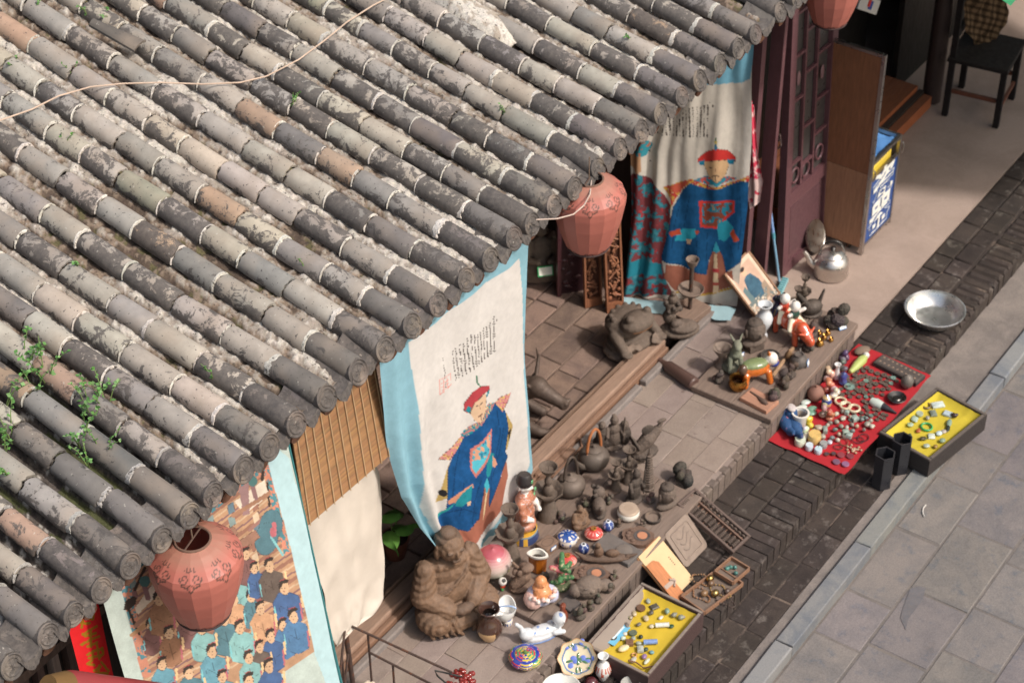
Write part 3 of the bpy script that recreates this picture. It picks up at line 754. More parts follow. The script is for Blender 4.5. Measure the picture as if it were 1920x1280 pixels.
A.poly([(424, 990), (438, 990), (446, 1160), (420, 1160)], c8(222, 196, 160)); A.line([(424, 1060), (440, 1060)], 8, c8(186, 70, 74)); A.line([(424, 1120), (442, 1120)], 6, c8(186, 90, 80)); A.poly([(418, 980), (432, 935), (452, 975), (436, 985)], c8(60, 160, 184))
k = A.poly([(200, 690), (330, 648), (400, 688), (450, 690), (582, 636), (582, 662), (540, 662), (450, 700), (390, 698), (322, 668), (285, 700), (232, 785), (232, 740)], c8(196, 156, 74)); A.pattern(k, .09, [c8(184, 66, 62), c8(206, 186, 140)], (.5, .74))
A.poly([(206, 692), (325, 655), (262, 720), (240, 700)], c8(190, 90, 70)); k = A.poly([(335, 655), (395, 640), (480, 645), (535, 650), (450, 680), (400, 682)], c8(70, 128, 150)); A.pattern(k, .12, [c8(196, 84, 76)], (.55,))
A.poly([(358, 755), (518, 752), (516, 802), (480, 832), (470, 852), (440, 878), (362, 872)], c8(200, 62, 56)); k = A.poly([(370, 765), (508, 762), (504, 798), (470, 826), (455, 850), (435, 868), (372, 862)], c8(132, 70, 54)); A.pattern(k, .06, [c8(46, 128, 150), c8(160, 150, 130)], (.5, .76), 3)
k = A.poly([(262, 890), (290, 876), (342, 878), (346, 912), (312, 934), (250, 932)], c8(48, 150, 172)); A.poly([(225, 888), (272, 878), (278, 905), (235, 908)], c8(178, 76, 54)); A.poly([(300, 925), (325, 925), (318, 948), (302, 945)], SKIN); A.poly([(340, 885), (365, 888), (345, 905)], c8(178, 76, 54))
k = A.poly([(438, 880), (440, 855), (480, 838), (512, 868), (500, 905), (470, 934), (444, 925)], c8(48, 150, 172)); A.poly([(495, 895), (512, 875), (540, 925), (515, 930)], c8(178, 76, 54))
A.poly([(378, 580), (400, 556), (480, 552), (492, 585), (475, 640), (440, 670), (404, 642)], c8(204, 168, 128), DKL, 1.3)
A.line([(408, 600), (420, 600)], 1.8, DKL); A.line([(452, 600), (466, 600)], 1.8, DKL); A.line([(436, 604), (434, 622)], 1.2, c8(150, 110, 84)); A.line([(420, 640), (434, 632), (450, 640)], 1.8, DKL); A.line([(436, 634), (436, 660)], 1.8, DKL); A.poly([(396, 650), (440, 672), (475, 648), (480, 660), (440, 688), (392, 664)], c8(56, 140, 160))
A.poly([(355, 578), (358, 560), (395, 530), (440, 514), (482, 530), (518, 562), (518, 578), (480, 572), (440, 566), (395, 574)], c8(196, 58, 54), DKL, 1.5); A.poly([(358, 572), (384, 568), (386, 592), (366, 590)], c8(40, 120, 150)); A.poly([(482, 570), (515, 572), (508, 595), (486, 590)], c8(40, 120, 150))
A.line([(437, 470), (437, 514)], 4, c8(90, 110, 84)); A.line([(437, 485), (437, 492)], 6, c8(180, 160, 90)); A.line([(437, 500), (437, 512)], 7, c8(60, 110, 140))
text_cols(A, [(150+i*15.5, (440 if i < 3 else 345)-i*1.2, 152+i*15.3, 462+i*.5) for i in range(17)], 9.5, 2.7); text_cols(A, [(405, 310, 405, 325), (420, 328, 420, 336)], 8, 2.5); text_cols(A, [(128, 520, 135, 600)], 30, 4)
b.pc = A.c; o = b.build('hanging_banner', PRINT, ang=180)
tag(o, 'cream hanging banner with an official in a red hat, rumpled maroon and teal side', 'banner')
b = MB(); b.pc = None                          # its pale blue foot trailing on the floor
pa, pb = P(1150, 556, .026), P(1385, 578, .026)
def ft(i, j):
    s_ = i/39; q = j/5; p = pa+(pb-pa)*s_; k = noise.noise(Vector((s_*7, q*2, 1.0)))
    return (p[0]-.03-q*(.10+.05*k), p[1]-.02*q, .026+.018*(1-q)+.012*abs(k)+.02*max(0, noise.noise(Vector((s_*4, q, 3)))))
b.grid(40, 6, ft, c8(150, 178, 184)); o = b.build('banner_hem', CLOTH, ang=180)
tag(o, 'pale blue hem of the red-hatted official banner trailing on the porch floor', 'cloth')

# ---- big banner with the crowd of officials, lower left
def w1(u, v, t): return PX(u, v, 3.47+(4.60-3.47)*np.clip((u-w1.l)/(w1.r-w1.l), 0, 1)) if False else PY(u, v, 4.44-.17*t)
rows1 = [(0, (176, 1070), (526, 775)), (.25, (206, 1175), (556, 900)), (.5, (240, 1290), (583, 1030)), (.75, (272, 1400), (612, 1160)), (1, (300, 1500), (640, 1290))]
def f1(s_, t): return (0, .004*math.sin(s_*9)+.006*noise.noise(Vector((s_*5, t*4, 1.7))), 0)
b, px = cloth_grid(rows1, 220, 300, w1, f1)
Z = zt(px, 180, 860, 3.048); A = Art(Z, c8(172, 196, 192)); al = np.ones(len(Z), bool); A.wash(al, .015, .06)
def ln(x0, y0, x1, y1): return lambda q: (x0+(x1-x0)*q, y0+(y1-y0)*q)
k = A.poly([(110, 640), (985, 40), (1120, 570), (1240, 1110), (930, 1320), (400, 1620), (260, 1250)], c8(182, 140, 108)); A.wash(k, .02, .14); keep = k.copy(); c0 = A.c.copy()
for i in range(26):
    y0 = 160+i*34; A.line([(140+i*3, y0+520), (1000+i*8, y0-90)], 5 if i % 3 else 11, (c8(150, 104, 88), c8(196, 168, 138), c8(132, 96, 100))[i % 3])
for i in range(60):
    x = 180+(i*137) % 820; y = 260+(i*211) % 820; A.poly([(x, y), (x+34, y-24), (x+44, y+30), (x+8, y+52)], (c8(156, 108, 92), c8(120, 150, 152), c8(206, 184, 156), c8(128, 90, 96), c8(84, 122, 140))[i % 5], c8(110, 80, 70), 1.5)
A.c[~keep] = c0[~keep]
k = A.poly([(110, 640), (160, 605), (310, 1250), (262, 1260)], c8(196, 126, 104)); A.pattern(k, .05, [c8(46, 132, 148)], (.55,))
k = A.poly([(120, 610), (975, 30), (990, 80), (760, 230), (230, 650), (150, 700)], c8(196, 124, 100)); A.pattern(k, .045, [c8(46, 132, 148)], (.56,), 4)
k = A.poly([(950, 60), (985, 40), (1105, 545), (1070, 560)], c8(206, 126, 104)); A.pattern(k, .06, [c8(46, 136, 150)], (.5,))
A.poly([(150, 870), (160, 820), (200, 795), (225, 800), (218, 840), (180, 870)], c8(44, 40, 42)); A.line([(175, 860), (240, 1010)], 7, c8(44, 40, 42)); A.line([(215, 760), (270, 640)], 8, c8(44, 40, 42)); A.line([(950, 90), (945, 130)], 10, c8(44, 40, 42)); A.line([(975, 150), (985, 280)], 6, c8(44, 40, 42))
k = A.poly([(215, 860), (320, 720), (330, 800), (230, 900)], c8(214, 204, 186)); k = A.poly([(770, 260), (960, 130), (985, 220), (830, 330)], c8(216, 206, 190)); A.poly([(800, 180), (860, 150), (860, 330), (820, 340)], c8(150, 116, 120)); A.line([(760, 340), (985, 210)], 12, c8(160, 116, 92)); A.line([(220, 960), (330, 860)], 12, c8(150, 110, 96)); A.line([(200, 1010), (300, 940)], 12, c8(168, 126, 92)); A.line([(860, 420), (1000, 310)], 10, c8(154, 110, 104))
for (x, y) in ((270, 740), (885, 165)): A.line([(x, y), (x+18, y+70)], 14, c8(140, 104, 110)); k = A.poly(ellipse(x, y-25, 30, 32), c8(52, 120, 122))
RB = [c8(72, 150, 172), c8(60, 120, 136), c8(40, 96, 150), c8(110, 176, 178), c8(150, 106, 80), c8(196, 148, 112), c8(96, 86, 82), c8(120, 82, 84), c8(48, 120, 168)]
def person(hx, hy, col, sc=1.0, w_=85, hh_=150, face=-1):
    c = RB[col]; dk = tuple(x*.55 for x in c)
    k = A.poly([(hx-w_*.55*sc, hy+150*sc), (hx-w_*.62*sc, hy+80*sc), (hx-w_*.3*sc, hy+28*sc), (hx+w_*.1*sc, hy+18*sc), (hx+w_*.75*sc, hy+35*sc), (hx+w_*1.0*sc, hy+100*sc), (hx+w_*.9*sc, hy+hh_*1.1*sc), (hx+w_*.3*sc, hy+hh_*1.3*sc), (hx-w_*.4*sc, hy+hh_*1.2*sc)], c, dk, 2.2)
    A.wash(k, .03, .18); A.line([(hx+5, hy+60*sc), (hx+30*sc, hy+150*sc)], 1.3, dk); A.line([(hx-20*sc, hy+95*sc), (hx+25*sc, hy+120*sc), (hx+60*sc, hy+90*sc)], 1.5, dk); A.line([(hx-30*sc, hy+80*sc), (hx-20*sc, hy+150*sc)], 1.2, dk)
    A.line([(hx+w_*.86*sc, hy+75*sc), (hx+w_*.95*sc, hy+150*sc)], 5*sc, c8(186, 92, 110)); A.line([(hx-w_*.55*sc, hy+100*sc), (hx-w_*.45*sc, hy+160*sc)], 3.5*sc, c8(90, 190, 200))
    A.line([(hx+w_*.95*sc, hy+30*sc), (hx+w_*1.0*sc, hy+90*sc)], 6.5*sc, c8(222, 186, 136))
    A.poly(ellipse(hx, hy, 25*sc, 36*sc, -.25), c8(206, 168, 132), DKL, 1.6); A.line([(hx-12*sc, hy+2), (hx-4*sc, hy)], 1.3, DKL); A.line([(hx+4*sc, hy), (hx+12*sc, hy-2)], 1.3, DKL); A.line([(hx-4*sc, hy+18*sc), (hx+6*sc, hy+17*sc)], 1.3, c8(140, 80, 70))
    A.poly([(hx-30*sc, hy-2*sc), (hx-26*sc, hy-30*sc), (hx+2*sc, hy-48*sc), (hx+26*sc, hy-46*sc), (hx+24*sc, hy-32*sc), (hx-6*sc, hy-22*sc), (hx-22*sc, hy+8*sc)], c8(48, 44, 46)); A.line([(hx-20*sc, hy-38*sc), (hx+10*sc, hy-50*sc)], 2.5, c8(160, 60, 66))
for (x, y, c, s_, w_) in ((990, 395, 1, 1.1, 80), (960, 470, 1, .9, 90)): A.poly(ellipse(x, y, 70, 95, .3), RB[c], tuple(v*.5 for v in RB[c]), 2)
A.line([(1010, 385), (1010, 440)], 14, c8(196, 100, 116)); A.line([(990, 460), (1060, 560)], 7, c8(100, 190, 198)); A.poly(ellipse(1000, 430, 16, 30), c8(186, 92, 110))
for (x, y) in ((420, 700), (560, 640), (650, 720), (760, 560), (700, 460), (830, 480)): k = A.poly([(x-90, y+40), (x+60, y-60), (x+90, y-20), (x-60, y+80)], c8(154, 112, 96), c8(110, 80, 70), 2); A.poly([(x-60, y+80), (x-30, y+60), (x-20, y+150), (x-45, y+160)], c8(220, 186, 140), c8(120, 90, 76), 1.5)
for a in ((470, 690, 7, 1.0, 85), (600, 640, 1, 1.0, 85), (700, 560, 6, 1.0, 85), (640, 790, 2, 1.05, 85), (770, 700, 3, 1.0, 85), (430, 830, 5, 1.0, 80), (760, 820, 5, .95, 80), (830, 560, 7, .95, 80), (300, 960, 7, .9, 70), (345, 815, 4, 1.1, 85), (500, 900, 7, 1.05, 85), (860, 800, 1, 1.0, 70), (880, 640, 2, .9, 70), (975, 625, 6, 1.1, 95), (1065, 750, 2, 1.1, 100), (915, 870, 5, 1.05, 95), (700, 930, 1, 1.1, 90), (575, 985, 3, 1.0, 85), (790, 980, 3, 1.05, 95), (400, 1010, 4, 1.0, 80), (1050, 965, 8, 1.0, 80), (1115, 910, 8, 1.1, 90),
          (975, 1030, 2, 1.05, 85), (905, 1090, 6, .95, 80), (630, 1115, 0, 1.05, 90), (840, 1150, 3, 1.0, 85), (365, 1185, 0, 1.0, 85), (510, 1240, 1, 1.0, 90), (690, 1260, 0, 1.0, 90), (960, 1200, 2, 1.1, 90), (840, 1280, 4, 1.1, 90), (420, 1340, 1, 1.0, 90), (600, 1380, 2, 1, 90)): person(*a)
A.wash(al, .012, .16); A.wash(al, .2, .10); A.c = A.c*.76+np.array(c8(184, 158, 136))*.24*(A.c.mean(1, keepdims=True)*2.0+.25)
k = A.poly([(985, 40), (1030, -60), (1110, 0), (1420, 1280), (1330, 1330), (1240, 1110), (1120, 570)], c8(176, 204, 208)); A.wash(k, .02, .05)
b.pc = A.c; t = thing('crowd_banner', 'large printed banner showing a crowd of blue-robed officials, hung at lower left', 'banner', (0, 0, 0)); o = b.build('cloth', PRINT, t, ang=180)
p0, p1 = PY(531, 790, 4.44), PY(642, 1290, 4.27)
b = MB(); b.tube([p0, p1], .007, c8(54, 116, 118), 6); b.build('edge_cord', MATTE, t)

# ---- red scroll with gold brush writing, near the left edge
def ws(u, v, t): return PY(u, v, 4.53)
rows_ = [(0, (75, 1010), (140, 975)), (.5, (125, 1160), (182, 1115)), (1, (175, 1370), (228, 1330))]
b, px = cloth_grid(rows_, 70, 240, ws, lambda s_, t: (0, .006*math.sin(s_*4+t*5), 0)); Z = zt(px, 0, 1000, 4.57); A = Art(Z, c8(222, 40, 44))
k = A.poly([(520, 700), (548, 755), (610, 1000), (690, 1300), (640, 1300), (590, 960), (540, 760)], c8(230, 176, 170))
GD = c8(160, 116, 30)
for st in ([(640, 745), (720, 765), (760, 760)], [(700, 740), (690, 800)], [(760, 660), (800, 680), (790, 730), (750, 720), (770, 670)], [(700, 860), (760, 820), (830, 790)], [(720, 870), (820, 850)], [(690, 945), (770, 900), (850, 880)], [(740, 960), (830, 930)], [(770, 830), (770, 960)], [(700, 855), (720, 862)],
           [(740, 1030), (800, 1000), (880, 990)], [(790, 1000), (780, 1080), (740, 1110)], [(830, 950), (850, 1070)], [(750, 1060), (870, 1040)], [(880, 980), (890, 1030), (850, 1060)], [(745, 1110), (800, 1120)], [(800, 1170), (860, 1140)], [(870, 1100), (940, 1180)], [(820, 1190), (930, 1200)], [(850, 1130), (840, 1200)]): A.line(st, 11, GD)
b.pc = A.c; o = b.build('red_scroll', PAPER, ang=180); tag(o, 'bright red paper scroll with gold brush writing beside the crowd banner', 'scroll')

# ---- bamboo blind
t = thing('bamboo_blind', 'brown bamboo roller blind between the crowd banner and the sky-blue bordered banner', 'blind', (0, 0, 0))
q = [PY(538, 760, 4.45), PY(690, 610, 4.45), PY(733, 850, 4.40), PY(573, 988, 4.40)]
n = 62; ang_ = []
for i in range(n):
    f = (i+.5)/n; a = q[0]+(q[3]-q[0])*f; e = q[1]+(q[2]-q[1])*f; a[1] += rnd(-.001, .001)
    b = MB(); b.tube([a, a*.66+e*.34, a*.34+e*.66, e], (q[0]-q[3])[2]/n*.53, jit(c8(146, 106, 68), .2), 6); b.build('slat', WOOD, t)
for i in range(11):
    f = (i+.4)/10.8; a = q[0]+(q[1]-q[0])*f; e = q[3]+(q[2]-q[3])*f
    b = MB(); b.tube([a+[0, -.009, 0], (a+e)/2+[rnd(-.004, .004), -.009, 0], e+[0, -.009, 0]], .0028, c8(190, 160, 124), 5); b.build('cord', MATTE, t)
# ---- white cloth below the blind
def wc(u, v, t): return PY(u, v, 4.50-.02*t)
rc = [(0, (560, 960), (700, 855)), (.12, (575, 985), (712, 890)), (.35, (592, 1060), (718, 985)), (.6, (603, 1110), (722, 1080)), (.78, (612, 1160), (718, 1120)), (.9, (622, 1190), (700, 1150)), (1, (634, 1212), (650, 1186))]
b, px = cloth_grid(rc, 60, 80, wc, fld(8.0, .02, 6)); b.pc = np.tile(np.array(c8(206, 195, 182)), (len(b.v), 1)); o = b.build('cloth_curtain', CLOTH, ang=180); tag(o, 'plain cream cloth curtain hanging below the bamboo blind', 'curtain')
# ================================================================== lanterns
def lantern(u, v, y, wpx, label, k0=1.0):
    c = PY(u, v, y); R = wpx/2/ppm(c); G = 16
    prof = [(.36, 0), (.42, -.02), (.54, -.06), (.76, -.18), (.95, -.33), (1.0, -.46), (.985, -.66), (.91, -1.02), (.79, -1.38), (.64, -1.74), (.57, -1.86)]
    prof = [(p[0], p[1]*1.13) for p in prof]; hs = np.array([p[1] for p in prof]); rs = np.array([p[0] for p in prof]); dd = np.r_[0, np.cumsum(np.hypot(np.diff(rs), np.diff(hs)))]
    t = thing('silk_lantern', label, 'lantern', tuple(c+np.array([0, 0, .52*R])), rnd(0, 1), 'silk lanterns under the eave')
    W, H = 13, 90
    for g in range(G):
        b = MB(); vs = []; px = []
        for j in range(H):
            q = dd[-1]*j/(H-1); r = np.interp(q, dd, rs)*R; z = np.interp(q, dd, hs)*R
            for i in range(W):
                s_ = i/(W-1); a0, a1 = 2*PI*g/G, 2*PI*(g+1)/G; x = math.cos(a0)*(1-s_)+math.cos(a1)*s_; y_ = math.sin(a0)*(1-s_)+math.sin(a1)*s_
                pf = 1.0; vs.append((x*r*pf, y_*r*pf, z)); px.append(((s_-.5)+(g % 2)-.5, q))
        fs = [(j*W+i, j*W+i+1, (j+1)*W+i+1, (j+1)*W+i) for j in range(H-1) for i in range(W-1)]
        b.add([tuple(p) for p in vs], [tuple(reversed(f)) for f in fs], (1, 1, 1))
        px = np.array(px, float); px[:, 0] *= .44; A = Art(px, c8(174, 104, 91)); q = px[:, 1]
        n = vnoise(px[:, 0]*9+g*5, q*9)
        dust = np.clip((.52-q)/.25, 0, 1)*.55*(.8+.3*n); A.c = A.c*(1-dust[:, None])+np.array(c8(150, 120, 100))*dust[:, None]
        ink = c8(92, 66, 58)
        def spiral(cx, cy, s, d, r0=.085):
            return [(cx+d*s*r0*(1-k/22)*math.cos(k*.45), cy+r0*(1-k/22)*math.sin(k*.45)) for k in range(18)]
        for d in (-1, 1): A.line(spiral(d*.17, .60, 1, d, .125), .017, ink)
        A.line([(-.29, .62), (-.2, .76), (-.08, .80), (0, .90), (.08, .80), (.2, .76), (.29, .62)], .018, ink); A.line([(-.08, .78), (0, .70), (.08, .78)], .014, ink)
        for k in range(4): A.line([(-.2+.1*k, .36), (-.2+.1*k, .42+.03*(k % 2)), (-.14+.1*k, .44)], .012, ink)
        e = dd[-1]; A.line([(-.22, e-.05), (-.1, e-.12), (0, e-.05), (.1, e-.12), (.22, e-.05)], .02, c8(70, 48, 46)); A.c[q > e-.035] = c8(78, 54, 52)
        b.pc = A.c; b.build('gore', SILK, t, ang=25)
    b = MB(); b.tube([(.37*R*math.cos(a), .37*R*math.sin(a), 0) for a in np.linspace(0, 2*PI, 29)[:-1]], .03*R, c8(112, 84, 70), 6, closed=True); b.build('ring', MATTE, t); b = MB(); b.tube([(.57*R*math.cos(a), .57*R*math.sin(a), -2.11*R) for a in np.linspace(0, 2*PI, 29)[:-1]], .03*R, c8(60, 44, 44), 6, closed=True)
    b.build('ring', MATTE, t); b = MB(); b.tube([(-.36*R, 0, 0), (.36*R, 0, 0)], .004, c8(80, 60, 50), 5); b.build('cross_wire', MATTE, t)
    b = MB(); b.tube([(0, 0, 0), (0, 0, max(.12, 2.15-c[2]-.46*R))], .003, c8(120, 100, 84), 5); b.build('cord', MATTE, t)
    return t
lantern(366, 1044, 4.19, 182, 'faded red silk lantern in front of the crowd banner')
lantern(1104, 366, 4.19, 143, 'faded red silk lantern above the carved planks')
lantern(1563, -38, 4.15, 112, 'faded red silk lantern cut by the top edge, above the door')
t = thing('fabric_roll', 'red cloth roll with a gold end at the lower left edge', 'roll', (0, 0, 0))
a, e = PY(118, 1292, 4.05), PY(420, 1332, 3.92); dr = (e-a)/np.linalg.norm(e-a)
b = MB(); b.tube([a, a+dr*.03, a+dr*.3, e], [.064, .072, .072, .072], c8(140, 56, 56), 28); b.build('cloth', SILK, t)
b = MB(); b.tube([a-dr*.075, a-dr*.03, a+dr*.006], [.045, .058, .067], c8(112, 86, 54), 28); b.build('end_cap', CLOTH, t)

# ================================================================== lattice door of the next shop
MAR2 = c8(98, 66, 70)
BL, BR = P(1462, 519, -.12), P(1546, 441, -.12); TL, TR = PX(1481, 30, BL[0]), PX(1554, 60, BR[0])
up = ((TL-BL)/np.linalg.norm(TL-BL)); dh = 2.16
q = [BL, BR, BR+up*dh, BL+up*dh]; M, L, W = frame(q)      # local x along the leaf, y up, z outwards
if M.col[2][1] > 0: pass
t = thing('lattice_door', 'maroon lattice door leaf with glass, standing open beside the kettle', 'door', (0, 0, 0))
t.matrix_world = M @ Matrix.Translation((-L/2, -W/2, 0))
def bar(name, x0, x1, y0, y1, d0, d1, col=MAR2, mat=PAINTW, par=t):
    b = MB(); b.box(((x0+x1)/2, (y0+y1)/2, (d0+d1)/2), ((x1-x0)/2, (y1-y0)/2, (d1-d0)/2), col); return b.build(name, mat, par, ang=20)
sgn = 1
bar('stile', 0, .065, 0, W, -.03, .02); bar('stile', L-.065, L, 0, W, -.03, .02)
for y0, y1 in ((.0, .07), (.50, .585), (W-.08, W)): bar('rail', .067, L-.067, y0, y1, -.028, .016)
bar('panel', .066, L-.066, .07, .50, -.018, -.004, c8(104, 74, 76)); bar('panel_moulding', .10, L-.10, .11, .46, -.004, .002, c8(92, 64, 68))
bar('pane', .066, L-.066, .586, W-.081, -.02, -.012, c8(70, 66, 64), LACQ)
xa, xb = .067, L-.067
for x in (.19, .33): bar('lattice_bar', x-.009, x+.009, .587, W-.083, -.008, .012)
for x0, x1, y in ((xa, .18, .78), (.2, .32, .72), (.2, .32, .98), (.34, xb, .86), (xa, .18, 1.22), (.34, xb, 1.10), (.2, .32, 1.36), (xa, .18, 1.52), (.34, xb, 1.42), (.2, .32, 1.64), (xa, .18, 1.8), (.34, xb, 1.75)):
    bar('lattice_bar', x0, x1, y-.009, y+.009, -.007, .011)
for (x, y) in ((.255, .66), (.415, .70), (.13, .68)):
    b = MB(); b.tube([(x+.042*math.cos(a), y+.05*math.sin(a), .002) for a in np.linspace(0, 2*PI, 17)[:-1]], .008, MAR2, 6, closed=True); b.build('scroll', PAINTW, t)
for (x, y) in ((.12, 1.36), (.40, 1.27)):
    b = MB(); b.ell((x, y, .006), (.02, .05, .008), c8(120, 92, 94)); b.build('rosette', PAINTW, t)
# jambs left of the leaf
t = thing('door_frame', 'dark maroon door jambs between the red-hatted official banner and the lattice door', 'door frame', (0, 0, 0))
for x, y_, w_ in ((8.80, 4.56, .05), (8.93, 4.50, .035)):
    b = MB(); b.box((x, y_, 1.02), (w_/2, .04, 1.14), MAR2); b.build('jamb', PAINTW, t)
b = MB(); b.box((8.87, 4.62, 1.02), (.05, .008, 1.13), c8(60, 66, 62)); b.build('pane', LACQ, t)
b = MB(); b.tube([(8.95, 4.455, .95), (8.95, 4.44, .98), (8.95, 4.455, 1.05)], .006, c8(90, 74, 70), 6); b.build('hasp', RUST, t)
# pink patterned cloth beside the banner
def wp(u, v, t): return PX(u, v, 8.74)
b, px = cloth_grid([(0, (1408, 190), (1412, 200)), (.4, (1404, 270), (1421, 300)), (.75, (1402, 370), (1430, 340)), (1, (1406, 392), (1424, 380))], 22, 60, wp, lambda s_, t: (.012*math.sin(s_*9), 0, 0))
A = Art(px, c8(206, 66, 88)); A.pattern(np.ones(len(px), bool), .13, [c8(226, 190, 186), c8(200, 60, 90)], (.56, .74)); k = px[:, 1] > 335; A.pattern(k, .1, [c8(226, 196, 190)], (.4,)); b.pc = A.c
tag(b.build('pink_cloth', PRINT, ang=180), 'pink and white patterned cloth hanging beside the red-hatted official banner', 'cloth')
# squeegee broom
t = thing('squeegee', 'blue-handled floor squeegee leaning beside the lattice door', 'squeegee', (0, 0, 0))
a, e = P(1461, 527, -.08), PX(1433, 308, 8.98); m1 = a+(e-a)*.38
b = MB(); b.tube([a, m1], .0085, c8(128, 170, 196), 10); b.tube([m1, m1+(e-m1)*.08], .0125, c8(84, 150, 166), 10); b.tube([m1+(e-m1)*.06, e], .0105, c8(126, 158, 206), 10); b.build('handle', LACQ, t)
b = MB(); MM = Matrix.Translation(P(1466, 540, -.11)) @ Matrix.Rotation(.25, 4, 'Z'); b.box((0, 0, .012), (.085, .02, .014), c8(126, 176, 182), M=MM, bev=.006); b.box((0, 0, -.008), (.088, .008, .008), c8(110, 150, 156), M=MM)
for i in range(7): b.box((-.07+i*.023, 0, .028), (.004, .018, .004), c8(110, 165, 172), M=MM)
b.build('head', LACQ, t)

# ================================================================== cabinet with the porcelain sign
t = thing('display_cabinet', 'aluminium-framed display cabinet with a blue sign reading 瓷器 in white', 'cabinet', (9.64, 4.155, -.122))
AL = c8(176, 170, 166); PLY = c8(128, 84, 58)
def cb(name, x0, x1, y0, y1, z0, z1, col, mat, par=t):
    b = MB(); b.box(((x0+x1)/2, (y0+y1)/2, (z0+z1)/2), ((x1-x0)/2, (y1-y0)/2, (z1-z0)/2), col); return b.build(name, mat, par, ang=20)
cb('side_board', .004, .02, .02, .40, .05, .60, c8(148, 108, 82), WOODZ); cb('side_board', .004, .02, .02, .40, .604, 1.43, PLY, WOODZ)
for a in ((0, .026, 0, .022, 0, 1.45), (0, .026, .40, .42, 0, 1.45), (0, .026, .022, .40, 1.432, 1.452)): cb('frame_bar', *a, AL, METAL)
for a in ((.385, .405, 0, .02, .02, .69), (.385, .405, .38, .40, .02, .69), (.027, .384, 0, .02, .05, .07), (.027, .384, 0, .02, .665, .69), (.027, .384, .38, .40, .665, .69), (.385, .405, .021, .379, .665, .69), (.027, .384, 0, .02, .545, .56)): cb('frame_bar', *a, AL, METAL)
pn = cb('sign_panel', .027, .384, .006, .016, .07, .545, c8(34, 74, 140), LACQ)
cb('back_board', .022, .39, .385, .395, .07, .66, c8(110, 80, 60), WOODZ); cb('side_pane', .39, .398, .022, .38, .07, .665, c8(96, 90, 86), LACQ); cb('shelf', .03, .384, .022, .38, .52, .53, c8(150, 120, 90), WOODZ)
for i in range(3): cb('foot', .03+i*.16, .06+i*.16, .1, .13, 0, .05, c8(60, 54, 50), RUST)
for x in (.012, .40):
    b = MB(); b.tube([(x+.0, -.012, .60+.035*math.sin(a)+.0) if False else (x, -.010-.012*math.sin(a), .60+.04*math.cos(a)) for a in np.linspace(0, PI, 9)], .004, AL, 6); b.build('handle', METAL, t)
def glyph(ch, x, z, s_, y, par, col, mat, sx=1.0, ext=.002):
    cu = bpy.data.curves.new('glyph', 'FONT'); cu.body = ch; cu.size = s_; cu.extrude = ext; cu.offset = s_*.02; cu.align_x = 'CENTER'; cu.align_y = 'CENTER'
    o = bpy.data.objects.new('glyph', cu); COL.objects.link(o); dg = bpy.context.evaluated_depsgraph_get(); ev = o.evaluated_get(dg); me = bpy.data.meshes.new_from_object(ev); bpy.data.objects.remove(o)
    a = me.attributes.new('Col', 'FLOAT_COLOR', 'FACE'); arr = np.ones((len(me.polygons), 4)); arr[:, :3] = col; a.data.foreach_set('color', arr.ravel()); me.materials.clear(); me.materials.append(mat)
    o = bpy.data.objects.new('character', me); link(o, par); o.location = (x, y, z); o.rotation_euler = (PI/2, 0, 0); o.scale = (sx, 1, 1); return o
glyph('瓷', .205, .425, .25, .0015, t, c8(226, 224, 216), INK, 1.2); glyph('器', .205, .195, .25, .0015, t, c8(226, 224, 216), INK, 1.2)
b = MB()
def bc(i, j):
    k = noise.noise(Vector((i*.5, j*.5, 3))); return (.03+.355*i/14, .022+.35*j/12, .66+.03*k+.012*math.sin(i*.7))
b.grid(15, 13, bc, c8(96, 146, 206)); tag(b.build('plastic_sheet', CLOTH, None, (9.64, 4.155, -.122), ang=180), 'crumpled light blue sheet lying in the top of the display cabinet', 'sheet')
b = MB(); b.box((.2, .06, .572), (.15, .03, .035), c8(206, 178, 62), rz=.05, bev=.01); b.box((.16, .055, .617), (.09, .028, .01), c8(216, 190, 90), rz=-.1); tag(b.build('yellow_box', PAPER, None, (9.64, 4.155, -.122)), 'yellow box in the glass front of the display cabinet', 'box')

# ================================================================== the dim shop behind
t = thing('next_shop', 'dim open shop beyond the lattice door with its wooden inner floor', 'shop', (0, 0, 0))
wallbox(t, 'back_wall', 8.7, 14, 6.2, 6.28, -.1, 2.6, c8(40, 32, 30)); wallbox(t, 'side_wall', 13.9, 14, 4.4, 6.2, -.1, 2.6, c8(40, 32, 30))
wallbox(t, 'lintel', 9.58, 14, 4.62, 4.70, 1.75, 2.6, c8(52, 40, 38), WOOD); wallbox(t, 'ceiling', 8.75, 14, 4.3, 6.3, 2.55, 2.62, c8(50, 38, 34), WOOD)  # lintel set low, out of view, to shade the interior
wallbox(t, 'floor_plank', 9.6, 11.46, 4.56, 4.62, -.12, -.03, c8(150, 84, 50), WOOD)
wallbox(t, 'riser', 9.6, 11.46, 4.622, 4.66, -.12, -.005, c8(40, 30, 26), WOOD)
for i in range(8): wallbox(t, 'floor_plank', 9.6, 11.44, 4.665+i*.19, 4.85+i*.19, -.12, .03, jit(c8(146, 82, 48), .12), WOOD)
wallbox(t, 'shade_panel', 9.6, 11.5, 5.12, 5.16, .03, 2.5, c8(16, 13, 12)); wallbox(t, 'shade_panel', 11.5, 13.9, 4.86, 4.90, -.12, 2.5, c8(16, 13, 12)); b = MB(); b.lathe([(.065, 0), (.06, 2.4)], c8(62, 50, 48), 16); b.build('post', PAINTW, t, (11.55, 4.60, -.12))  # near-black panels added to stand in for the shop's unlit depth
t = thing('green_awning', 'green cloth awning whose edge shows in the top right corner', 'awning', (0, 0, 0))
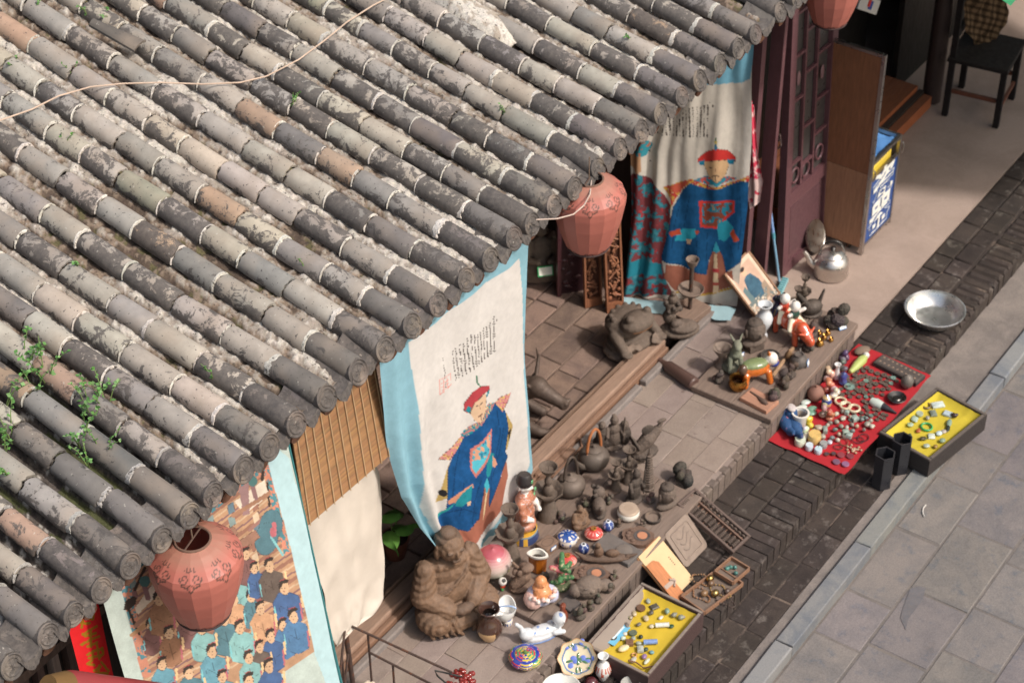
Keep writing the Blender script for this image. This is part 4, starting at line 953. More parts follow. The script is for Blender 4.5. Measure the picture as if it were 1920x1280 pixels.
b = MB(); b.grid(30, 8, lambda i, j: (9.27+4.6*i/29, 3.32+1.0*j/7, 2.10+.4*j/7+.02*math.sin(i*1.3)), c8(60, 132, 92)); b.build('cloth', CLOTH, t, ang=180)
for x in (9.4, 11.5, 13.6):
    b = MB(); b.tube([(x, 3.34, 2.08), (x, 4.62, 2.05)], .012, c8(120, 120, 118), 8); b.build('strut', METAL, t)
t = thing('parasol', 'big cloth parasol added out of view beyond the right edge to shade the shop', 'parasol', (11.75, 3.2, -.31))  # unseen shade caster, added to darken the shop floor and interior
b = MB(); b.lathe([(.01, 2.35), (.6, 2.22), (1.3, 1.94), (1.28, 1.93), (.6, 2.20), (.01, 2.33)], c8(70, 130, 96), 8); b.build('canopy', CLOTH, t, ang=15)
b = MB(); b.lathe([(.02, .05), (.02, 2.32)], c8(150, 150, 148), 10); b.build('pole', METAL, t)
b = MB(); b.lathe([(.22, 0), (.2, .06), (.05, .1)], c8(120, 118, 114), 16); b.build('base', STONE, t)
# chair with the checked cloth
t = thing('wooden_chair', 'dark wooden chair in the shade of the next shop', 'chair', (11.66, 4.28, -.122), .15)
CH = c8(26, 19, 18)
for x, y_ in ((-.2, -.17), (.2, -.17)): b = MB(); b.box((x, y_, .22), (.02, .02, .22), CH); b.build('leg', MATTE, t)
for x in (-.2, .2): b = MB(); b.box((x, .19, .46), (.02, .02, .46), CH); b.build('leg', MATTE, t)
b = MB(); b.box((0, .01, .45), (.235, .21, .014), CH, bev=.006); b.build('seat', MATTE, t)
for z in (.62, .88): b = MB(); b.box((0, .19, z), (.18, .012, .03), CH); b.build('back_rail', MATTE, t)
for a in ((0, -.17, .14, .18, .01), (-.2, .01, .2, .01, .155), (.2, .01, .2, .01, .155)): b = MB(); b.box((a[0], a[1], a[2]), (a[3], a[4], .014), c8(104, 62, 46)); b.build('stretcher', MATTE, t)
def wk(u, v, t): return PV(u, v, (11.35, 4.52, 0), (11.95, 4.22, 0))
b, px = cloth_grid([(0, (1796, -30), (1884, -50)), (.3, (1802, 10), (1886, 0)), (.7, (1808, 60), (1888, 42)), (1, (1838, 92), (1872, 70))], 60, 60, wk, fld(3.3, .03, 5))
A = Art(px, c8(120, 96, 74)); k = (np.sin(px[:, 0]*.52+px[:, 1]*.12) > .0); A.c[k] *= .45; k = (np.sin(px[:, 1]*.5-px[:, 0]*.12) > .2); A.c[k] *= .4; b.pc = A.c
tag(b.build('checked_cloth', PRINT, ang=180), 'brown and black checked cloth hanging in the dim shop', 'cloth')
b = MB(); q = [PY(1611, 14, 4.58), PY(1646, 26, 4.58), PY(1646, 4, 4.58), PY(1612, -8, 4.58)]; M, L, W = frame(q); b.box((0, 0, 0), (L/2, W/2, .004), c8(200, 196, 192), M=M); b.box((.02, .0, .005), (.03, W*.3, .002), c8(60, 80, 150), M=M); b.box((-.01, .01, .006), (.02, W*.25, .002), c8(190, 60, 50), M=M)
tag(b.build('sign_card', PAPER, ang=20), 'small white card with a red and blue mark under the shop lintel', 'card')

# ================================================================== things on the street side: kettle and basin
t = thing('kettle', 'dented aluminium kettle standing by the lattice door', 'kettle', tuple(P(1557, 512, -.12)), 0)
k = 1/ppm(P(1557, 512, -.12)); R = 33*k
b = MB(); b.lathe([(.86*R, 0), (.98*R, .03*R), (1.0*R, .12*R), (.98*R, .75*R), (.99*R, .8*R), (.93*R, 1.0*R), (.78*R, 1.22*R), (.62*R, 1.35*R)], c8(206, 200, 194), 40); b.build('body', METAL, t)
b = MB(); b.lathe([(.66*R, 1.33*R), (.66*R, 1.38*R), (.5*R, 1.52*R), (.3*R, 1.60*R), (.14*R, 1.64*R)], c8(210, 206, 200), 36); ld = b.build('lid', METAL, t)
b = MB(); b.lathe([(.11*R, 1.63*R), (.13*R, 1.70*R), (.17*R, 1.78*R), (.1*R, 1.86*R), (0, 1.88*R)], c8(30, 28, 28), 16); b.build('knob', LACQ, ld)
d = Vector((-.45, .9, 0)).normalized()
b = MB(); b.tube([d*.9*R+Vector((0, 0, .45*R)), d*1.2*R+Vector((0, 0, .7*R)), d*1.42*R+Vector((0, 0, 1.15*R)), d*1.6*R+Vector((0, 0, 1.38*R))], [.26*R, .2*R, .14*R, .12*R], c8(206, 200, 194), 14); b.build('spout', METAL, t)
hd = d; pts = [hd*(-.72*R*math.cos(a))+Vector((0, 0, 1.2*R+1.05*R*math.sin(a))) for a in np.linspace(0.1, PI-.1, 15)]
b = MB(); b.tube(pts, .04*R, c8(150, 146, 142), 8); hh = b.build('handle', METAL, t); b = MB(); b.tube(pts[4:11], .10*R, c8(34, 30, 28), 10); b.build('grip', LACQ, hh)
for sgn in (-1, 1): b = MB(); p = hd*(sgn*.72*R)+Vector((0, 0, 1.27*R)); b.ell(p, (.07*R, .07*R, .1*R), c8(170, 166, 160)); b.build('lug', METAL, t)
lp = P(1548, 482, -.12); b = MB(); b.lathe([(0, 0), (.105, 0), (.108, .012), (.1, .006), (0, .004)], c8(176, 168, 160), 30, M=Matrix.Translation((0, 0, .1)) @ Matrix.Rotation(1.2, 4, 'X') @ Matrix.Rotation(0, 4, 'Z')); tag(b.build('tin_lid', METAL, None, tuple(lp+np.array([0.02, .1, .01]))), 'round tin lid propped behind the kettle', 'lid')
c = P(1750, 600, -.13); k = 1/ppm(c); R = 57*k
b = MB(); b.lathe([(0, .012), (.55*R, .012), (.62*R, .018), (.78*R, .2*R), (.9*R, .44*R), (.97*R, .47*R), (1.0*R, .46*R), (1.0*R, .445*R), (.96*R, .445*R), (.80*R, .18*R), (.64*R, .0), (.6*R, 0), (0, .0)][::-1], c8(214, 212, 208), 64)
tag(b.build('steel_basin', STEEL, None, tuple(c+np.array([0, 0, .006]))), 'shiny stainless steel basin on the dark brick step edge', 'basin')
# ================================================================== goods on the platform
def loc_(u, v, z): p = P(u, v, z); return p, 1/ppm(p)
ZB = .036                                       # top of the left display board
def board(label, x0, x1, y0, y1, z0, z1, planks):
    t = thing('display_board', label, 'board', (0, 0, 0)); n = len(planks)-1
    for i in range(n):
        a, e = y0+(y1-y0)*planks[i], y0+(y1-y0)*planks[i+1]; b = MB(); b.box(((x0+x1)/2, (a+e)/2, (z0+z1)/2), ((x1-x0)/2, (e-a)/2-.0015, (z1-z0)/2), jit(c8(124, 107, 96), .06), bev=.004); b.build('plank', WOOD, t)
    return t
t = board('long dusty display board crowded with teapots and candle stands, at the near end', 5.77, 7.02, 3.77, 4.40, .006, ZB, [0, .42, .78, 1])
t2 = board('dusty display board holding the white vase and the orange ox', 7.77, 8.82, 3.768, 4.29, .006, .04, [0, .5, 1])
def lathe_o(name, label, cat, u, v, z, prof, col, mat, n=28, group=None, sx=1, sy=1, fn=None, ang=40, rz=0):
    p, k = loc_(u, v, z); b = MB(); pf = [((q[0]*k, q[1]*k*VS)+tuple(q[2:])) for q in prof]
    b.lathe(pf, col, n, sx=sx, sy=sy, fn=(lambda t_, r, zz: fn(t_, r, zz, k)) if fn else None)
    o = b.build(name, mat, None, tuple(p), rz, ang); return tag(o, label, cat, group)
DB = c8(100, 87, 77); DKB = c8(66, 58, 53)
# ---- candle stands
def candle_stand(u, v, z, s_, label, cupr=17, bowlr=27, baser=20, Ht=1.0, group='dark pottery candle stands'):
    p, k = loc_(u, v, z); k *= s_; t = thing('candle_stand', label, 'candle stand', tuple(p), 0, group)
    h = lambda a: a*k*VS*Ht
    b = MB(); b.lathe([(baser*k, 0), (baser*k, h(3)), (baser*.9*k, h(7)), (baser*.88*k, h(14)), (baser*.72*k, h(18)), (baser*.66*k, h(28)), (baser*.5*k, h(33)), (baser*.5*k, h(40))], DB, 28); b.build('base', CARVED, t)
    def lob(t_, r, zz): return (r*(1+.045*math.cos(9*t_)*(r/(bowlr*k))**2), zz)
    b = MB(); b.lathe([(baser*.45*k, h(40)), (bowlr*.62*k, h(43)), (bowlr*k, h(54)), (bowlr*1.0*k, h(57)), (bowlr*.9*k, h(56)), (bowlr*.6*k, h(48)), (0, h(46))], DB, 36, fn=lob); b.build('bowl', CARVED, t)
    b = MB(); b.lathe([(8*k, h(46)), (10*k, h(55)), (9*k, h(62)), (5*k, h(66)), (7*k, h(71)), (7*k, h(76)), (4*k, h(80)), (4*k, h(90))], DB, 20); b.build('stem', CARVED, t)
    b = MB(); b.lathe([(5*k, h(89)), (cupr*.7*k, h(93)), (cupr*k, h(102)), (cupr*.92*k, h(102)), (cupr*.6*k, h(95)), (0, h(93))], DB, 28); cu = b.build('cup', CARVED, t)
    b = MB(); b.tube([(0, 0, h(93)), (0, 0, h(103))], .0016, DKB, 5); b.build('pricket', RUST, cu)
candle_stand(957, 1048, ZB, 1.0, 'dark pottery candle stand with a lobed bowl behind the big peach')
candle_stand(1028, 968, ZB, 1.05, 'dark pottery candle stand with a lobed bowl behind the porcelain figure', Ht=.92)
candle_stand(1178, 902, ZB, .62, 'small dark candle stand beside the little pagoda', cupr=20, Ht=1.0)
candle_stand(1154, 918, ZB, .58, 'smallest dark candle stand with a broad cup, next to the round teapot', cupr=20, Ht=.95)
# ---- teapots
def teapot(u, v, z, R, label, col, hcol, spout_dir, hl=1.0, squat=.85, mat=BRONZE):
    p, k = loc_(u, v, z); R = R*k; t = thing('teapot', label, 'teapot', tuple(p))
    b = MB(); b.lathe([(.55*R, 0), (.62*R, .03*R), (.86*R, .28*R*squat), (1.0*R, .72*R*squat), (.96*R, 1.08*R*squat), (.74*R, 1.42*R*squat), (.5*R, 1.56*R*squat), (.46*R, 1.56*R*squat)], col, 36); b.build('body', mat, t)
    z1 = 1.55*R*squat; b = MB(); b.lathe([(.50*R, z1), (.48*R, z1+.06*R), (.3*R, z1+.16*R), (.1*R, z1+.2*R), (.07*R, z1+.26*R), (.12*R, z1+.32*R), (.08*R, z1+.38*R), (0, z1+.4*R)], tuple(c*1.1 for c in col), 28); b.build('lid', mat, t)
    d = Vector((math.cos(spout_dir), math.sin(spout_dir), 0)); b = MB(); b.tube([d*.8*R+Vector((0, 0, .55*R*squat)), d*1.15*R+Vector((0, 0, .75*R*squat)), d*1.38*R+Vector((0, 0, 1.2*R*squat)), d*1.55*R+Vector((0, 0, 1.45*R*squat))], [.28*R, .2*R, .13*R, .1*R], col, 12); b.build('spout', mat, t)
    e = Vector((-d.y, d.x, 0)) if hl < 0 else d; hh = abs(hl)
    pts = [e*(-.62*R*math.cos(a))+Vector((0, 0, 1.35*R*squat+1.35*R*hh*math.sin(a))) for a in np.linspace(0, PI, 17)]
    b = MB(); b.tube(pts, .095*R, hcol, 8); b.build('handle', MATTE if hcol[0] > .15 else mat, t)
    for sg in (-1, 1): b = MB(); b.ell(e*(sg*.6*R)+Vector((0, 0, 1.38*R*squat)), (.1*R, .1*R, .12*R), col); b.build('lug', mat, t)
teapot(1113, 872, ZB, 30, 'round dark teapot with an orange wicker handle', c8(98, 88, 80), c8(176, 108, 64), 2.95, hl=1.35)
teapot(1070, 922, ZB, 28, 'dusty dark teapot with a tall dark hoop handle', c8(108, 96, 87), c8(84, 72, 64), 2.9, hl=1.45)
# ---- lidded pots, jars, vases
RC = c8(196, 74, 66); CRM = c8(224, 216, 204); BLW = c8(52, 84, 150)
def spots(b0, spot, dens, seed):
    rr = random.Random(seed); tab = [spot if rr.random() < dens else b0 for _ in range(97)]
    return lambda t_, k=0: tab[(int(t_*7+k*2.6)*13+k*29) % 97]
for (u, v, lab) in ((1113, 1006, 'red lidded porcelain bowl behind the small blue ball jar by the round inkstone'), (1064, 1056, 'red lidded porcelain bowl in front of the blue and white lidded pot')):
    p, k = loc_(u, v, ZB); t = thing('lidded_bowl', lab, 'bowl', tuple(p), 0, 'red lidded bowls'); R = 17.5*k; f = spots(RC, c8(226, 150, 140), .22, u)
    b = MB(); b.lathe([(.55*R, 0), (.6*R, .06*R), (.62*R, .15*R), (.98*R, .4*R, f), (1.0*R, .5*R, f), (.95*R, .52*R, c8(196, 170, 100))], RC, 32); b.build('bowl', GLAZE, t)
    b = MB(); b.lathe([(1.02*R, .55*R, c8(200, 176, 110)), (1.0*R, .62*R, c8(226, 180, 160)), (.8*R, .88*R, f), (.45*R, 1.06*R, f), (.22*R, 1.12*R, RC), (.2*R, 1.17*R, c8(190, 150, 60)), (.3*R, 1.3*R, c8(190, 150, 60)), (.18*R, 1.31*R, c8(150, 110, 50)), (0, 1.2*R, c8(120, 80, 40))], RC, 32); b.build('lid', GLAZE, t)
p, k = loc_(1064, 1020, ZB); t = thing('lidded_pot', 'blue and white lidded porcelain pot beside the small price-tagged box', 'pot', tuple(p)); R = 19*k; f = spots(CRM, c8(90, 116, 170), .3, 2); f2_ = spots(BLW, CRM, .2, 9)
b = MB(); b.lathe([(.55*R, 0), (.7*R, .1*R, f), (.98*R, .6*R, f), (1.0*R, .9*R, f), (.92*R, 1.05*R)], CRM, 32); b.build('body', GLAZE, t)
b = MB(); b.lathe([(.96*R, 1.05*R, CRM), (.94*R, 1.15*R, CRM), (.75*R, 1.3*R, f2_), (.4*R, 1.42*R, f2_), (.16*R, 1.45*R, BLW), (.14*R, 1.56*R, BLW), (0, 1.62*R, BLW)], CRM, 32); b.build('lid', GLAZE, t)
for a in (2.4, -.7): b = MB(); b.ell((1.02*R*math.cos(a), 1.02*R*math.sin(a), .62*R), (.16*R, .16*R, .18*R), CRM); b.build('lug', GLAZE, t)
for (u, v, lab) in ((1140, 993, 'small blue ball-shaped jar beside the red bowl nearer the carved inkstone'), (1094, 1036, 'small blue ball-shaped jar between the two red lidded bowls')):
    f = spots(c8(54, 74, 136), c8(190, 200, 220), .3, u); lathe_o('ball_jar', lab, 'jar', u, v, ZB, [(5, 0), (8, 2), (10.7, 8, c8(50, 72, 138)), (9.6, 14, f), (5, 17.5, f), (4, 18.5, c8(220, 222, 226)), (2.6, 18.5, c8(220, 222, 226)), (2.4, 15, c8(30, 30, 36)), (0, 14, c8(20, 20, 24))], c8(50, 72, 138), GLAZE, 26, 'blue ball jars')
lathe_o('white_jar', 'low white ceramic jar with a brown lid, on small feet', 'jar', 1178, 968, ZB, [(15, 0, CRM), (20.5, 5), (21.5, 9), (20, 14), (18.5, 15.5, c8(170, 150, 132)), (17.5, 17, c8(186, 166, 146)), (9, 17.6, c8(176, 156, 138)), (0, 17.2, c8(170, 150, 132))], c8(230, 224, 212), GLAZE, 36)
lathe_o('handled_dish', 'small dark round dish with a raised rim beside the white jar', 'dish', 1224, 974, ZB, [(13, 0), (15.5, 2), (16, 7), (14.5, 7.5), (13, 2.5, c8(120, 104, 92)), (0, 2, c8(126, 110, 98))], DKB, CARVED, 30)
p, k = loc_(1008, 1070, ZB)                     # amber cup
b = MB(); pr8 = [(11*k, 0), (13*k, 3*k), (14.2*k, 22*k*VS), (14.4*k, 24*k*VS)]
def sq(t_, r, z): return (r*(1+.06*math.cos(4*t_)), z+.10*r*math.cos(2*t_)*(1 if z > .03 else 0))
t = thing('faceted_cup', 'amber faceted cup with a wavy white rim', 'cup', tuple(p), .4)
b.lathe(pr8, c8(170, 96, 30), 8, fn=sq, sx=.75, sy=1.15); b.build('body', GLAZE, t, ang=20)
b = MB(); b.lathe([(14.2*k, 24*k*VS, c8(170, 96, 30)), (14.8*k, 31*k*VS, c8(170, 96, 30)), (17*k, 33*k*VS), (17*k, 36*k*VS), (13.5*k, 36*k*VS), (12*k, 27*k*VS), (0, 25*k*VS, c8(60, 52, 46))], c8(226, 222, 212), 16, fn=sq, sx=.75, sy=1.15); b.build('rim', GLAZE, t)
# brown vase, pumpkin box, white pot, etc.
def vf(t_, k=0): return c8(196, 160, 116) if (2.9 < t_ < 4.3) and (int(t_*19) % 3) else c8(72, 50, 42)
lathe_o('brown_vase', 'squat dark brown vase with a pale flower patch and a flared mouth', 'vase', 918, 1194, 0, [(14, 0), (17, 3), (24.5, 16, vf), (25, 24, vf), (19, 36), (11.5, 43), (11, 47), (18, 57), (20.5, 60), (19, 61), (11, 52), (9, 44, c8(24, 18, 16)), (0, 42, c8(16, 12, 12))], c8(72, 50, 42), GLAZE, 40)
p, k = loc_(985, 1240, 0); t = thing('pumpkin_box', 'round many-coloured enamel box shaped like a pumpkin', 'box', tuple(p), .3); R = 32.5*k
PC = [c8(44, 62, 150), c8(206, 176, 60), c8(58, 140, 100), c8(190, 62, 66)]
def pk(seed):
    rr = random.Random(seed); tab = [rr.random() for _ in range(400)]
    def f(t_, k=0):
        i = int(t_/(2*PI)*8) % 8; q = tab[(int(t_*15)*7+k*31) % 400]; c = PC[(i+(seed % 2)) % 4]
        return c if q < .92 else (c8(206, 130, 120) if q < .96 else c8(220, 200, 150))
    return f
def pl(t_, r, z): return (r*(1-.055*abs(math.cos(4*t_))**6), z)
b = MB(); b.lathe([(.6*R, 0, PC[0])]+[(R*math.cos(a)*.98+.02*R, .42*R+.42*R*math.sin(a), pk(i)) for i, a in enumerate(np.linspace(-1.0, .62, 12))], PC[0], 96, fn=pl); b.build('body', GLAZE, t)
b = MB(); b.lathe([(.62*R, .665*R, PC[1])]+[(R*q, .68*R+.12*R*(1-(q/.6)**2), pk(20+i)) for i, q in enumerate((.58, .48, .38, .28, .16))]+[(.13*R, .80*R, c8(90, 120, 60)), (.1*R, .9*R, c8(90, 120, 60)), (0, .94*R, c8(90, 120, 60))], PC[1], 80); b.build('lid', GLAZE, t)
# white ingot-shaped bowl with handle
p, k = loc_(952, 1166, 0); t = thing('porcelain_basket', 'white and blue boat-shaped porcelain bowl with a handle across, tilted', 'bowl', tuple(p), .5); R = 27*k
def boat(t_, r, z): return (r*(1+.10*math.cos(2*t_)), z+.26*r*math.cos(2*t_)*(z/(.9*R)))
fb = spots(CRM, c8(80, 110, 180), .45, 4)
b = MB(); b.lathe([(.42*R, 0, fb), (.45*R, .3*R, fb), (.36*R, .42*R)], CRM, 32, sx=1.0, sy=.8); b.build('foot', GLAZE, t)
MM = Matrix.Translation((0, 0, .40*R)) @ Matrix.Rotation(-.28, 4, 'X') @ Matrix.Rotation(.15, 4, 'Y')
b = MB(); b.lathe([(.34*R, 0), (.7*R, .28*R), (.95*R, .68*R), (1.02*R, .9*R), (.96*R, .9*R), (.85*R, .6*R), (.5*R, .22*R), (0, .16*R)], c8(226, 226, 222), 40, sx=1.05, sy=.85, fn=boat, M=MM); b.build('bowl', GLAZE, t)
b = MB(); b.tube([MM @ Vector((0, -.8*R*math.cos(a), .72*R+.34*R*math.sin(a))) for a in np.linspace(0, PI, 13)], .06*R, c8(150, 176, 214), 8); b.build('handle', GLAZE, t)

# ---- statues and figurines
NAMEFIX = {'lying_head': 'stone_head_carving'}
def statue(name, label, cat, u, v, z, H, prims, mat, rz=0, voxel=None, disp=(.004, 30), fold=None, smooth=2, group=None, parts=()):
    """prims in units of the figure's height, facing -Y"""
    p, k = loc_(u, v, z); s_ = H*k*VS
    pr = []
    for q in prims:
        if q[0] == 'c': pr.append(('c', tuple(x*s_ for x in q[1]), q[2]*s_, tuple(x*s_ for x in q[3]), q[4]*s_, q[5]))
        else: pr.append((q[0], tuple(x*s_ for x in q[1]), tuple(x*s_ for x in q[2]))+tuple(q[3:]))
    fo = [(tuple(x*s_ for x in c), A*s_, kk/s_, rad*s_) for c, A, kk, rad in fold] if fold else None
    b = sculpt(pr, voxel or s_/85, smooth, (disp[0]*s_, disp[1]/s_) if disp else None, fo)
    o = b.build(name, mat, None, tuple(p), rz, 80); return tag(o, label, cat, group), s_
BW = c8(116, 90, 70); BWd = c8(90, 70, 56)
buddha = [('e', (0, -.03, .12), (.36, .27, .14), BW), ('e', (-.22, -.10, .16), (.17, .18, .13), BW), ('e', (.22, -.10, .16), (.17, .18, .13), BW), ('e', (0, .05, .34), (.26, .19, .24), BW), ('e', (0, .05, .54), (.22, .15, .16), BW), ('e', (0, .04, .64), (.20, .125, .07), BW),
          ('c', (-.21, .05, .60), .095, (-.27, .0, .36), .115, BW), ('c', (-.27, .0, .36), .11, (-.13, -.17, .27), .085, BW), ('c', (.21, .05, .60), .095, (.27, .0, .36), .115, BW), ('c', (.27, .0, .36), .11, (.13, -.17, .27), .085, BW), ('e', (0, -.23, .27), (.10, .06, .05), BWd),
          ('c', (0, .03, .66), .07, (0, .01, .74), .065, BW), ('e', (0, -.01, .83), (.115, .125, .135), BW), ('e', (0, .02, .955), (.08, .08, .06), BWd), ('e', (0, .03, .90), (.118, .115, .08), BWd), ('e', (-.118, .01, .80), (.022, .035, .075), BW), ('e', (.118, .01, .80), (.022, .035, .075), BW),
          ('e', (0, -.135, .82), (.02, .03, .045), BW), ('e', (0, -.122, .755), (.045, .02, .015), BWd), ('e', (-.05, -.115, .85), (.035, .02, .012), BWd), ('e', (.05, -.115, .85), (.035, .02, .012), BWd), ('e', (0, -.11, .725), (.04, .03, .03), BW)]
def ridge(pts, r, col): return [('c', a, r, b_, r, col) for a, b_ in zip(pts, pts[1:])]
for i in range(7):      # robe folds over the chest and the lap
    f = i/6; buddha += ridge([(.20-.06*f, .02-.04*f, .66-.05*f), (.10-.05*f, -.10-.01*f, .56-.05*f), (-.02-.08*f, -.12, .47-.06*f), (-.16-.05*f, -.07, .42-.06*f)], .015, BWd if i % 2 else BW)
for sx in (-1, 1):
    for i in range(5): buddha += ridge([(sx*(.04+.05*i), -.20, .285-.012*i), (sx*(.12+.05*i), -.26+.012*i, .19-.012*i), (sx*(.10+.055*i), -.285+.02*i, .09), (sx*(.05+.06*i), -.28+.02*i, .03)], .015, BWd if i % 2 else BW)
statue('buddha_statue', 'large brown carved seated Buddha statue with draped robe, beside the peach', 'statue', 848, 1150, 0, 168, buddha, mk('carved_wood', .75, var=.35, vs=16, bstr=.5, bs=60, dust=.3), rz=-.42, voxel=.0042, disp=(.006, 26), smooth=1, fold=[((-.26, -.26, .16), .005, 110, .22), ((.26, -.26, .16), .005, 110, .22), ((-.32, .0, .70), .0045, 100, .34), ((.32, .0, .70), .0045, 100, .34)])
# porcelain court figure
p, k = loc_(988, 1000, ZB); RB_ = c8(178, 118, 92); WH = c8(226, 220, 212)
fig = [('e', (0, 0, .30), (.15, .13, .28), RB_), ('e', (0, 0, .52), (.16, .12, .14), RB_), ('c', (-.15, 0, .56), .06, (-.19, -.06, .36), .055, RB_), ('c', (-.19, -.06, .36), .05, (-.12, -.15, .30), .035, WH), ('c', (.15, 0, .56), .06, (.19, -.04, .38), .055, RB_), ('c', (.19, -.06, .38), .045, (.17, -.14, .24), .03, WH),
       ('c', (0, 0, .62), .05, (0, -.01, .70), .045, WH), ('e', (0, -.02, .755), (.075, .085, .085), WH), ('e', (-.078, 0, .755), (.015, .02, .035), WH), ('e', (.078, 0, .755), (.015, .02, .035), WH), ('e', (0, -.105, .75), (.012, .018, .02), WH), ('e', (0, 0, .10), (.17, .15, .10), RB_), ('e', (0, -.10, .06), (.06, .06, .05), c8(40, 40, 44))]
o, s_ = statue('porcelain_figure', 'porcelain court official figure with a black hat and patterned coral robe', 'figure', 984, 990, ZB+.055, 112, fig, mk('figure_glaze', .3, var=.2, vs=70, bstr=.2, bs=160, spec=.5, coat=.3, speck=(95, .60, c8(190, 190, 196))), rz=.25, disp=(.002, 40), fold=[((0, 0, 1.4), .004, 60, 3)])
b = MB(); b.lathe([(.085*s_, .78*s_), (.098*s_, .80*s_), (.10*s_, .86*s_), (.088*s_, .88*s_), (.085*s_, .93*s_), (.06*s_, .96*s_), (0, .965*s_)], c8(48, 44, 44), 24, sy=1.1); hh = b.build('hat', LACQ, o)
b = MB(); b.ell((.0, -.105*s_, .855*s_), (.03*s_, .012*s_, .03*s_), c8(80, 150, 100)); b.build('badge', GLAZE, hh)
for (x, z) in ((.15, .60), (.11, .54)): b = MB(); b.ell((x*s_, -.09*s_, z*s_), (.032*s_, .014*s_, .032*s_), c8(104, 160, 112)); b.build('rosette', GLAZE, o)
fbs = spots(c8(60, 72, 110), c8(206, 160, 60), .5, 3); b = MB(); b.lathe([(.21*s_, -.055), (.22*s_, -.05, fbs), (.2*s_, -.006, fbs), (.19*s_, 0.002, c8(120, 140, 150))], c8(70, 74, 104), 20, sy=.85); b.build('plinth', GLAZE, o)
# peach with two boys
p, k = loc_(925, 1082, ZB); t = thing('peach_ornament', 'big porcelain peach, pink above and pale green below, held by two small boys', 'ornament', tuple(p)); R = 34*k
def pcol(q):
    a, m_, e = c8(178, 92, 100), c8(204, 180, 172), c8(148, 172, 146)
    w_ = min(1, max(0, (q-.16)/.24)); x_ = min(1, max(0, (q-.40)/.35)); return tuple((a[i]*(1-w_)+m_[i]*w_)*(1-x_)+e[i]*x_ for i in range(3))
MM = Matrix.Translation((0, 0, 1.25*R)); pf = []
for i in range(20):
    a = PI/2-PI*i/19; r = R*math.cos(a)*1.02; z = R*(.92*math.sin(a)+(.10 if i == 0 else 0)); pf.append((max(r, 1e-6), z, pcol(i/19)))
b = MB(); b.lathe(pf[::-1], pf[0][2], 40, M=MM); b.build('peach', GLAZE, t)
def boy(dx, dy, sh, pa):
    b = sculpt([('e', (dx, dy, .62*R), (.25*R, .25*R, .24*R), c8(232, 226, 218)), ('e', (dx-.03*R, dy-.08*R, .76*R), (.14*R, .14*R, .1*R), c8(36, 34, 34)), ('e', (dx, dy, .34*R), (.19*R, .16*R, .2*R), sh), ('c', (dx, dy, .40*R), .08*R, (dx*.75, dy*.75, .66*R), .07*R, sh), ('c', (dx-.08*R, dy, .25*R), .1*R, (dx-.1*R, dy-.05*R, .06*R), .08*R, pa), ('c', (dx+.08*R, dy, .25*R), .1*R, (dx+.1*R, dy+.05*R, .06*R), .08*R, pa)], R*.035, 1)
    b.build('boy', GLAZE, t)
boy(-.45*R, -.95*R, c8(196, 62, 40), c8(74, 150, 84)); boy(.95*R, -.35*R, c8(176, 130, 90), c8(140, 150, 84))
# lying porcelain boy pillow
WB = c8(206, 208, 210); BB = c8(120, 144, 190)
boyp = [('e', (0, 0, .16), (.62, .30, .15), WB), ('e', (0, 0, .05), (.66, .32, .06), BB), ('e', (-.45, 0, .32), (.26, .22, .20), WB), ('e', (.05, 0, .28), (.5, .24, .14), WB), ('e', (.62, -.06, .62), (.22, .21, .24), WB), ('e', (.62, -.06, .42), (.16, .16, .14), WB), ('e', (.64, -.12, .84), (.06, .09, .03), BB), ('c', (.4, -.22, .24), .10, (.66, -.28, .22), .09, WB), ('c', (.4, .2, .24), .10, (.66, .2, .22), .09, WB),
        ('c', (-.55, .05, .32), .11, (-.62, .1, .6), .08, WB), ('c', (-.62, .1, .6), .08, (-.76, .1, .78), .07, WB), ('e', (-.05, .05, .41), (.05, .05, .02), BB), ('e', (.2, -.1, .39), (.05, .05, .02), BB), ('e', (-.25, -.12, .38), (.05, .05, .02), BB), ('e', (.70, -.27, .62), (.03, .03, .03), WB)]
statue('porcelain_boy', 'white porcelain boy lying on his belly, feet raised', 'figure', 1013, 1193, 0, 47, boyp, GLAZE, rz=-.55, voxel=.005, disp=None)
OR = c8(208, 140, 92); LV = c8(196, 196, 216); PK = c8(220, 180, 168)
lb = [('e', (0, 0, .28), (.42, .36, .28), LV), ('e', (-.25, -.05, .25), (.24, .3, .24), PK), ('e', (.26, -.05, .25), (.24, .28, .24), LV), ('e', (0, -.12, .45), (.26, .24, .24), OR), ('e', (0, -.04, .80), (.17, .17, .19), OR), ('e', (0, -.02, .62), (.24, .18, .12), OR), ('e', (0, -.2, .77), (.03, .04, .04), OR)]+[('e', (.36*math.cos(a), .36*math.sin(a)-.05, .42+.07*(i % 2)), (.07, .07, .07), PK if i % 2 else c8(226, 214, 206)) for i, a in enumerate(np.linspace(-2.9, -.2, 9))]+[('e', (.3*math.cos(a), .3*math.sin(a)-.05, .36), (.045, .045, .045), c8(70, 54, 50)) for a in np.linspace(-2.7, -.3, 6)]
statue('laughing_buddha', 'small porcelain laughing Buddha with an orange belly and pastel robe', 'figure', 1013, 1128, ZB, 55, lb, GLAZE, rz=-.5, disp=(.01, 12))
def blob(n, col, seed, spread=(.35, .3, .5), r=(.1, .22), zmin=.1):
    rr = random.Random(seed); out = [('e', (0, 0, .16), (.32, .28, .17), col)]
    for i in range(n):
        z = rr.uniform(zmin, 1-.12); q = (1-z*.55); a = rr.uniform(0, 6.28); d = rr.uniform(0, 1)*q; s_ = rr.uniform(*r)
        out.append(('e', (spread[0]*d*math.cos(a), spread[1]*d*math.sin(a), z*spread[2]/.5*.9), (s_, s_*.85, s_*rr.uniform(.7, 1.4)), tuple(c*rr.uniform(.8, 1.2) for c in col), (rr.uniform(-1, 1), rr.uniform(-1, 1), 0)))
    return out
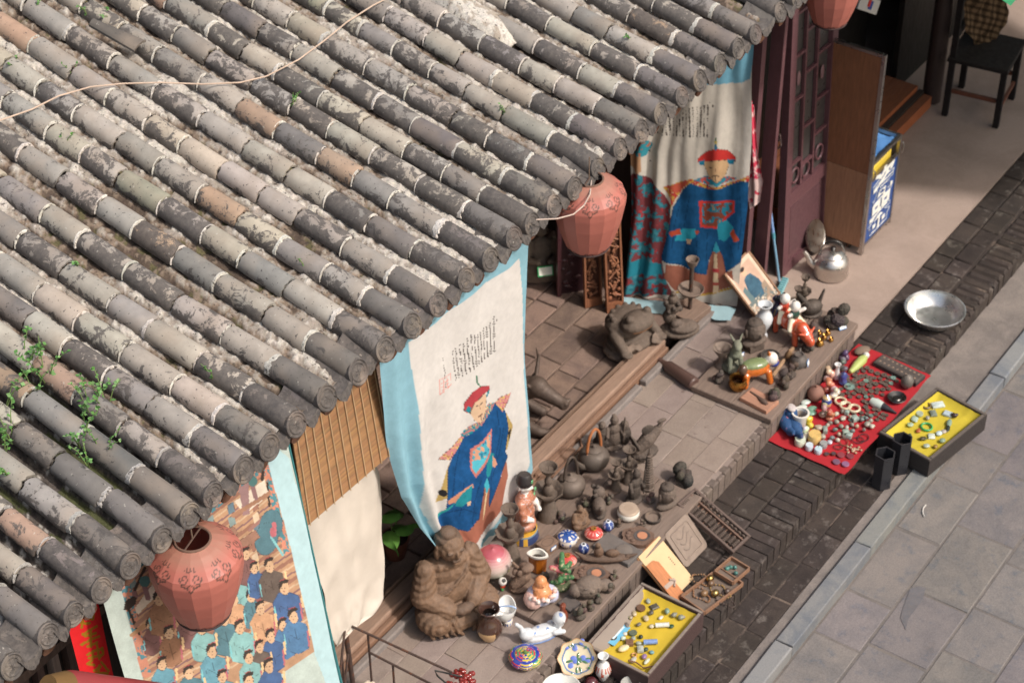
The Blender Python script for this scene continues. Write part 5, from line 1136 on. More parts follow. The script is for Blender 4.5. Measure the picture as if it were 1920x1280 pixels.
def standing(col, lean=0):
    return [('e', (0, 0, .06), (.24, .2, .07), col), ('e', (0, 0, .32), (.17, .14, .28), col), ('e', (lean*.5, 0, .58), (.16, .12, .16), col), ('e', (lean, -.02, .86), (.1, .1, .12), col), ('c', (.16, 0, .62), .05, (.2, -.12, .42), .045, col), ('c', (-.16, 0, .62), .05, (-.2, -.1, .46), .045, col), ('c', (.2, -.12, .2), .02, (.22, -.12, .95), .02, col), ('e', (lean, 0, .97), (.06, .06, .05), col)]
G1 = c8(72, 63, 57); G2 = c8(100, 87, 78)
statue('carved_group', 'tall dusty carved figure group behind the orange-handled teapot', 'carving', 1150, 838, ZB, 62, standing(G2)+[('e', (.28, 0, .3), (.16, .14, .3), G1), ('e', (.26, -.03, .64), (.1, .1, .12), G2), ('e', (-.3, .03, .36), (.14, .12, .36), G1), ('e', (-.3, 0, .78), (.09, .09, .1), G2), ('e', (0, .1, .2), (.5, .2, .2), G1)], CARVED, rz=-.6, disp=(.03, 16))
statue('carved_fish', 'dusty carved leaping fish with open jaw behind the little pagoda', 'carving', 1207, 852, ZB, 56, [('e', (0, 0, .12), (.4, .3, .13), G1), ('c', (-.2, 0, .25), .16, (.1, 0, .5), .2, G2), ('c', (.1, 0, .5), .2, (.38, 0, .72), .12, G2), ('c', (.38, 0, .72), .08, (.5, 0, .95), .05, G2), ('e', (-.28, 0, .5), (.06, .2, .3), G1, (0, -.4, 0)), ('e', (.1, 0, .82), (.2, .04, .16), G1, (0, .4, 0)), ('e', (.5, 0, .98), (.14, .05, .06), G2)], CARVED, rz=-.5, disp=(.03, 18))
statue('staff_figure', 'thin dark standing figure with a staff beside the pagoda', 'figure', 1189, 938, ZB, 60, [(q[0],)+tuple(q[1:]) for q in standing(G1, .04)], CARVED, rz=-.2, disp=(.02, 25))
p, k = loc_(1215, 915, ZB); b = MB(); pf = [(13, 0), (13, 4), (11, 5), (11, 12)]
for i in range(12): r = 10.5-i*.42; pf += [(r, 12+i*4.6), (r, 14.2+i*4.6), (r-2.6, 15+i*4.6), (r-2.6, 16.4+i*4.6)]
pf += [(3, 69), (2, 76), (0, 79)]
b.lathe([(r*k, z*k*VS) for r, z in pf], G2, 8); tag(b.build('pagoda', CARVED, None, tuple(p), ang=20), 'little many-tiered dark pagoda', 'pagoda')
statue('black_rock', 'black lump of carved stone at the far end of the crowded board', 'stone', 1280, 908, .0, 52, blob(9, c8(50, 45, 43), 4, (.36, .3, .5)), STONE, disp=(.04, 9), rz=.5)
hb = [('e', (0, 0, .62), (.3, .32, .36), G2), ('e', (0, .02, .9), (.24, .24, .12), G1), ('e', (0, 0, .98), (.1, .1, .08), G1), ('e', (0, 0, .14), (.42, .24, .16), G2), ('c', (0, 0, .2), .16, (0, 0, .5), .16, G2), ('e', (0, -.32, .6), (.05, .06, .08), G2), ('e', (-.3, 0, .55), (.05, .08, .16), G2), ('e', (.3, 0, .55), (.05, .08, .16), G2)]
statue('stone_bust', 'small brown bust with a domed headdress beside the abacus', 'bust', 1250, 950, ZB, 44, hb, CARVED, rz=-.4, disp=(.012, 30))
statue('small_seated_figure', 'small dark seated figure behind the nearer blue and white pot', 'figure', 1087, 985, ZB, 40, [q for q in buddha], CARVED, rz=-.3, voxel=.004, disp=(.02, 20))
statue('carved_lion', 'dusty curly carved lion lying on a plinth near the candle stands', 'carving', 1122, 955, ZB, 34, [('e', (0, 0, .12), (.75, .34, .14), G1), ('e', (-.2, 0, .42), (.5, .3, .28), G2), ('e', (.35, -.05, .7), (.28, .28, .28), G2), ('c', (.4, -.2, .4), .12, (.6, -.25, .2), .12, G2), ('c', (-.65, 0, .4), .1, (-.8, 0, .8), .1, G2)]+[('e', (.35+.28*math.cos(a), .1+.1*math.sin(a*3), .72+.26*math.sin(a)), (.1, .1, .1), G1) for a in np.linspace(0, 6, 9)], CARVED, rz=.7, disp=(.03, 20))
statue('brown_dragon', 'brown carved dragon figurine beside the peach', 'figurine', 978, 1100, ZB, 52, [('e', (0, 0, .1), (.4, .3, .12), c8(120, 96, 80)), ('c', (-.2, 0, .2), .17, (.05, -.05, .45), .2, c8(122, 98, 82)), ('c', (.05, -.05, .45), .18, (.1, 0, .72), .15, c8(122, 98, 82)), ('e', (.12, -.12, .78), (.2, .16, .13), c8(122, 98, 82)), ('c', (-.1, .05, .8), .05, (-.22, .1, 1.0), .04, c8(122, 98, 82))]+[('e', (.2*math.cos(a), .15*math.sin(a), .55+.04*i), (.09, .08, .1), c8(110, 88, 74)) for i, a in enumerate(np.linspace(0, 6, 7))], CARVED, rz=-.4, disp=(.03, 20))
gm = mk('painted_coral', .6, var=.3, vs=60, bstr=.4, bs=90, speck=(48, .57, c8(176, 168, 130)))
statue('pine_ornament', 'green and pink branching pine ornament in front of the amber cup', 'ornament', 1053, 1100, ZB, 50, [('e', (0, 0, .1), (.3, .26, .12), c8(84, 92, 62))]+[('c', (0, 0, .2+.08*i), .09, (.38*math.cos(i*2.4), .3*math.sin(i*2.4), .3+.085*i), .07, c8(72, 116, 74) if i % 3 else c8(186, 104, 106)) for i in range(9)], gm, rz=.3, disp=(.05, 14))
statue('stone_head_carving', 'grey stone Buddha head lying on its side near the board edge', 'head', 1103, 1115, ZB, 40, [('e', (0, 0, .45), (.55, .42, .42), c8(112, 98, 88)), ('e', (-.5, 0, .42), (.24, .26, .26), c8(112, 98, 88)), ('e', (.62, 0, .3), (.3, .24, .24), c8(112, 98, 88)), ('e', (.0, -.38, .55), (.1, .1, .07), c8(118, 104, 92)), ('e', (.25, -.34, .5), (.06, .06, .12), c8(100, 88, 80)), ('e', (-.2, -.3, .68), (.1, .06, .04), c8(100, 88, 80))], STONE, rz=-.6, disp=(.02, 8))
AM = c8(120, 58, 38)
statue('snuff_bottle', 'reddish brown carved bottle standing at the board corner', 'bottle', 1055, 1166, ZB, 38, [('e', (0, 0, .34), (.24, .2, .34), AM), ('c', (0, 0, .6), .12, (0, 0, .78), .1, AM), ('e', (0, 0, .88), (.18, .12, .12), AM), ('e', (-.1, 0, .96), (.08, .06, .08), AM)], LACQ, disp=(.02, 20), rz=.4)
for i, (u, v, H, lab) in enumerate(((1141, 1108, 22, 'tiny dark knotted ornament beside the round inkstone'), (1122, 1128, 20, 'tiny dark frog ornament beside the lying head'), (1108, 1142, 20, 'tiny dark curled ornament on the front edge of the board'), (1088, 1158, 30, 'small dark pierced ornament near the reddish brown bottle'))):
    statue('small_ornament', lab, 'ornament', u, v, ZB, H, blob(7, c8(78, 70, 62), 20+i, (.45, .4, .5), (.1, .2)), CARVED, disp=(.05, 14), group='tiny dark ornaments along the board edge')
statue('wooden_boat', 'dark wooden carved boat with two small figures', 'carving', 1135, 1052, ZB, 40, [('e', (0, 0, .2), (.95, .24, .14), c8(92, 72, 60)), ('c', (-.8, 0, .24), .1, (-1.1, 0, .5), .04, c8(92, 72, 60)), ('c', (.8, 0, .24), .1, (1.15, 0, .36), .03, c8(92, 72, 60)), ('e', (-.25, 0, .5), (.18, .16, .24), c8(104, 80, 64)), ('e', (-.28, 0, .82), (.11, .11, .12), c8(110, 86, 68)), ('e', (.25, 0, .42), (.26, .15, .16), c8(104, 80, 64))], CARVED, rz=-.95, disp=(.02, 14))
# ---- inkstones, slabs and little boxes
def inkstone(u, v, z, rx, ry, label, seed, rz):
    p, k = loc_(u, v, z); t = thing('inkstone', label, 'inkstone', tuple(p), rz, 'inkstones with an orange disc'); rr = random.Random(seed); n = 30
    poly = []
    for i in range(n):
        a = 2*PI*i/n; q = 1+.07*math.sin(5*a+seed)+rr.uniform(-.06, .06)*(1 if math.cos(a) < .2 else .3); poly.append((rx*k*q*math.cos(a), ry*k*q*math.sin(a)))
    b = MB(); b.prism(poly, 0, 9*k, c8(108, 82, 68)); b.build('body', CARVED, t, ang=30)
    b = MB(); b.lathe([(0, 9.2*k), (rx*.50*k, 9.2*k), (rx*.52*k, 9.9*k), (rx*.44*k, 9.9*k), (rx*.42*k, 9.4*k), (0, 9.4*k)][::-1], c8(62, 60, 62), 28, sy=ry/rx*1.15, c=(rx*.28*k, 0, 0)); b.build('well', STONE, t)
    b = MB(); b.lathe([(9.4*k, 9.4*k), (9.4*k, 10.4*k), (0, 10.4*k)], c8(188, 128, 96), 22, c=(rx*.3*k, 0, 0)); b.build('disc', MATTE, t)
    for i in range(5): b = MB(); a = 2.2+i*.5; b.ell((rx*.62*k*math.cos(a), ry*.62*k*math.sin(a), 9.5*k), (5*k, 4*k, 3*k), c8(104, 80, 68)); b.build('carved_cloud', CARVED, t)
inkstone(1195, 1010, ZB, 30, 25, 'dark carved inkstone with an orange disc nearer the abacus', 1, -1.0)
inkstone(1108, 1080, ZB, 34, 24, 'oval dark inkstone with an orange disc nearer the lying head', 2, -1.0)
M, L, W = frame([P(u, v, ZB+.014) for u, v in ((1110, 1022), (1181, 1064), (1202, 1032), (1140, 1000))]); t = thing('rectangular_inkstone', 'flat grey rectangular stone slab with a raised round centre', 'inkstone', (0, 0, 0)); t.matrix_world = M
b = MB(); b.box((0, 0, 0), (L/2, W/2, .013), c8(98, 94, 92), bev=.004); b.build('slab', STONE, t); b = MB(); b.lathe([(W*.34, .0131), (W*.34, .02), (W*.3, .022), (0, .022)], c8(112, 104, 98), 28, c=(L*.18, 0, 0)); b.build('disc', STONE, t)
M, L, W = frame([P(u, v, ZB+.05) for u, v in ((1007, 1020), (1027, 1033), (1047, 1012), (1026, 998))]); t = thing('small_chest', 'small brown wooden box with an oval lid line and a price tag', 'box', (0, 0, 0)); t.matrix_world = M
b = MB(); b.box((0, 0, -.025), (L/2, W/2, .025), c8(124, 100, 84), bev=.003); b.build('body', WOOD, t); b = MB(); b.tube([(L*.32*math.cos(a), W*.36*math.sin(a), .0) for a in np.linspace(0, 2*PI, 25)[:-1]], .0015, c8(84, 66, 56), 5, closed=True); b.build('lid_line', WOOD, t)
def price_tag(par, M_, w_=.03, h_=.02):
    b = MB(); b.box((0, 0, 0), (w_/2, h_/2, .0008), c8(64, 130, 190), M=M_); tg = b.build('price_tag', PAPER, par, ang=20); b = MB(); b.box((0, 0, .0014), (w_*.42, h_*.38, .0005), c8(232, 230, 226), M=M_); b.build('label_face', PAPER, tg, ang=20)
price_tag(t, Matrix.Translation((L/2+.003, 0, -.016)) @ Matrix.Rotation(PI/2, 4, 'Y') @ Matrix.Rotation(PI/2, 4, 'Z'), .04, .022)
M, L, W = frame([P(u, v, ZB+.02) for u, v in ((1046, 1130), (1070, 1146), (1088, 1127), (1065, 1112))]); b = MB(); b.box((0, 0, -.009), (L/2, W/2, .010), c8(74, 70, 70), bev=.003); o = b.build('black_tablet', STONE, None); o.matrix_world = M; tag(o, 'plain dark square tablet in front of the lying head', 'tablet')
# ---- abacus, slab and folder propped against the platform edge
M, L, W = frame([P(1270, 947, .035), P(1375, 1039, -.095), P(1406, 1005, -.095), P(1300, 914, .035)]); t = thing('abacus', 'old dark wooden abacus leaning from the board down to the step', 'abacus', (0, 0, 0)); t.matrix_world = M; AB = c8(88, 72, 66)
for y0 in (-W/2+.008, W/2-.008): b = MB(); b.box((0, y0, 0), (L/2, .008, .014), AB, bev=.003); b.build('frame_rail', WOOD, t)
for x0 in (-L/2+.008, L/2-.008): b = MB(); b.box((x0, 0, 0), (.008, W/2-.0165, .013), AB, bev=.003); b.build('frame_end', WOOD, t)
yb = W*.16; b = MB(); b.box((0, yb, 0), (L/2-.0165, .005, .011), c8(104, 78, 66)); b.build('beam', WOOD, t)
bm = MB(); bm.lathe([(.003, -.0056), (.0125, -.0034), (.0145, 0), (.0125, .0034), (.003, .0056)], c8(96, 82, 74), 12, M=Matrix.Rotation(PI/2, 4, 'X')); bme = bm.mesh('bead', CARVED, 40)
nr = 13
for i in range(nr):
    x = -L/2+.03+(L-.06)*i/(nr-1); b = MB(); b.tube([(x, -W/2+.014, 0), (x, yb-.004, 0)], .0016, c8(150, 110, 88), 5); b.tube([(x, yb+.004, 0), (x, W/2-.014, 0)], .0016, c8(150, 110, 88), 5); rd = b.build('rod', WOOD, t)
    ys_ = [-W/2+.024+j*.0122 for j in range(5)]; sh = rnd(0, 1)
    if sh > .7: ys_ = [y+.014 for y in ys_]
    ys_ += [yb+.014+(.011 if rnd(0, 1) > .6 else 0), yb+.026+(.011 if rnd(0, 1) > .6 else 0)]
    for y in ys_: o = bpy.data.objects.new('bead', bme); link(o, rd); o.location = (x, y, 0)
M, L, W = frame([P(1245, 1006, .03), P(1289, 1070, -.125), P(1323, 1018, -.11), P(1284, 958, .045)]); t = thing('carved_slab', 'grey carved stone slab with rounded corners propped beside the abacus', 'slab', (0, 0, 0)); t.matrix_world = M
def rrect(a, b_, r, n=6):
    o = []
    for cx, cy, a0 in ((a-r, b_-r, 0), (-a+r, b_-r, PI/2), (-a+r, -b_+r, PI), (a-r, -b_+r, 1.5*PI)):
        for i in range(n+1): o.append((cx+r*math.cos(a0+PI/2*i/n), cy+r*math.sin(a0+PI/2*i/n)))
    return o
b = MB(); b.prism(rrect(L/2, W/2, .025), -.022, .006, c8(138, 122, 110)); b.build('slab', STONE, t, ang=30)
b = MB(); b.tube([(x, y, .007) for x, y in rrect(L*.36, W*.36, .012)], .004, c8(140, 124, 112), 6, closed=True); b.build('raised_border', STONE, t)
for i in range(3): b = MB(); b.tube([(L*(-.2+.16*i)+.02*math.sin(q*5), W*(-.22+.44*q), .006) for q in np.linspace(0, 1, 8)], .0035, c8(128, 114, 104), 5); b.build('carved_line', STONE, t)
M, L, W = frame([P(1197, 1045, .05), P(1266, 1128, -.125), P(1296, 1080, -.125), P(1236, 1003, .05)]); t = thing('old_album', 'old beige paper album with a wooden orange cover strap, propped against the board', 'album', (0, 0, 0)); t.matrix_world = M
b = MB(); b.box((0, 0, -.006), (L/2, W/2, .006), c8(206, 178, 138)); b.build('pages', PAPER, t, ang=20); b = MB(); b.box((0, 0, -.014), (L/2+.003, W/2+.003, .002), c8(176, 120, 80)); b.build('back_cover', PAPER, t, ang=20)
b = MB(); b.prism([(-L*.28, -W/2-.004), (L/2+.02, -W/2-.004), (L/2+.02, -W*.1), (-L*.18, -W*.1), (-L*.27, -W*.22)], .001, .009, c8(186, 118, 72)); b.build('wooden_flap', WOOD, t, ang=20)
b = MB(); b.prism([(L*.2, -W*.5), (L*.28, -W*.5), (L*.3, -W*.05), (L*.22, -W*.05)], .0095, .012, c8(168, 150, 138)); b.build('strap', CLOTH, t, ang=20)
b = MB(); b.tube([(L*.18, -W*.22, .014), (L*.27, -W*.1, .016), (L*.34, -W*.24, .014)], .006, c8(168, 150, 138), 6); b.build('tie', CLOTH, t)
b = MB()
for j in range(5): b.box((-L*.1+j*.012, W*.30, .0006), (.003, .004, .0003), c8(110, 92, 76))
o = b.build('writing', INK, t, ang=20); o['kind'] = 'stuff'

for i, (u, v, H, lab) in enumerate(((1098, 950, 20, 'small dark carved block behind the seated dark figure'), (1142, 942, 18, 'little dark bell beside the curly carved lion'), (1052, 975, 22, 'small dark horse carving by the second candle stand'), (1160, 985, 16, 'tiny brown carved turtle beside the small blue ball jar'), (1222, 940, 20, 'little dark carved fish near the bust'), (1205, 985, 14, 'flat dark carved leaf beside the handled dish'), (1020, 1085, 20, 'small brown carved monkey between the cup and the laughing Buddha'), (1150, 1085, 16, 'tiny dark snail carving near the grey slab'))):
    statue('small_carving', lab, 'carving', u, v, ZB, H, blob(9, jit(c8(84, 73, 65), .2), 120+i, (.55, .4, .5), (.1, .22)), CARVED, disp=(.06, 12), group='small carvings among the teapots')
M, L, W = frame([P(u, v, ZB+.012) for u, v in ((1086, 962), (1100, 972), (1150, 918), (1137, 909))]); b = MB(); b.box((0, 0, -.004), (L/2, W/2, .008), c8(112, 94, 82), bev=.003); o = b.build('wooden_ruler', WOOD); o.matrix_world = M; tag(o, 'long flat wooden ruler lying across the crowded board', 'ruler')
# ================================================================== porch: bull, toad, planks, statues
BN = c8(84, 70, 62)
bull = [('e', (0, .55, .34), (.30, .62, .32), BN), ('c', (0, .1, .5), .2, (0, -.22, .66), .16, BN), ('e', (0, -.32, .70), (.15, .17, .16), BN), ('c', (0, -.36, .68), .13, (0, -.68, .56), .085, BN), ('e', (0, -.72, .55), (.10, .08, .085), BN), ('e', (-.05, -.78, .60), (.03, .03, .03), BN), ('e', (.05, -.78, .60), (.03, .03, .03), BN),
        ('c', (-.15, -.24, .80), .035, (-.30, -.20, .96), .028, BN), ('c', (-.30, -.20, .96), .028, (-.28, -.16, 1.16), .008, BN), ('c', (.15, -.24, .80), .035, (.30, -.20, .96), .028, BN), ('c', (.30, -.20, .96), .028, (.28, -.16, 1.16), .008, BN), ('e', (-.2, -.18, .70), (.09, .03, .045), BN), ('e', (.2, -.18, .70), (.09, .03, .045), BN),
        ('c', (-.18, .1, .22), .11, (-.2, -.45, .10), .075, BN), ('c', (-.2, -.45, .10), .075, (-.12, -.62, .07), .06, BN), ('c', (.18, .1, .22), .11, (.2, -.3, .10), .075, BN), ('e', (-.28, .85, .16), (.14, .26, .14), BN), ('e', (.28, .85, .16), (.14, .26, .14), BN)]
statue('bronze_bull', 'dark bronze bull lying on the porch floor, half behind the banner', 'statue', 968, 786, .02, 106, bull, BRONZE, rz=.15, voxel=.007, disp=(.003, 20), smooth=4)
TG = c8(96, 83, 73)
toad = [('e', (0, 0, .10), (.52, .44, .13), c8(120, 104, 92)), ('e', (0, 0, .26), (.46, .38, .12), TG), ('e', (0, .10, .56), (.42, .36, .24), TG), ('e', (0, -.16, .72), (.34, .24, .16), TG), ('e', (0, -.27, .66), (.26, .12, .05), c8(140, 100, 70)), ('e', (-.2, -.18, .86), (.08, .08, .08), TG), ('e', (.2, -.18, .86), (.08, .08, .08), TG), ('c', (-.36, 0, .5), .11, (-.40, -.26, .34), .08, TG), ('c', (.36, 0, .5), .11, (.40, -.26, .34), .08, TG), ('e', (-.40, -.34, .30), (.1, .12, .04), TG), ('e', (.40, -.34, .30), (.1, .12, .04), TG)]
rr = random.Random(4)
toad += [('e', (rr.uniform(-.34, .34), -.22-rr.uniform(0, .2), .24+rr.uniform(-.06, .12)), (.085, .07, .02), c8(118, 102, 90), (.6, rr.uniform(-.4, .4), 0)) for i in range(12)]+[('e', (.3*math.cos(a), .12+.22*math.sin(a), .74), (.045, .045, .04), c8(80, 68, 60)) for a in np.linspace(0, 3.1, 7)]
statue('toad_statue', 'big dusty carved toad sitting on a heap of coins', 'statue', 1181, 655, .02, 84, toad, CARVED, rz=-.25, voxel=.006, disp=(.008, 18), smooth=1)
statue('lotus_carving', 'dusty carved figure on a lotus leaf standing on the stone ledge', 'carving', 1274, 625, .04, 72, [('e', (0, 0, .12), (.42, .30, .12), TG), ('e', (.05, -.1, .26), (.3, .22, .1), G2), ('e', (-.1, -.12, .36), (.13, .1, .1), G2), ('e', (-.2, .1, .4), (.14, .12, .18), TG), ('e', (-.14, .1, .62), (.15, .13, .15), TG), ('e', (-.14, .1, .82), (.11, .1, .11), TG), ('e', (-.14, .1, .95), (.06, .06, .07), TG)]+[('e', (-.14+.15*math.cos(a), .1+.13*math.sin(a), .58+.09*(i % 3)), (.05, .05, .06), G1) for i, a in enumerate(np.linspace(0, 6, 10))], CARVED, rz=-.8, disp=(.02, 20))
p, k = loc_(1293, 586, .05); t = thing('oil_lamp_stand', 'tall iron oil lamp with a wide dish on a square wooden foot', 'lamp', tuple(p), -.1)
b = MB(); b.box((0, 0, .01), (32*k, 26*k, .022), c8(130, 108, 94), bev=.003); b.build('foot', WOOD, t)
b = MB(); b.tube([(0, 0, .03), (0, 0, 92*k*VS)], 4*k, c8(86, 72, 64), 10); b.build('stem', RUST, t)
b = MB(); b.lathe([(5*k, 36*k*VS), (20*k, 38*k*VS), (25*k, 44*k*VS), (24*k, 45*k*VS), (18*k, 40*k*VS), (0, 39*k*VS)], c8(126, 108, 96), 30); b.build('dish', CARVED, t)
b = MB(); b.lathe([(4*k, 82*k*VS), (9*k, 88*k*VS), (12.5*k, 97*k*VS), (11.5*k, 97*k*VS), (7*k, 90*k*VS), (0, 88*k*VS)], c8(128, 112, 100), 24); b.build('cup', CARVED, t)
OW = c8(140, 92, 66)
def plank(u, v, w_, hpx, label, tilt, seed):
    p, k = loc_(u, v, .02); t = thing('carved_plank', label, 'carving', tuple(p), -.62, 'carved orange planks'); t.rotation_euler = (-.10, tilt, -.62); rr = random.Random(seed); H = hpx*k*VS; W = w_*k
    for nm, a in (('back', (0, .012, H/2, W/2-.004, .004, H/2)),): b = MB(); b.box(a[:3], a[3:], c8(86, 52, 38)); b.build(nm, WOODZ, t, ang=20)
    for x in (-W/2+.006, W/2-.006): b = MB(); b.box((x, 0, H/2), (.006, .014, H/2), OW); b.build('side_strip', WOODZ, t, ang=20)
    for z0, z1 in ((0, H*.09), (H*.93, H)): b = MB(); b.box((0, -.001, (z0+z1)/2), (W/2-.013, .014, (z1-z0)/2), OW); b.build('end_block', WOODZ, t, ang=20)
    z = H*.11
    while z < H*.92:
        pts = [(rr.uniform(-.3, .3)*W, -.002, z), (rr.uniform(-.38, .38)*W, -.006, z+.03), (rr.uniform(-.3, .3)*W, -.002, z+.055)]
        b = MB(); b.tube(pts, [.006, .009, .005], jit(OW, .12), 6); b.build('carving_scroll', WOODZ, t)
        b = MB(); b.ell((rr.uniform(-.32, .32)*W, -.002, z+.02), (rr.uniform(.008, .016), .008, rr.uniform(.008, .018)), jit(OW, .12), n=8, m=6); b.build('carving_leaf', WOODZ, t); z += .026
plank(1112, 572, 34, 150, 'orange carved openwork plank left of its twin, under the lantern', .0, 1)
plank(1153, 582, 34, 168, 'orange carved openwork plank right of its twin, nearer the banner', -.02, 2)
sg = c8(118, 104, 92)
o, s_ = statue('stone_deity', 'grey stone seated deity holding a green-edged price card, at the porch back', 'statue', 1014, 522, .02, 108, [('e', (0, 0, .2), (.3, .22, .22), sg), ('e', (0, .02, .48), (.17, .13, .22), sg), ('e', (0, 0, .82), (.09, .09, .11), sg), ('e', (0, 0, .94), (.05, .05, .06), sg), ('c', (-.17, 0, .6), .06, (-.22, -.08, .4), .06, sg), ('c', (.17, 0, .6), .06, (.22, -.08, .4), .06, sg), ('c', (-.22, -.08, .4), .05, (-.08, -.2, .42), .04, sg), ('c', (.22, -.08, .4), .05, (.08, -.2, .42), .04, sg), ('e', (0, .06, .1), (.36, .26, .12), sg)], STONE, rz=-.75, disp=(.01, 14))
Mx = Matrix.Translation((0, -.28*s_, .33*s_)) @ Matrix.Rotation(1.2, 4, 'X'); b = MB(); b.box((0, 0, 0), (.105*s_, .07*s_, .003), c8(60, 160, 100), M=Mx); tg = b.build('price_card', PAPER, o, ang=20); b = MB(); b.box((0, 0, .0036), (.09*s_, .055*s_, .001), c8(226, 226, 214), M=Mx); b.build('card_face', PAPER, tg, ang=20)
t = thing('lattice_screen', 'dark purple carved wooden panel standing behind the lantern', 'panel', tuple(P(1077, 548, .02)), -.7); PU = c8(74, 44, 48)
b = MB(); b.box((0, .012, .45), (.10, .008, .45), c8(56, 34, 38)); b.build('board', LACQ, t, ang=20)
for x in (-.1, .1): b = MB(); b.box((x, 0, .45), (.012, .02, .45), PU); b.build('stile', LACQ, t, ang=20)
rr = random.Random(8)
for i in range(26): b = MB(); b.ell((rr.uniform(-.07, .07), .002, .05+i*.033), (rr.uniform(.015, .03), .008, rr.uniform(.01, .02)), jit(PU, .15), R=(0, rr.uniform(-1, 1), 0), n=8, m=6); b.build('carving_leaf', LACQ, t)
p, k = loc_(1264, 688, 0); t = thing('wooden_pestle', 'dark turned wooden pestle lying on the platform beside the ox board', 'pestle', (0, 0, 0)); a, e = P(1219, 664, .028), P(1303, 720, .040); d = (e-a)/np.linalg.norm(e-a); Ld = np.linalg.norm(e-a)
b = MB(); b.tube([a+d*Ld*f for f in (0, .02, .06, .28, .36, .42, .9, .98, 1)], [.012, .02, .0175, .0185, .024, .036, .040, .038, .03], c8(88, 66, 60), 20); b.build('shaft', LACQ, t)
# framed portrait
a3_, b3_ = P(1408, 604, .045), P(1447, 560, .045)
q = [a3_, b3_, PY(1418, 458, 4.52), PY(1368, 510, 4.52)]; M, L, W = frame(q)
t = thing('framed_portrait', 'old framed portrait of a seated person leaning against the banner', 'picture', (0, 0, 0)); t.matrix_world = M
def wf(u, v, tt): return np.array([u, v, 0.0])
b = MB(); vs = []; px = []; nx, ny = 60, 90
for j in range(ny):
    for i in range(nx): vs.append((-L/2+.012+(L-.024)*i/(nx-1), -W/2+.012+(W-.024)*j/(ny-1), .001)); px.append((i/(nx-1)*100, (1-j/(ny-1))*150))
b.add(vs, [(j*nx+i, j*nx+i+1, (j+1)*nx+i+1, (j+1)*nx+i) for j in range(ny-1) for i in range(nx-1)], (1, 1, 1)); A = Art(np.array(px), c8(206, 182, 160)); A.poly([(10, 12), (90, 12), (90, 138), (10, 138)], c8(190, 158, 138)); A.wash(np.ones(len(px), bool), .05, .1)
k_ = A.poly([(36, 50), (50, 44), (66, 48), (78, 80), (74, 120), (28, 122), (24, 90)], c8(62, 92, 110)); A.wash(k_, .1, .3); A.poly(ellipse(50, 33, 9, 12), c8(206, 168, 140)); A.poly(ellipse(50, 23, 10, 6), c8(60, 50, 48)); k_ = A.poly([(12, 70), (26, 64), (30, 110), (12, 120)], c8(96, 116, 118)); k_ = A.poly([(72, 96), (90, 92), (90, 136), (60, 136)], c8(150, 130, 112)); A.pattern((A.px[:, 1] > 110), .12, [c8(110, 118, 116), c8(206, 190, 170)], (.5, .7)); b.pc = A.c; b.build('picture', PAPER, t, ang=180)
FRM = c8(140, 104, 78)
for a in ((0, -W/2+.006, L/2, .006), (0, W/2-.006, L/2, .006), (-L/2+.006, 0, .006, W/2-.0125), (L/2-.006, 0, .006, W/2-.0125)): b = MB(); b.box((a[0], a[1], -.002), (a[2], a[3], .009), FRM); b.build('frame_bar', WOOD, t, ang=20)
b = MB(); b.box((0, 0, -.008), (L/2-.003, W/2-.003, .002), c8(110, 84, 64)); b.build('back_board', WOOD, t, ang=20)
# ================================================================== goods on the far board
ZR = .041
lathe_o('white_vase', 'white porcelain vase with a flared mouth on a narrow foot', 'vase', 1430, 630, ZR, [(9, 0), (9.5, 3), (6.5, 8), (9, 14), (15.5, 27), (16.5, 34), (13, 42), (8.5, 47), (8.5, 51), (13.5, 57), (14, 58.5), (12, 58.5), (7, 51), (5, 45, c8(90, 88, 86)), (0, 44, c8(70, 68, 66))], c8(220, 222, 224), GLAZE, 40)
fdb = spots(c8(34, 36, 72), c8(110, 90, 60), .15, 6); lathe_o('blue_vase', 'dark blue porcelain vase half hidden behind the white vase', 'vase', 1455, 612, ZR, [(9, 0), (10, 3), (16, 18, fdb), (16.5, 28, fdb), (11, 38, fdb), (7.5, 43), (7.5, 46), (11, 51), (9, 51), (5, 45, c8(16, 16, 20)), (0, 44, c8(16, 16, 20))], c8(34, 36, 72), GLAZE, 32)
OX = c8(196, 84, 52); ox = [('e', (0, 0, .42), (.20, .46, .20), OX), ('c', (0, -.36, .48), .16, (0, -.56, .36), .13, OX), ('e', (0, -.64, .30), (.10, .13, .13), OX), ('c', (-.08, -.56, .46), .04, (-.22, -.52, .52), .02, OX), ('c', (.08, -.56, .46), .04, (.22, -.52, .52), .02, OX)]+[('c', (x, y, .36), .075, (x, y-.02, .04), .06, OX) for x in (-.13, .13) for y in (-.3, .34)]+[('e', (x, y-.02, .03), (.06, .07, .035), c8(40, 34, 32)) for x in (-.13, .13) for y in (-.3, .34)]
for (yy, cc) in ((-.08, c8(40, 70, 60)), (.26, c8(190, 70, 50))):
    ox += [('e', (0, yy, .70), (.13, .10, .14), cc), ('e', (0, yy-.02, .93), (.12, .12, .13), c8(230, 224, 216)), ('e', (0, yy+.02, 1.02), (.05, .06, .04), c8(30, 28, 30)), ('c', (-.1, yy, .72), .05, (-.24, yy-.1, .82), .045, c8(230, 224, 216)), ('c', (-.08, yy-.02, .62), .06, (-.22, yy-.12, .42), .05, c8(226, 216, 190)), ('c', (.08, yy-.02, .62), .06, (.22, yy-.12, .42), .05, c8(226, 216, 190)), ('c', (.1, yy, .72), .05, (.22, yy-.08, .8), .045, c8(230, 224, 216))]
statue('ox_figurine', 'orange porcelain ox carrying two small children', 'figurine', 1480, 632, ZR, 66, ox, GLAZE, rz=-.35, voxel=.0045, disp=None, smooth=2)
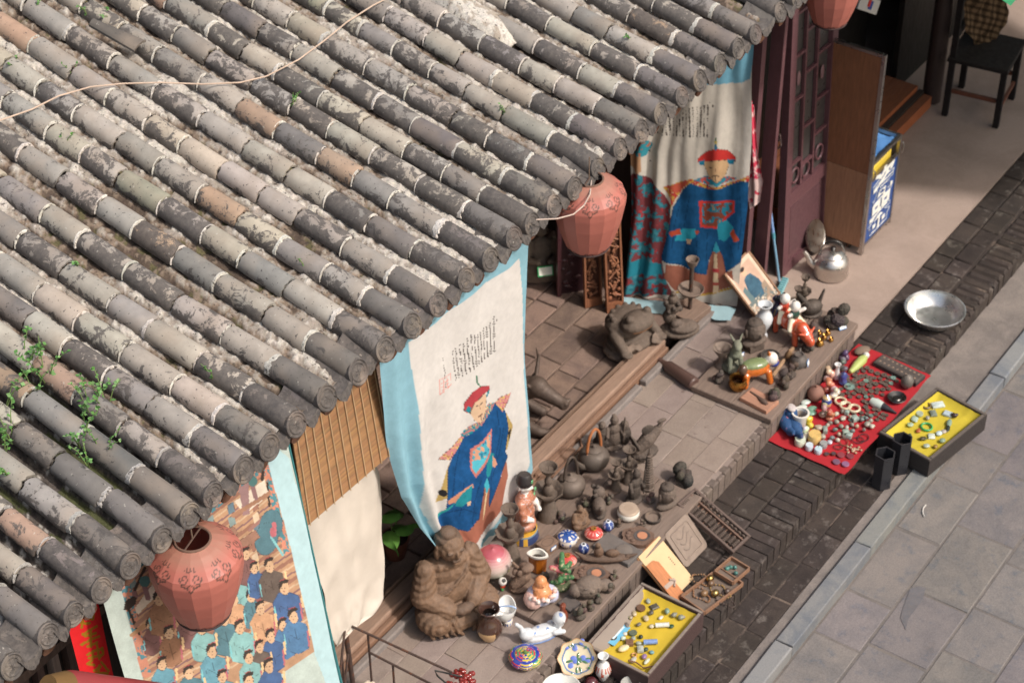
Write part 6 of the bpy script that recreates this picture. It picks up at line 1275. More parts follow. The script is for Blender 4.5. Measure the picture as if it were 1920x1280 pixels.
LO = c8(196, 104, 40); lion = [('e', (0, .05, .5), (.30, .5, .28), LO), ('e', (0, .05, .68), (.26, .44, .14), c8(126, 138, 96)), ('e', (.05, -.52, .72), (.22, .22, .22), c8(224, 216, 206)), ('e', (.05, -.6, .55), (.2, .18, .14), c8(60, 70, 140)), ('e', (.05, -.72, .6), (.1, .06, .05), c8(200, 120, 110)), ('e', (-.12, .5, .62), (.14, .14, .2), c8(96, 74, 60)), ('e', (.05, -.42, .92), (.08, .05, .12), LO)]+[('c', (x, y, .4), .11, (x*1.5, y*1.15, .07), .1, LO) for x in (-.2, .2) for y in (-.34, .4)]
statue('lion_figurine', 'orange glazed lion with a green back and white face', 'figurine', 1416, 712, ZR, 46, lion, GLAZE, rz=.9, voxel=.0045, disp=(.01, 20), smooth=1)
lathe_o('brass_bowl', 'small shiny brass bowl at the near corner of the ox board', 'bowl', 1383, 728, ZR, [(11, 0), (15, 3), (18, 9), (16, 15), (14.5, 18), (17, 20), (15.5, 20), (13, 16), (14, 8, c8(120, 84, 50)), (0, 4, c8(110, 80, 56))], c8(176, 128, 66), BRASS, 36)
M, L, W = frame([P(u, v, ZR+.016) for u, v in ((1388, 746), (1437, 774), (1460, 752), (1410, 728))]); t = thing('spoon_board', 'pale wooden block with a dark carved spoon hollow', 'board', (0, 0, 0)); t.matrix_world = M
b = MB(); b.box((0, 0, -.004), (L/2, W/2, .012), c8(176, 128, 104), bev=.002); b.build('block', WOOD, t)
b = MB(); b.tube([(-L*.42, W*.15, .009), (-L*.1, W*.08, .009), (L*.05, 0, .009), (L*.2, -W*.06, .009), (L*.34, -W*.1, .009)], [.006, .008, .014, .02, .010], c8(92, 70, 60), 10); b.build('spoon', WOOD, t)
p, k = loc_(1497, 684, ZR); t = thing('tagged_teapot', 'small grey lidded teapot with a price tag on the ox board', 'teapot', tuple(p), .3); R = 17*k; gc = c8(98, 92, 88)
b = MB(); b.lathe([(.6*R, 0), (.95*R, .3*R), (1.0*R, .7*R), (.8*R, 1.15*R), (.55*R, 1.35*R), (.5*R, 1.5*R), (.55*R, 1.55*R), (.42*R, 1.55*R), (.38*R, 1.4*R), (0, 1.35*R)], gc, 30); b.build('body', BRONZE, t)
b = MB(); b.tube([(-.9*R, -.1*R, 1.0*R), (-1.35*R, -.15*R, 1.05*R), (-1.45*R, -.15*R, .6*R), (-1.0*R, -.1*R, .35*R)], .12*R, gc, 8); b.build('handle', BRONZE, t); b = MB(); b.tube([(.8*R, .1*R, .6*R), (1.3*R, .15*R, .95*R), (1.5*R, .2*R, 1.2*R)], [.2*R, .14*R, .1*R], gc, 8); b.build('spout', BRONZE, t)
price_tag(t, Matrix.Translation((0, -1.04*R, .55*R)) @ Matrix.Rotation(1.35, 4, 'X'), .045, .035)
lathe_o('black_ashtray', 'shallow black round dish behind the orange lion', 'dish', 1444, 672, ZR, [(14, 0), (17.5, 3), (18, 7), (15.5, 7), (14, 3), (0, 2)], c8(52, 48, 46), CARVED, 30)
lathe_o('pottery_goblet', 'dusty grey pottery goblet with a wide cup at the back of the ox board', 'goblet', 1352, 686, ZR, [(12, 0), (11, 3), (5, 7), (4.5, 16), (9, 22), (17, 32), (18, 35), (16, 35), (9, 28), (0, 25)], c8(136, 120, 108), CARVED, 30)
GD_ = c8(126, 130, 112)
o, s_ = statue('green_beast', 'pale green glazed beast figurine with a price tag, rearing', 'figurine', 1376, 690, ZR, 62, [('e', (0, 0, .08), (.3, .3, .08), GD_), ('c', (0, .2, .22), .15, (0, -.05, .5), .15, GD_), ('c', (0, -.05, .5), .13, (0, -.12, .78), .1, GD_), ('e', (0, -.22, .86), (.11, .18, .1), GD_), ('c', (-.08, -.08, .92), .03, (-.14, 0, 1.02), .02, GD_), ('c', (.08, -.08, .92), .03, (.14, 0, 1.02), .02, GD_), ('c', (-.12, -.1, .4), .06, (-.14, -.25, .1), .05, GD_), ('c', (.12, -.1, .4), .06, (.14, -.25, .1), .05, GD_)], STONE, rz=-.9, disp=(.02, 16)); price_tag(o, Matrix.Translation((.16*s_, -.02*s_, .42*s_)) @ Matrix.Rotation(1.3, 4, 'X') @ Matrix.Rotation(.6, 4, 'Y'), .035, .022)
statue('small_bust', 'dusty stone bust on a square base beside the white vase', 'bust', 1413, 652, ZR, 50, [('b', (0, 0, .1), (.24, .2, .1), G2)]+[(q[0], (q[1][0], q[1][1], q[1][2]*.85+.15))+tuple(q[2:]) if q[0] == 'e' else q for q in hb], CARVED, rz=-.5, disp=(.012, 30))
statue('tagged_rock', 'rough dark scholar rock at the far corner of the ox board', 'rock', 1563, 612, ZR, 42, blob(8, c8(66, 58, 53), 31, (.6, .4, .45), (.14, .26)), STONE, rz=-.6, disp=(.09, 8))
M = Matrix.Translation(P(1580, 613, ZR+.02)) @ Matrix.Rotation(-.5, 4, 'Z') @ Matrix.Rotation(1.0, 4, 'X'); o = thing('rock_price_tag', 'white price tag standing in front of the dark scholar rock', 'tag', (0, 0, 0)); price_tag(o, M, .05, .03)
statue('horn_cup', 'dark bronze cup with a pointed horn spout near the far edge', 'cup', 1522, 588, ZR, 42, [('e', (0, 0, .3), (.38, .3, .28), c8(78, 70, 64)), ('c', (-.2, 0, .4), .14, (-.6, .1, 1.0), .07, c8(66, 60, 56)), ('c', (.25, 0, .4), .08, (.42, 0, .9), .04, c8(78, 70, 64)), ('e', (0, 0, .06), (.4, .32, .07), c8(78, 70, 64))], BRONZE, rz=-.5, disp=(.02, 14))
candle_stand(1493, 592, ZR, .5, 'little iron candle stand behind the dark blue vase, left of a pair', cupr=18, Ht=1.0); candle_stand(1505, 576, ZR, .5, 'little iron candle stand behind the dark blue vase, right of a pair', cupr=18, Ht=1.1)
for i, (u, v, H, lab) in enumerate(((1452, 745, 34, 'dark tangled iron lump beside the pale spoon block'), (1470, 722, 28, 'dark curled iron ornament in front of the tagged teapot'), (1484, 706, 24, 'small dark iron animal near the front edge of the ox board'), (1348, 716, 22, 'low dark pierced incense lid near the brass bowl'), (1515, 655, 32, 'dark open-mouthed pottery toad beside the tagged teapot'), (1520, 632, 34, 'dark round pottery monkey behind the brass trinkets'))):
    statue('iron_ornament', lab, 'ornament', u, v, ZR, H, blob(8, c8(74, 64, 58), 60+i, (.5, .42, .5), (.1, .22)), CARVED, disp=(.06, 12), group='dark trinkets on the ox board')
for i, (u, v, r) in enumerate(((1537, 648, 8), (1545, 636, 6), (1552, 628, 6), (1536, 628, 5), (1558, 640, 5))):
    lathe_o('brass_trinket', ('small brass pot nearest the front of the brass trinkets' if i == 0 else ('tiny brass trinket behind the small brass pot', 'tiny brass trinket nearest the scholar rock', 'tiny brass trinket at the left of the brass cluster', 'tiny brass trinket at the right end of the brass cluster')[i-1]), 'trinket', u, v, ZR, [(r*.6, 0), (r, r*.5), (r*.8, r), (r*.5, r*1.2), (r*.75, r*1.5), (r*.6, r*1.5), (0, r*1.1)], c8(168, 124, 66), BRASS, 18, 'brass trinkets')
for (a_, e_, r, c, lab) in (((1440, 716), (1487, 652), 4, c8(170, 136, 104), 'thin pale bamboo stick lying across the ox board'), ((1462, 722), (1503, 664), 6, c8(76, 64, 56), 'dark flat stick lying beside the pale bamboo stick')):
    a, e = P(*a_, ZR+.008), P(*e_, ZR+.008); k = 1/ppm(a); b = MB(); b.tube([a, a*.5+e*.5, e], r*k, c, 8); tag(b.build('stick', WOOD), lab, 'stick')
lathe_o('brush_ball', 'small brown gourd on the sticks behind the tagged teapot', 'gourd', 1478, 672, ZR+.012, [(3, 0), (7, 4), (7, 9), (3.5, 13), (2, 17), (0, 18)], c8(130, 100, 72), LACQ, 18)
# ================================================================== red cloth with trinkets
ZC = -.122
cl = [P(u, v, ZC) for u, v in ((1439, 826), (1584, 890), (1746, 705), (1610, 645))]
b = MB(); W_, H_ = 46, 30
def rc_(i, j):
    s_, q = i/(W_-1), j/(H_-1); p = (cl[1]*(1-s_)+cl[2]*s_)*(1-q)+(cl[0]*(1-s_)+cl[3]*s_)*q
    e = min(s_, 1-s_, q, 1-q); k = noise.noise(Vector((s_*9, q*6, 2)))
    return (p[0]+.012*noise.noise(Vector((q*4, s_*2, 7)))*(e < .02), p[1]+.012*noise.noise(Vector((s_*6, 1, 7)))*(e < .02), ZC+.004+.004*k+.004*max(0, noise.noise(Vector((s_*3, q*8, 5)))))
b.grid(W_, H_, rc_, c8(168, 46, 52)); b.build('t', CLOTH, ang=180).name = 'red_cloth'; tag(bpy.data.objects['red_cloth'], 'bright red cloth spread on the step and covered with trinkets', 'cloth')
ZT = ZC+.010
def zz(x, y): return (1440+x/4.683, 640+y/4.683)       # tracing coordinates of the close-up
def pebble(name, label, cat, u, v, z, w_, d_, h_, col, mat=JADE, rz=0, group=None, kind='e', seed=0):
    p, k = loc_(u, v, z); b = MB(); w_, d_, h_ = w_*k/2, d_*k/2, h_*k/2; rr = random.Random(seed)
    if kind == 'e': b.ell((0, 0, h_), (w_, d_, h_), col, n=12, m=8)
    elif kind == 'd': b.lathe([(w_*.95, 0), (w_, h_*.6), (w_, h_*1.4), (w_*.9, h_*2), (0, h_*2)], col, 20, sy=d_/w_)
    elif kind == 'coin': b.lathe([(w_*.25, 0), (w_*.97, 0), (w_, h_), (w_*.97, h_*2), (w_*.85, h_*2), (w_*.82, h_*1.6), (w_*.32, h_*1.6), (w_*.25, h_*2), (w_*.25, 0)], col, 18)
    elif kind == 'ring': b.tube([(w_*math.cos(a), d_*math.sin(a), h_) for a in np.linspace(0, 2*PI, 25)[:-1]], h_, col, 8, closed=True)
    elif kind == 's': b.box((0, 0, h_), (w_, d_, h_), col, bev=min(w_, d_)*.2)
    elif kind == 'cyl': b.tube([(-w_, 0, d_), (w_, 0, d_)], d_, col, 16)
    elif kind == 'r':
        q = sculpt([('e', (0, 0, h_), (w_*.8, d_*.8, h_), col)]+[('e', (rr.uniform(-.6, .6)*w_, rr.uniform(-.6, .6)*d_, h_*rr.uniform(.8, 1.3)), (w_*.4, d_*.4, h_*.6), tuple(c*rr.uniform(.8, 1.2) for c in col)) for i in range(4)], max(w_, d_)*.12, 1); b = q
    o = b.build(name, mat, None, tuple(p), rz, 45); return tag(o, label, cat, group)
rr = random.Random(21)
coins = [(715, 400, 56), (870, 235, 28), (905, 265, 30), (765, 300, 30), (820, 310, 32), (890, 325, 36), (960, 285, 30), (1020, 300, 34), (1065, 320, 28), (1100, 325, 30), (825, 375, 34), (760, 345, 30), (690, 315, 34), (945, 375, 32), (890, 395, 34), (1000, 365, 28), (840, 265, 24), (1035, 385, 28), (1080, 370, 26), (800, 440, 30), (850, 455, 32), (905, 440, 32), (960, 425, 28), (1010, 425, 28), (755, 460, 28), (700, 455, 26), (650, 470, 28), (860, 490, 24), (910, 485, 26), (800, 490, 24), (720, 490, 24), (1060, 420, 26), (1130, 350, 24), (640, 420, 24), (985, 330, 24), (935, 325, 24), (1100, 285, 24), (780, 265, 26), (955, 455, 22), (1005, 470, 22), (970, 605, 26), (1010, 640, 24), (945, 640, 26), (985, 665, 22), (1040, 650, 22), (905, 655, 24), (870, 640, 22), (1015, 680, 26), (960, 690, 22), (930, 600, 22)]
have = [(a, b_) for a, b_, _ in coins]; r3 = random.Random(77)
for _ in range(900):
    x, y = r3.uniform(640, 1090), r3.uniform(225, 690)
    if len(coins) > 92: break
    if min((x-a)**2+(y-b_)**2 for a, b_ in have) > 33**2 and not (480 < y < 620 and x < 830) and not (x > 880 and 470 < y < 640) and not (x > 1010 and y > 430) and y > 150+(x-700)*.42 and y < 700-(x-860)*.35 and (x-830)*.9+y > 150 and not (x < 720 and y > 600):
        coins.append((x, y, r3.uniform(22, 30))); have.append((x, y))
for i, (x, y, d) in enumerate(coins):
    u, v = zz(x, y); big = d > 50
    pebble('old_coin', 'largest dark old coin on the red cloth' if big else ('verdigris' if i % 9 == 0 else 'dark')+' old coin among those on the red cloth, '+('upper ' if y < 330 else ('lower ' if y > 560 else 'middle '))+('left' if x < 830 else 'right')+' of the coin spread', 'coin', u, v, ZT-.002+rr.uniform(0, .002), d*1.7/4.683, d*1.7/4.683, 2.4, jit(c8(98, 86, 78) if i % 9 else c8(120, 150, 140), .15), BRONZE, rr.uniform(0, 6), 'old coins on the red cloth', 'coin')
stones = [(600, 720, 46, 30), (655, 690, 60, 44), (545, 730, 40, 40), (500, 790, 60, 26), (445, 770, 70, 60), (585, 790, 50, 30), (640, 760, 44, 30), (690, 770, 50, 30), (735, 745, 44, 34), (760, 690, 50, 40), (720, 680, 30, 30), (820, 700, 44, 36), (870, 740, 60, 40), (910, 760, 50, 44), (840, 790, 40, 30), (680, 810, 50, 30), (620, 830, 44, 32), (560, 860, 50, 34), (480, 850, 54, 36), (610, 880, 46, 32), (660, 850, 40, 28), (710, 840, 46, 34), (780, 760, 36, 30), (860, 690, 34, 28), (900, 710, 36, 30), (600, 650, 44, 40), (650, 630, 40, 34), (690, 640, 30, 24), (540, 690, 44, 34), (740, 800, 40, 40), (400, 800, 36, 30), (520, 750, 34, 30)]
scol = [c8(150, 146, 134), c8(176, 170, 156), c8(122, 112, 102), c8(146, 160, 150), c8(166, 150, 130), c8(110, 118, 116)]
snm = ['grey', 'off-white', 'brown-grey', 'pale green', 'sandy', 'slate']
for i, (x, y, w_, h_) in enumerate(stones):
    u, v = zz(x, y); c = i % 6
    pebble('carved_pebble', snm[c]+' carved stone pendant on the red cloth, '+('upper ' if y < 720 else ('lower ' if y > 800 else 'middle '))+('left' if x < 620 else ('centre' if x < 760 else 'right'))+' of the pile', 'pendant', u, v, ZT-.002, w_/4.683*1.15, h_/4.683*1.45, 9, jit(scol[c], .12), JADE, rr.uniform(0, 3), 'carved stone pendants on the red cloth', 'r' if i % 3 else ('s' if i % 2 else 'e'), i)
def zl(name, label, cat, x, y, prof, col, mat=GLAZE, **kw): u, v = zz(x, y); return lathe_o(name, label, cat, u, v, ZT, prof, col, mat, **kw)
# embroidered shoes and white mug
def shoe(x, y, rz, lab):
    u, v = zz(x, y); SB = c8(44, 78, 120); statue('embroidered_shoe', lab, 'shoe', u, v, ZT-.002, 30, [('e', (0, 0, .3), (.36, .95, .3), SB), ('e', (0, .55, .55), (.34, .42, .42), SB), ('c', (0, -.8, .3), .22, (0, -1.15, .5), .1, SB), ('e', (0, .5, .95), (.22, .3, .1), c8(190, 180, 176))], mk('embroidery', .7, var=.2, vs=40, bstr=.3, bs=90, speck=(60, .64, c8(196, 110, 120))), rz=rz, disp=(.01, 14), group='pair of blue embroidered shoes')
shoe(150, 740, -.75, 'blue embroidered shoe at the outer corner of the red cloth'); shoe(222, 768, -.75, 'blue embroidered shoe next to the white mug')
zl('white_mug', 'white ceramic mug with a thick rim beside the blue shoes', 'mug', 275, 735, [(13, 0), (15, 4), (15, 19), (17, 22), (17, 25), (13.5, 25), (12.5, 20), (12, 8, c8(190, 170, 150)), (0, 7, c8(186, 166, 146))], c8(226, 220, 210), n=32)
zl('clay_teapot', 'little brown clay teapot on the red cloth', 'teapot', 415, 505, [(9, 0), (15, 6), (16, 12), (12, 19), (7, 21), (6, 22), (3, 23), (2, 26), (0, 27)], c8(142, 102, 88), MATTE, n=28)
zl('blue_jar', 'little blue and cream lidded jar beside the clay teapot', 'jar', 510, 575, [(6, 0), (9.5, 5, c8(56, 76, 140)), (10, 11, c8(200, 160, 110)), (7.5, 16, c8(56, 76, 140)), (7, 17, CRM), (8, 19, CRM), (3, 22, c8(200, 170, 120)), (0, 24, c8(60, 76, 140))], c8(56, 76, 140), n=24)
zl('bud_vase', 'slim white bud vase at the back of the red cloth', 'vase', 600, 325, [(5, 0), (6, 3), (5, 12), (3.5, 19), (4, 23), (6.5, 27), (5, 27), (2.5, 22), (0, 21)], c8(216, 214, 212), n=22)
zl('grey_plate', 'small grey metal dish near the black horn', 'dish', 1130, 510, [(9, 0), (16, 3), (18, 5), (17, 6), (8, 3), (6.5, 4), (0, 4)], c8(104, 100, 96), METAL, n=32)
o = zl('iron_ball', 'round pierced grey ball by the black ink tablet', 'ball', 1215, 400, [(6, 0), (11, 5), (12, 12), (9, 19), (4, 22), (0, 23)], c8(112, 106, 100), BRONZE, n=22)
for (x, y, lab) in ((635, 530, 'pale ring bangle overlapping another bangle'), (680, 570, 'lilac ring bangle between the two pale bangles'), (755, 595, 'pale ring bangle nearest the coins')):
    u, v = zz(x, y); pebble('bangle', lab, 'bangle', u, v, ZT+.002, 20, 20, 5, c8(206, 190, 160) if 'pale' in lab else c8(170, 120, 160), JADE, 0, 'ring bangles on the red cloth', 'ring')
for (x, y, w_, h_, c, lab, kd) in ((280, 895, 24, 16, c8(206, 210, 190), 'round porcelain box with a green landscape on its lid', 'd'), (405, 870, 28, 22, c8(212, 176, 110), 'round yellow porcelain box with a white top', 'd'), (360, 940, 17, 13, c8(196, 206, 214), 'small pale blue round porcelain box', 'd'), (440, 970, 17, 12, c8(186, 206, 214), 'small blue heart-shaped porcelain box', 'd'), (485, 920, 17, 12, c8(150, 150, 150), 'small grey painted oval box', 'd'), (540, 895, 12, 9, c8(180, 180, 190), 'tiny patterned egg behind the grey oval box', 'e')):
    u, v = zz(x, y); pebble('porcelain_box', lab, 'box', u, v, ZT-.002, w_, w_*.9, h_*.8, c, mk('painted_lid', .2, var=.1, vs=30, bstr=0, coat=.4, speck=(70, .62, c8(110, 130, 90))), .3, None, kd)
for (x, y, c, lab) in ((350, 740, c8(206, 170, 50), 'tiny yellow-hatted porcelain figure'), (325, 810, c8(216, 200, 186), 'tiny white kneeling porcelain figure'), (530, 320, c8(206, 176, 150), 'small cream monkey figurine beside the white bud vase'), (530, 420, c8(190, 120, 90), 'small red and cream figurine in front of the cream monkey'), (660, 160, c8(90, 76, 100), 'dark purple small figurine at the back corner'), (575, 470, c8(196, 186, 166), 'pale reclining stone figure beside the clay teapot'), (480, 640, c8(170, 150, 130), 'sandy stone elephant beside the blue jar'), (650, 240, c8(110, 104, 100), 'small grey stone beast behind the coins'), (655, 355, c8(70, 76, 130), 'small blue glazed lump beside the bud vase'), (540, 670, c8(170, 104, 80), 'small orange stone ring carving')):
    u, v = zz(x, y+14); statue('small_figurine', lab, 'figurine', u, v, ZT-.002, 22, blob(6, c, int(x), (.4, .36, .5), (.14, .26)), GLAZE if c[0] > .5 else JADE, disp=(.02, 12), voxel=.0028, group='small figurines on the red cloth')
for (x, y, lab) in ((330, 545, 'white snuff spoon dish at the back, beside the clay teapot'), (300, 590, 'pale green shell dish next to the white mug'), (385, 600, 'green glazed shell dish behind the sandy elephant'), (380, 640, 'small green shell dish nearest the shoes')):
    u, v = zz(x, y); pebble('shell_dish', lab, 'dish', u, v, ZT-.002, 20, 14, 7, c8(196, 206, 196) if y < 595 else c8(120, 160, 136), GLAZE, -.6, 'shell dishes')
# inscribed black block, horn, hair slide, glasses
M, L, W = frame([P(*zz(x, y), ZT+.026) for x, y in ((930, 180), (1310, 370), (1375, 290), (1000, 105))]); t = thing('ink_block', 'long black block with two rows of pale carved characters', 'block', (0, 0, 0)); t.matrix_world = M
b = MB(); b.box((0, 0, -.012), (L/2, W/2, .016), c8(58, 54, 54), bev=.008); b.build('block', STONE, t)
b = MB()
for r_ in (-.22, .22):
    for i in range(9):
        x0 = -L*.4+i*L*.1; b.box((x0, W*r_, .0043), (.008, .0015, .0006), c8(150, 128, 110)); b.box((x0, W*r_+.005, .0043), (.006, .0012, .0006), c8(150, 128, 110)); b.box((x0+.001, W*r_, .0046), (.0014, .008, .0006), c8(150, 128, 110))
o = b.build('carved_characters', INK, t, ang=20); o['kind'] = 'stuff'
a, e = P(*zz(905, 520), ZT+.01), P(*zz(1130, 630), ZT+.004); b = MB(); k = 1/ppm(a)
t = thing('horn_scoop', 'white scoop with a black pointed horn handle', 'scoop', (0, 0, 0)); b.tube([a, a*.8+e*.2, a*.55+e*.45], [7*k, 10*k, 8*k], c8(196, 206, 196), 14); b.build('scoop', GLAZE, t); b = MB(); b.tube([a*.55+e*.45, a*.35+e*.65, e], [8*k, 6*k, 1.2*k], c8(34, 36, 42), 14); b.build('horn', LACQ, t)
u, v = zz(790, 230); a, e = P(*zz(720, 270), ZT+.006), P(*zz(860, 130), ZT+.01); b = MB(); b.tube([a, a*.6+e*.4, a*.25+e*.75, e], [4*k, 9*k, 10*k, 5*k], c8(176, 186, 110), 12); t = thing('lying_doll', 'small yellow and green porcelain doll lying at the back of the cloth', 'doll', (0, 0, 0)); b.build('body', GLAZE, t); b = MB(); b.ell(e+[0, 0, .008], (7*k,)*3, c8(206, 200, 190)); b.build('head', GLAZE, t)
pebble('brown_stone', 'flat brown stone behind the lying doll', 'stone', *zz(825, 100), ZT-.002, 34, 22, 12, c8(122, 104, 88), STONE, -.5)
def loopo(x, y, r, col, lab, nm='dark_bangle', n=2):
    u, v = zz(x, y); p, k = loc_(u, v, ZT); b = MB(); b.tube([(r*k*math.cos(a), r*k*.75*math.sin(a), .004+.002*math.sin(a*2)) for a in np.linspace(0, 2*PI, 25)[:-1]], .0028, col, 6, closed=True); tag(b.build(nm, LACQ, None, tuple(p), rr.uniform(0, 3)), lab, 'bangle', 'dark rings on the red cloth')
loopo(790, 870, 11, c8(70, 40, 46), 'dark red ring bangle beside the carved stones'); loopo(835, 850, 12, c8(60, 40, 44), 'dark brown ring bangle next to the red cloth edge'); loopo(665, 885, 10, c8(110, 80, 62), 'brown ring bangle near the small boxes'); loopo(615, 930, 8, c8(70, 54, 50), 'thin dark ring near the spectacles')
t = thing('spectacles', 'old round spectacles with dark lenses at the front of the red cloth', 'spectacles', tuple(P(*zz(545, 990), ZT)), -.9)
for x in (-.017, .017):
    b = MB(); b.tube([(x*1.15+.014*math.cos(a), .014*math.sin(a), .006) for a in np.linspace(0, 2*PI, 21)[:-1]], .0018, c8(150, 110, 80), 6, closed=True); rim = b.build('rim', BRASS, t); b = MB(); b.lathe([(0, .0055), (.013, .0055), (.013, .0065), (0, .007)], c8(90, 70, 76), 20, c=(x*1.15, 0, 0)); b.build('lens', GLAZE, rim)
b = MB(); b.tube([(-.006, 0, .006), (0, .003, .009), (.006, 0, .006)], .0015, c8(150, 110, 80), 5); b.build('bridge', BRASS, t)
for i, (x, y, c) in enumerate(((640, 1000, c8(140, 70, 76)), (720, 1010, c8(130, 66, 72)), (600, 1060, c8(120, 90, 110)), (680, 1080, c8(140, 100, 130)))):
    pebble('glass_disc', ('red', 'dark red', 'grey-violet', 'violet')[i]+' round glass lens at the front corner of the red cloth', 'lens', *zz(x, y), ZT-.001, 15, 15, 3, c, GLAZE, 0, 'round glass lenses', 'd')
for i in range(16):
    u, v = zz(700+rr.uniform(-10, 120), 985-rr.uniform(0, 70)); pebble('tiny_bead', 'tiny sand-coloured stone bead in the pile by the red cloth edge', 'bead', u, v, ZT-.001, 5, 5, 4, jit(c8(176, 150, 124), .1), JADE, 0, 'tiny stone beads by the red cloth edge')

# ================================================================== trays lined with yellow cloth
def tray(label, q, z0, z1, wt, lining, mat=WOOD, outer=c8(74, 56, 54), inner=c8(134, 122, 112)):
    M, L, W = frame(q); t = thing('display_tray', label, 'tray', (0, 0, 0)); t.matrix_world = M; h_ = z1-z0       # local z=0 is the rim
    for a in ((0, -W/2+wt/2, L/2, wt/2), (0, W/2-wt/2, L/2, wt/2), (-L/2+wt/2, 0, wt/2, W/2-wt), (L/2-wt/2, 0, wt/2, W/2-wt)):
        b = MB(); b.box((a[0], a[1], -h_/2), (a[2], a[3], h_/2), outer, bev=.003); o = b.build('side', mat, t, ang=20)
        b = MB(); b.box((a[0], a[1], .001), (max(.002, a[2]-.003), max(.002, a[3]-.003), .0012), inner); b.build('rim_strip', mat, o, ang=20)
    b = MB(); b.box((0, 0, -h_+.006), (L/2-wt, W/2-wt, .005), c8(96, 82, 72)); b.build('bottom', mat, t, ang=20)
    li = MB(); nx, ny = 26, 18; zf = -h_+.082
    def lf(i, j):
        x = (L/2-wt-.004)*(-1+2*i/(nx-1)); y = (W/2-wt-.004)*(-1+2*j/(ny-1)); k = noise.noise(Vector((i*.35, j*.4, L*9)))
        e = max(0, max(abs(-1+2*i/(nx-1)), abs(-1+2*j/(ny-1)))-.86)/.14
        return (x, y, zf+.004*k+.030*e*e)
    li.grid(nx, ny, lf, lining); o = li.build('lining', CLOTH, t, ang=180)
    return t, M, L, W, zf
q1 = [P(1097, 1208, .0), P(1216, 1270, .0), P(1319, 1145, .0), P(1203, 1091, .0)]
t, M, L, W, zf = tray('wooden tray lined with yellow cloth and filled with trinkets, in front of the crowded board', q1, -.128, .0, .02, c8(196, 168, 58))
b = MB(); nx = 22; b.grid(nx, 6, lambda i, j: (-L/2+.021+.085*(j/5)*(.35+.65*math.sin(i/(nx-1)*PI*.8+.7)**2)+.006*noise.noise(Vector((i*.6, j, 1))), (W/2-.021)*(-1+2*i/(nx-1)), -.004-(.052*(j/5)**1.3)+.005*noise.noise(Vector((i*.9, j*1.3, 4)))), c8(142, 130, 120)); b.build('crumpled_wrap', CLOTH, t, ang=180)
def intray(Mm, zf, u0, v0, s_, items, zw, grp, where):
    for i, (x, y, w_, d_, h_, c, kd, lab) in enumerate(items):
        u, v = u0+x/s_, v0+y/s_; pebble('tray_trinket', lab+where, 'trinket', u, v, zw, w_, d_, h_, c, JADE if kd != 'd' else BRONZE, rnd(-1, 1) if kd != 'cyl' else -.9, grp, kd, i)
g1, g2, gr, wt_ = c8(120, 140, 124), c8(146, 152, 140), c8(112, 104, 98), c8(206, 200, 186)
intray(M, zf, 1080, 1060, 6.097, [(740, 490, 18, 18, 4, c8(110, 78, 56), 'd', 'brown round medal'), (895, 475, 16, 12, 4, c8(84, 80, 72), 's', 'dark square plaque'), (825, 415, 13, 9, 6, g2, 'e', 'pale oval pebble'), (860, 550, 14, 12, 8, c8(84, 78, 70), 'r', 'dark little beast'), (665, 560, 14, 10, 7, c8(176, 160, 130), 'e', 'sandy pebble'), (625, 605, 12, 11, 7, c8(150, 136, 116), 'r', 'grey-brown nugget'), (800, 615, 19, 14, 7, c8(186, 170, 140), 'r', 'cream bead cluster'), (1040, 535, 17, 13, 9, g1, 'r', 'green jade lump'), (1120, 580, 14, 12, 9, c8(130, 130, 116), 'r', 'grey-green lump beside the green jade'), (1200, 610, 16, 14, 10, c8(136, 138, 120), 'r', 'large grey-green lump near the rim'), (970, 600, 12, 7, 4, c8(206, 200, 190), 'e', 'white oval bead'), (985, 695, 26, 9, 9, c8(210, 212, 204), 'cyl', 'white porcelain tube'), (1090, 700, 14, 12, 5, c8(50, 80, 56), 'r', 'dark green leaf piece'), (580, 690, 15, 9, 6, gr, 'e', 'grey oval pebble'), (720, 680, 14, 10, 6, c8(110, 106, 90), 'r', 'dark olive piece'), (865, 700, 11, 9, 5, c8(196, 186, 160), 'e', 'cream pebble'), (650, 775, 17, 14, 4, c8(96, 110, 90), 'd', 'dark green disc'), (420, 830, 18, 17, 4, c8(66, 70, 58), 'd', 'blackish round disc'), (560, 790, 9, 8, 6, wt_, 'e', 'small white bead'), (540, 840, 13, 11, 7, c8(186, 196, 180), 'r', 'pale green carved piece'), (655, 840, 10, 9, 6, g2, 'e', 'grey-green bead'), (740, 825, 9, 9, 7, c8(40, 50, 42), 'e', 'black round bead'), (850, 890, 26, 10, 10, c8(120, 144, 190), 'cyl', 'blue and white porcelain tube'), (610, 890, 15, 14, 7, c8(120, 90, 72), 's', 'brown square carved seal'), (715, 900, 9, 12, 7, g2, 'e', 'upright grey bead'), (780, 900, 9, 8, 5, c8(170, 170, 120), 'e', 'yellowish bead'), (735, 965, 12, 14, 7, c8(170, 172, 160), 's', 'pale stone tablet'), (800, 965, 10, 9, 6, c8(60, 76, 60), 'e', 'dark green bead'), (865, 1000, 9, 10, 6, c8(110, 150, 156), 'e', 'blue-green bead'), (545, 960, 24, 14, 9, c8(216, 200, 160), 'e', 'large cream oval stone'), (780, 1050, 13, 10, 7, c8(140, 110, 150), 'e', 'violet bead'), (665, 1025, 9, 9, 3, c8(190, 140, 90), 'ring', 'small orange ring'), (655, 1085, 18, 10, 5, c8(176, 172, 160), 'e', 'flat grey stone'), (810, 1100, 18, 8, 5, c8(196, 200, 180), 'e', 'long pale stone')], -.128+.086, 'trinkets in the near yellow-lined tray', ' in the near yellow tray')
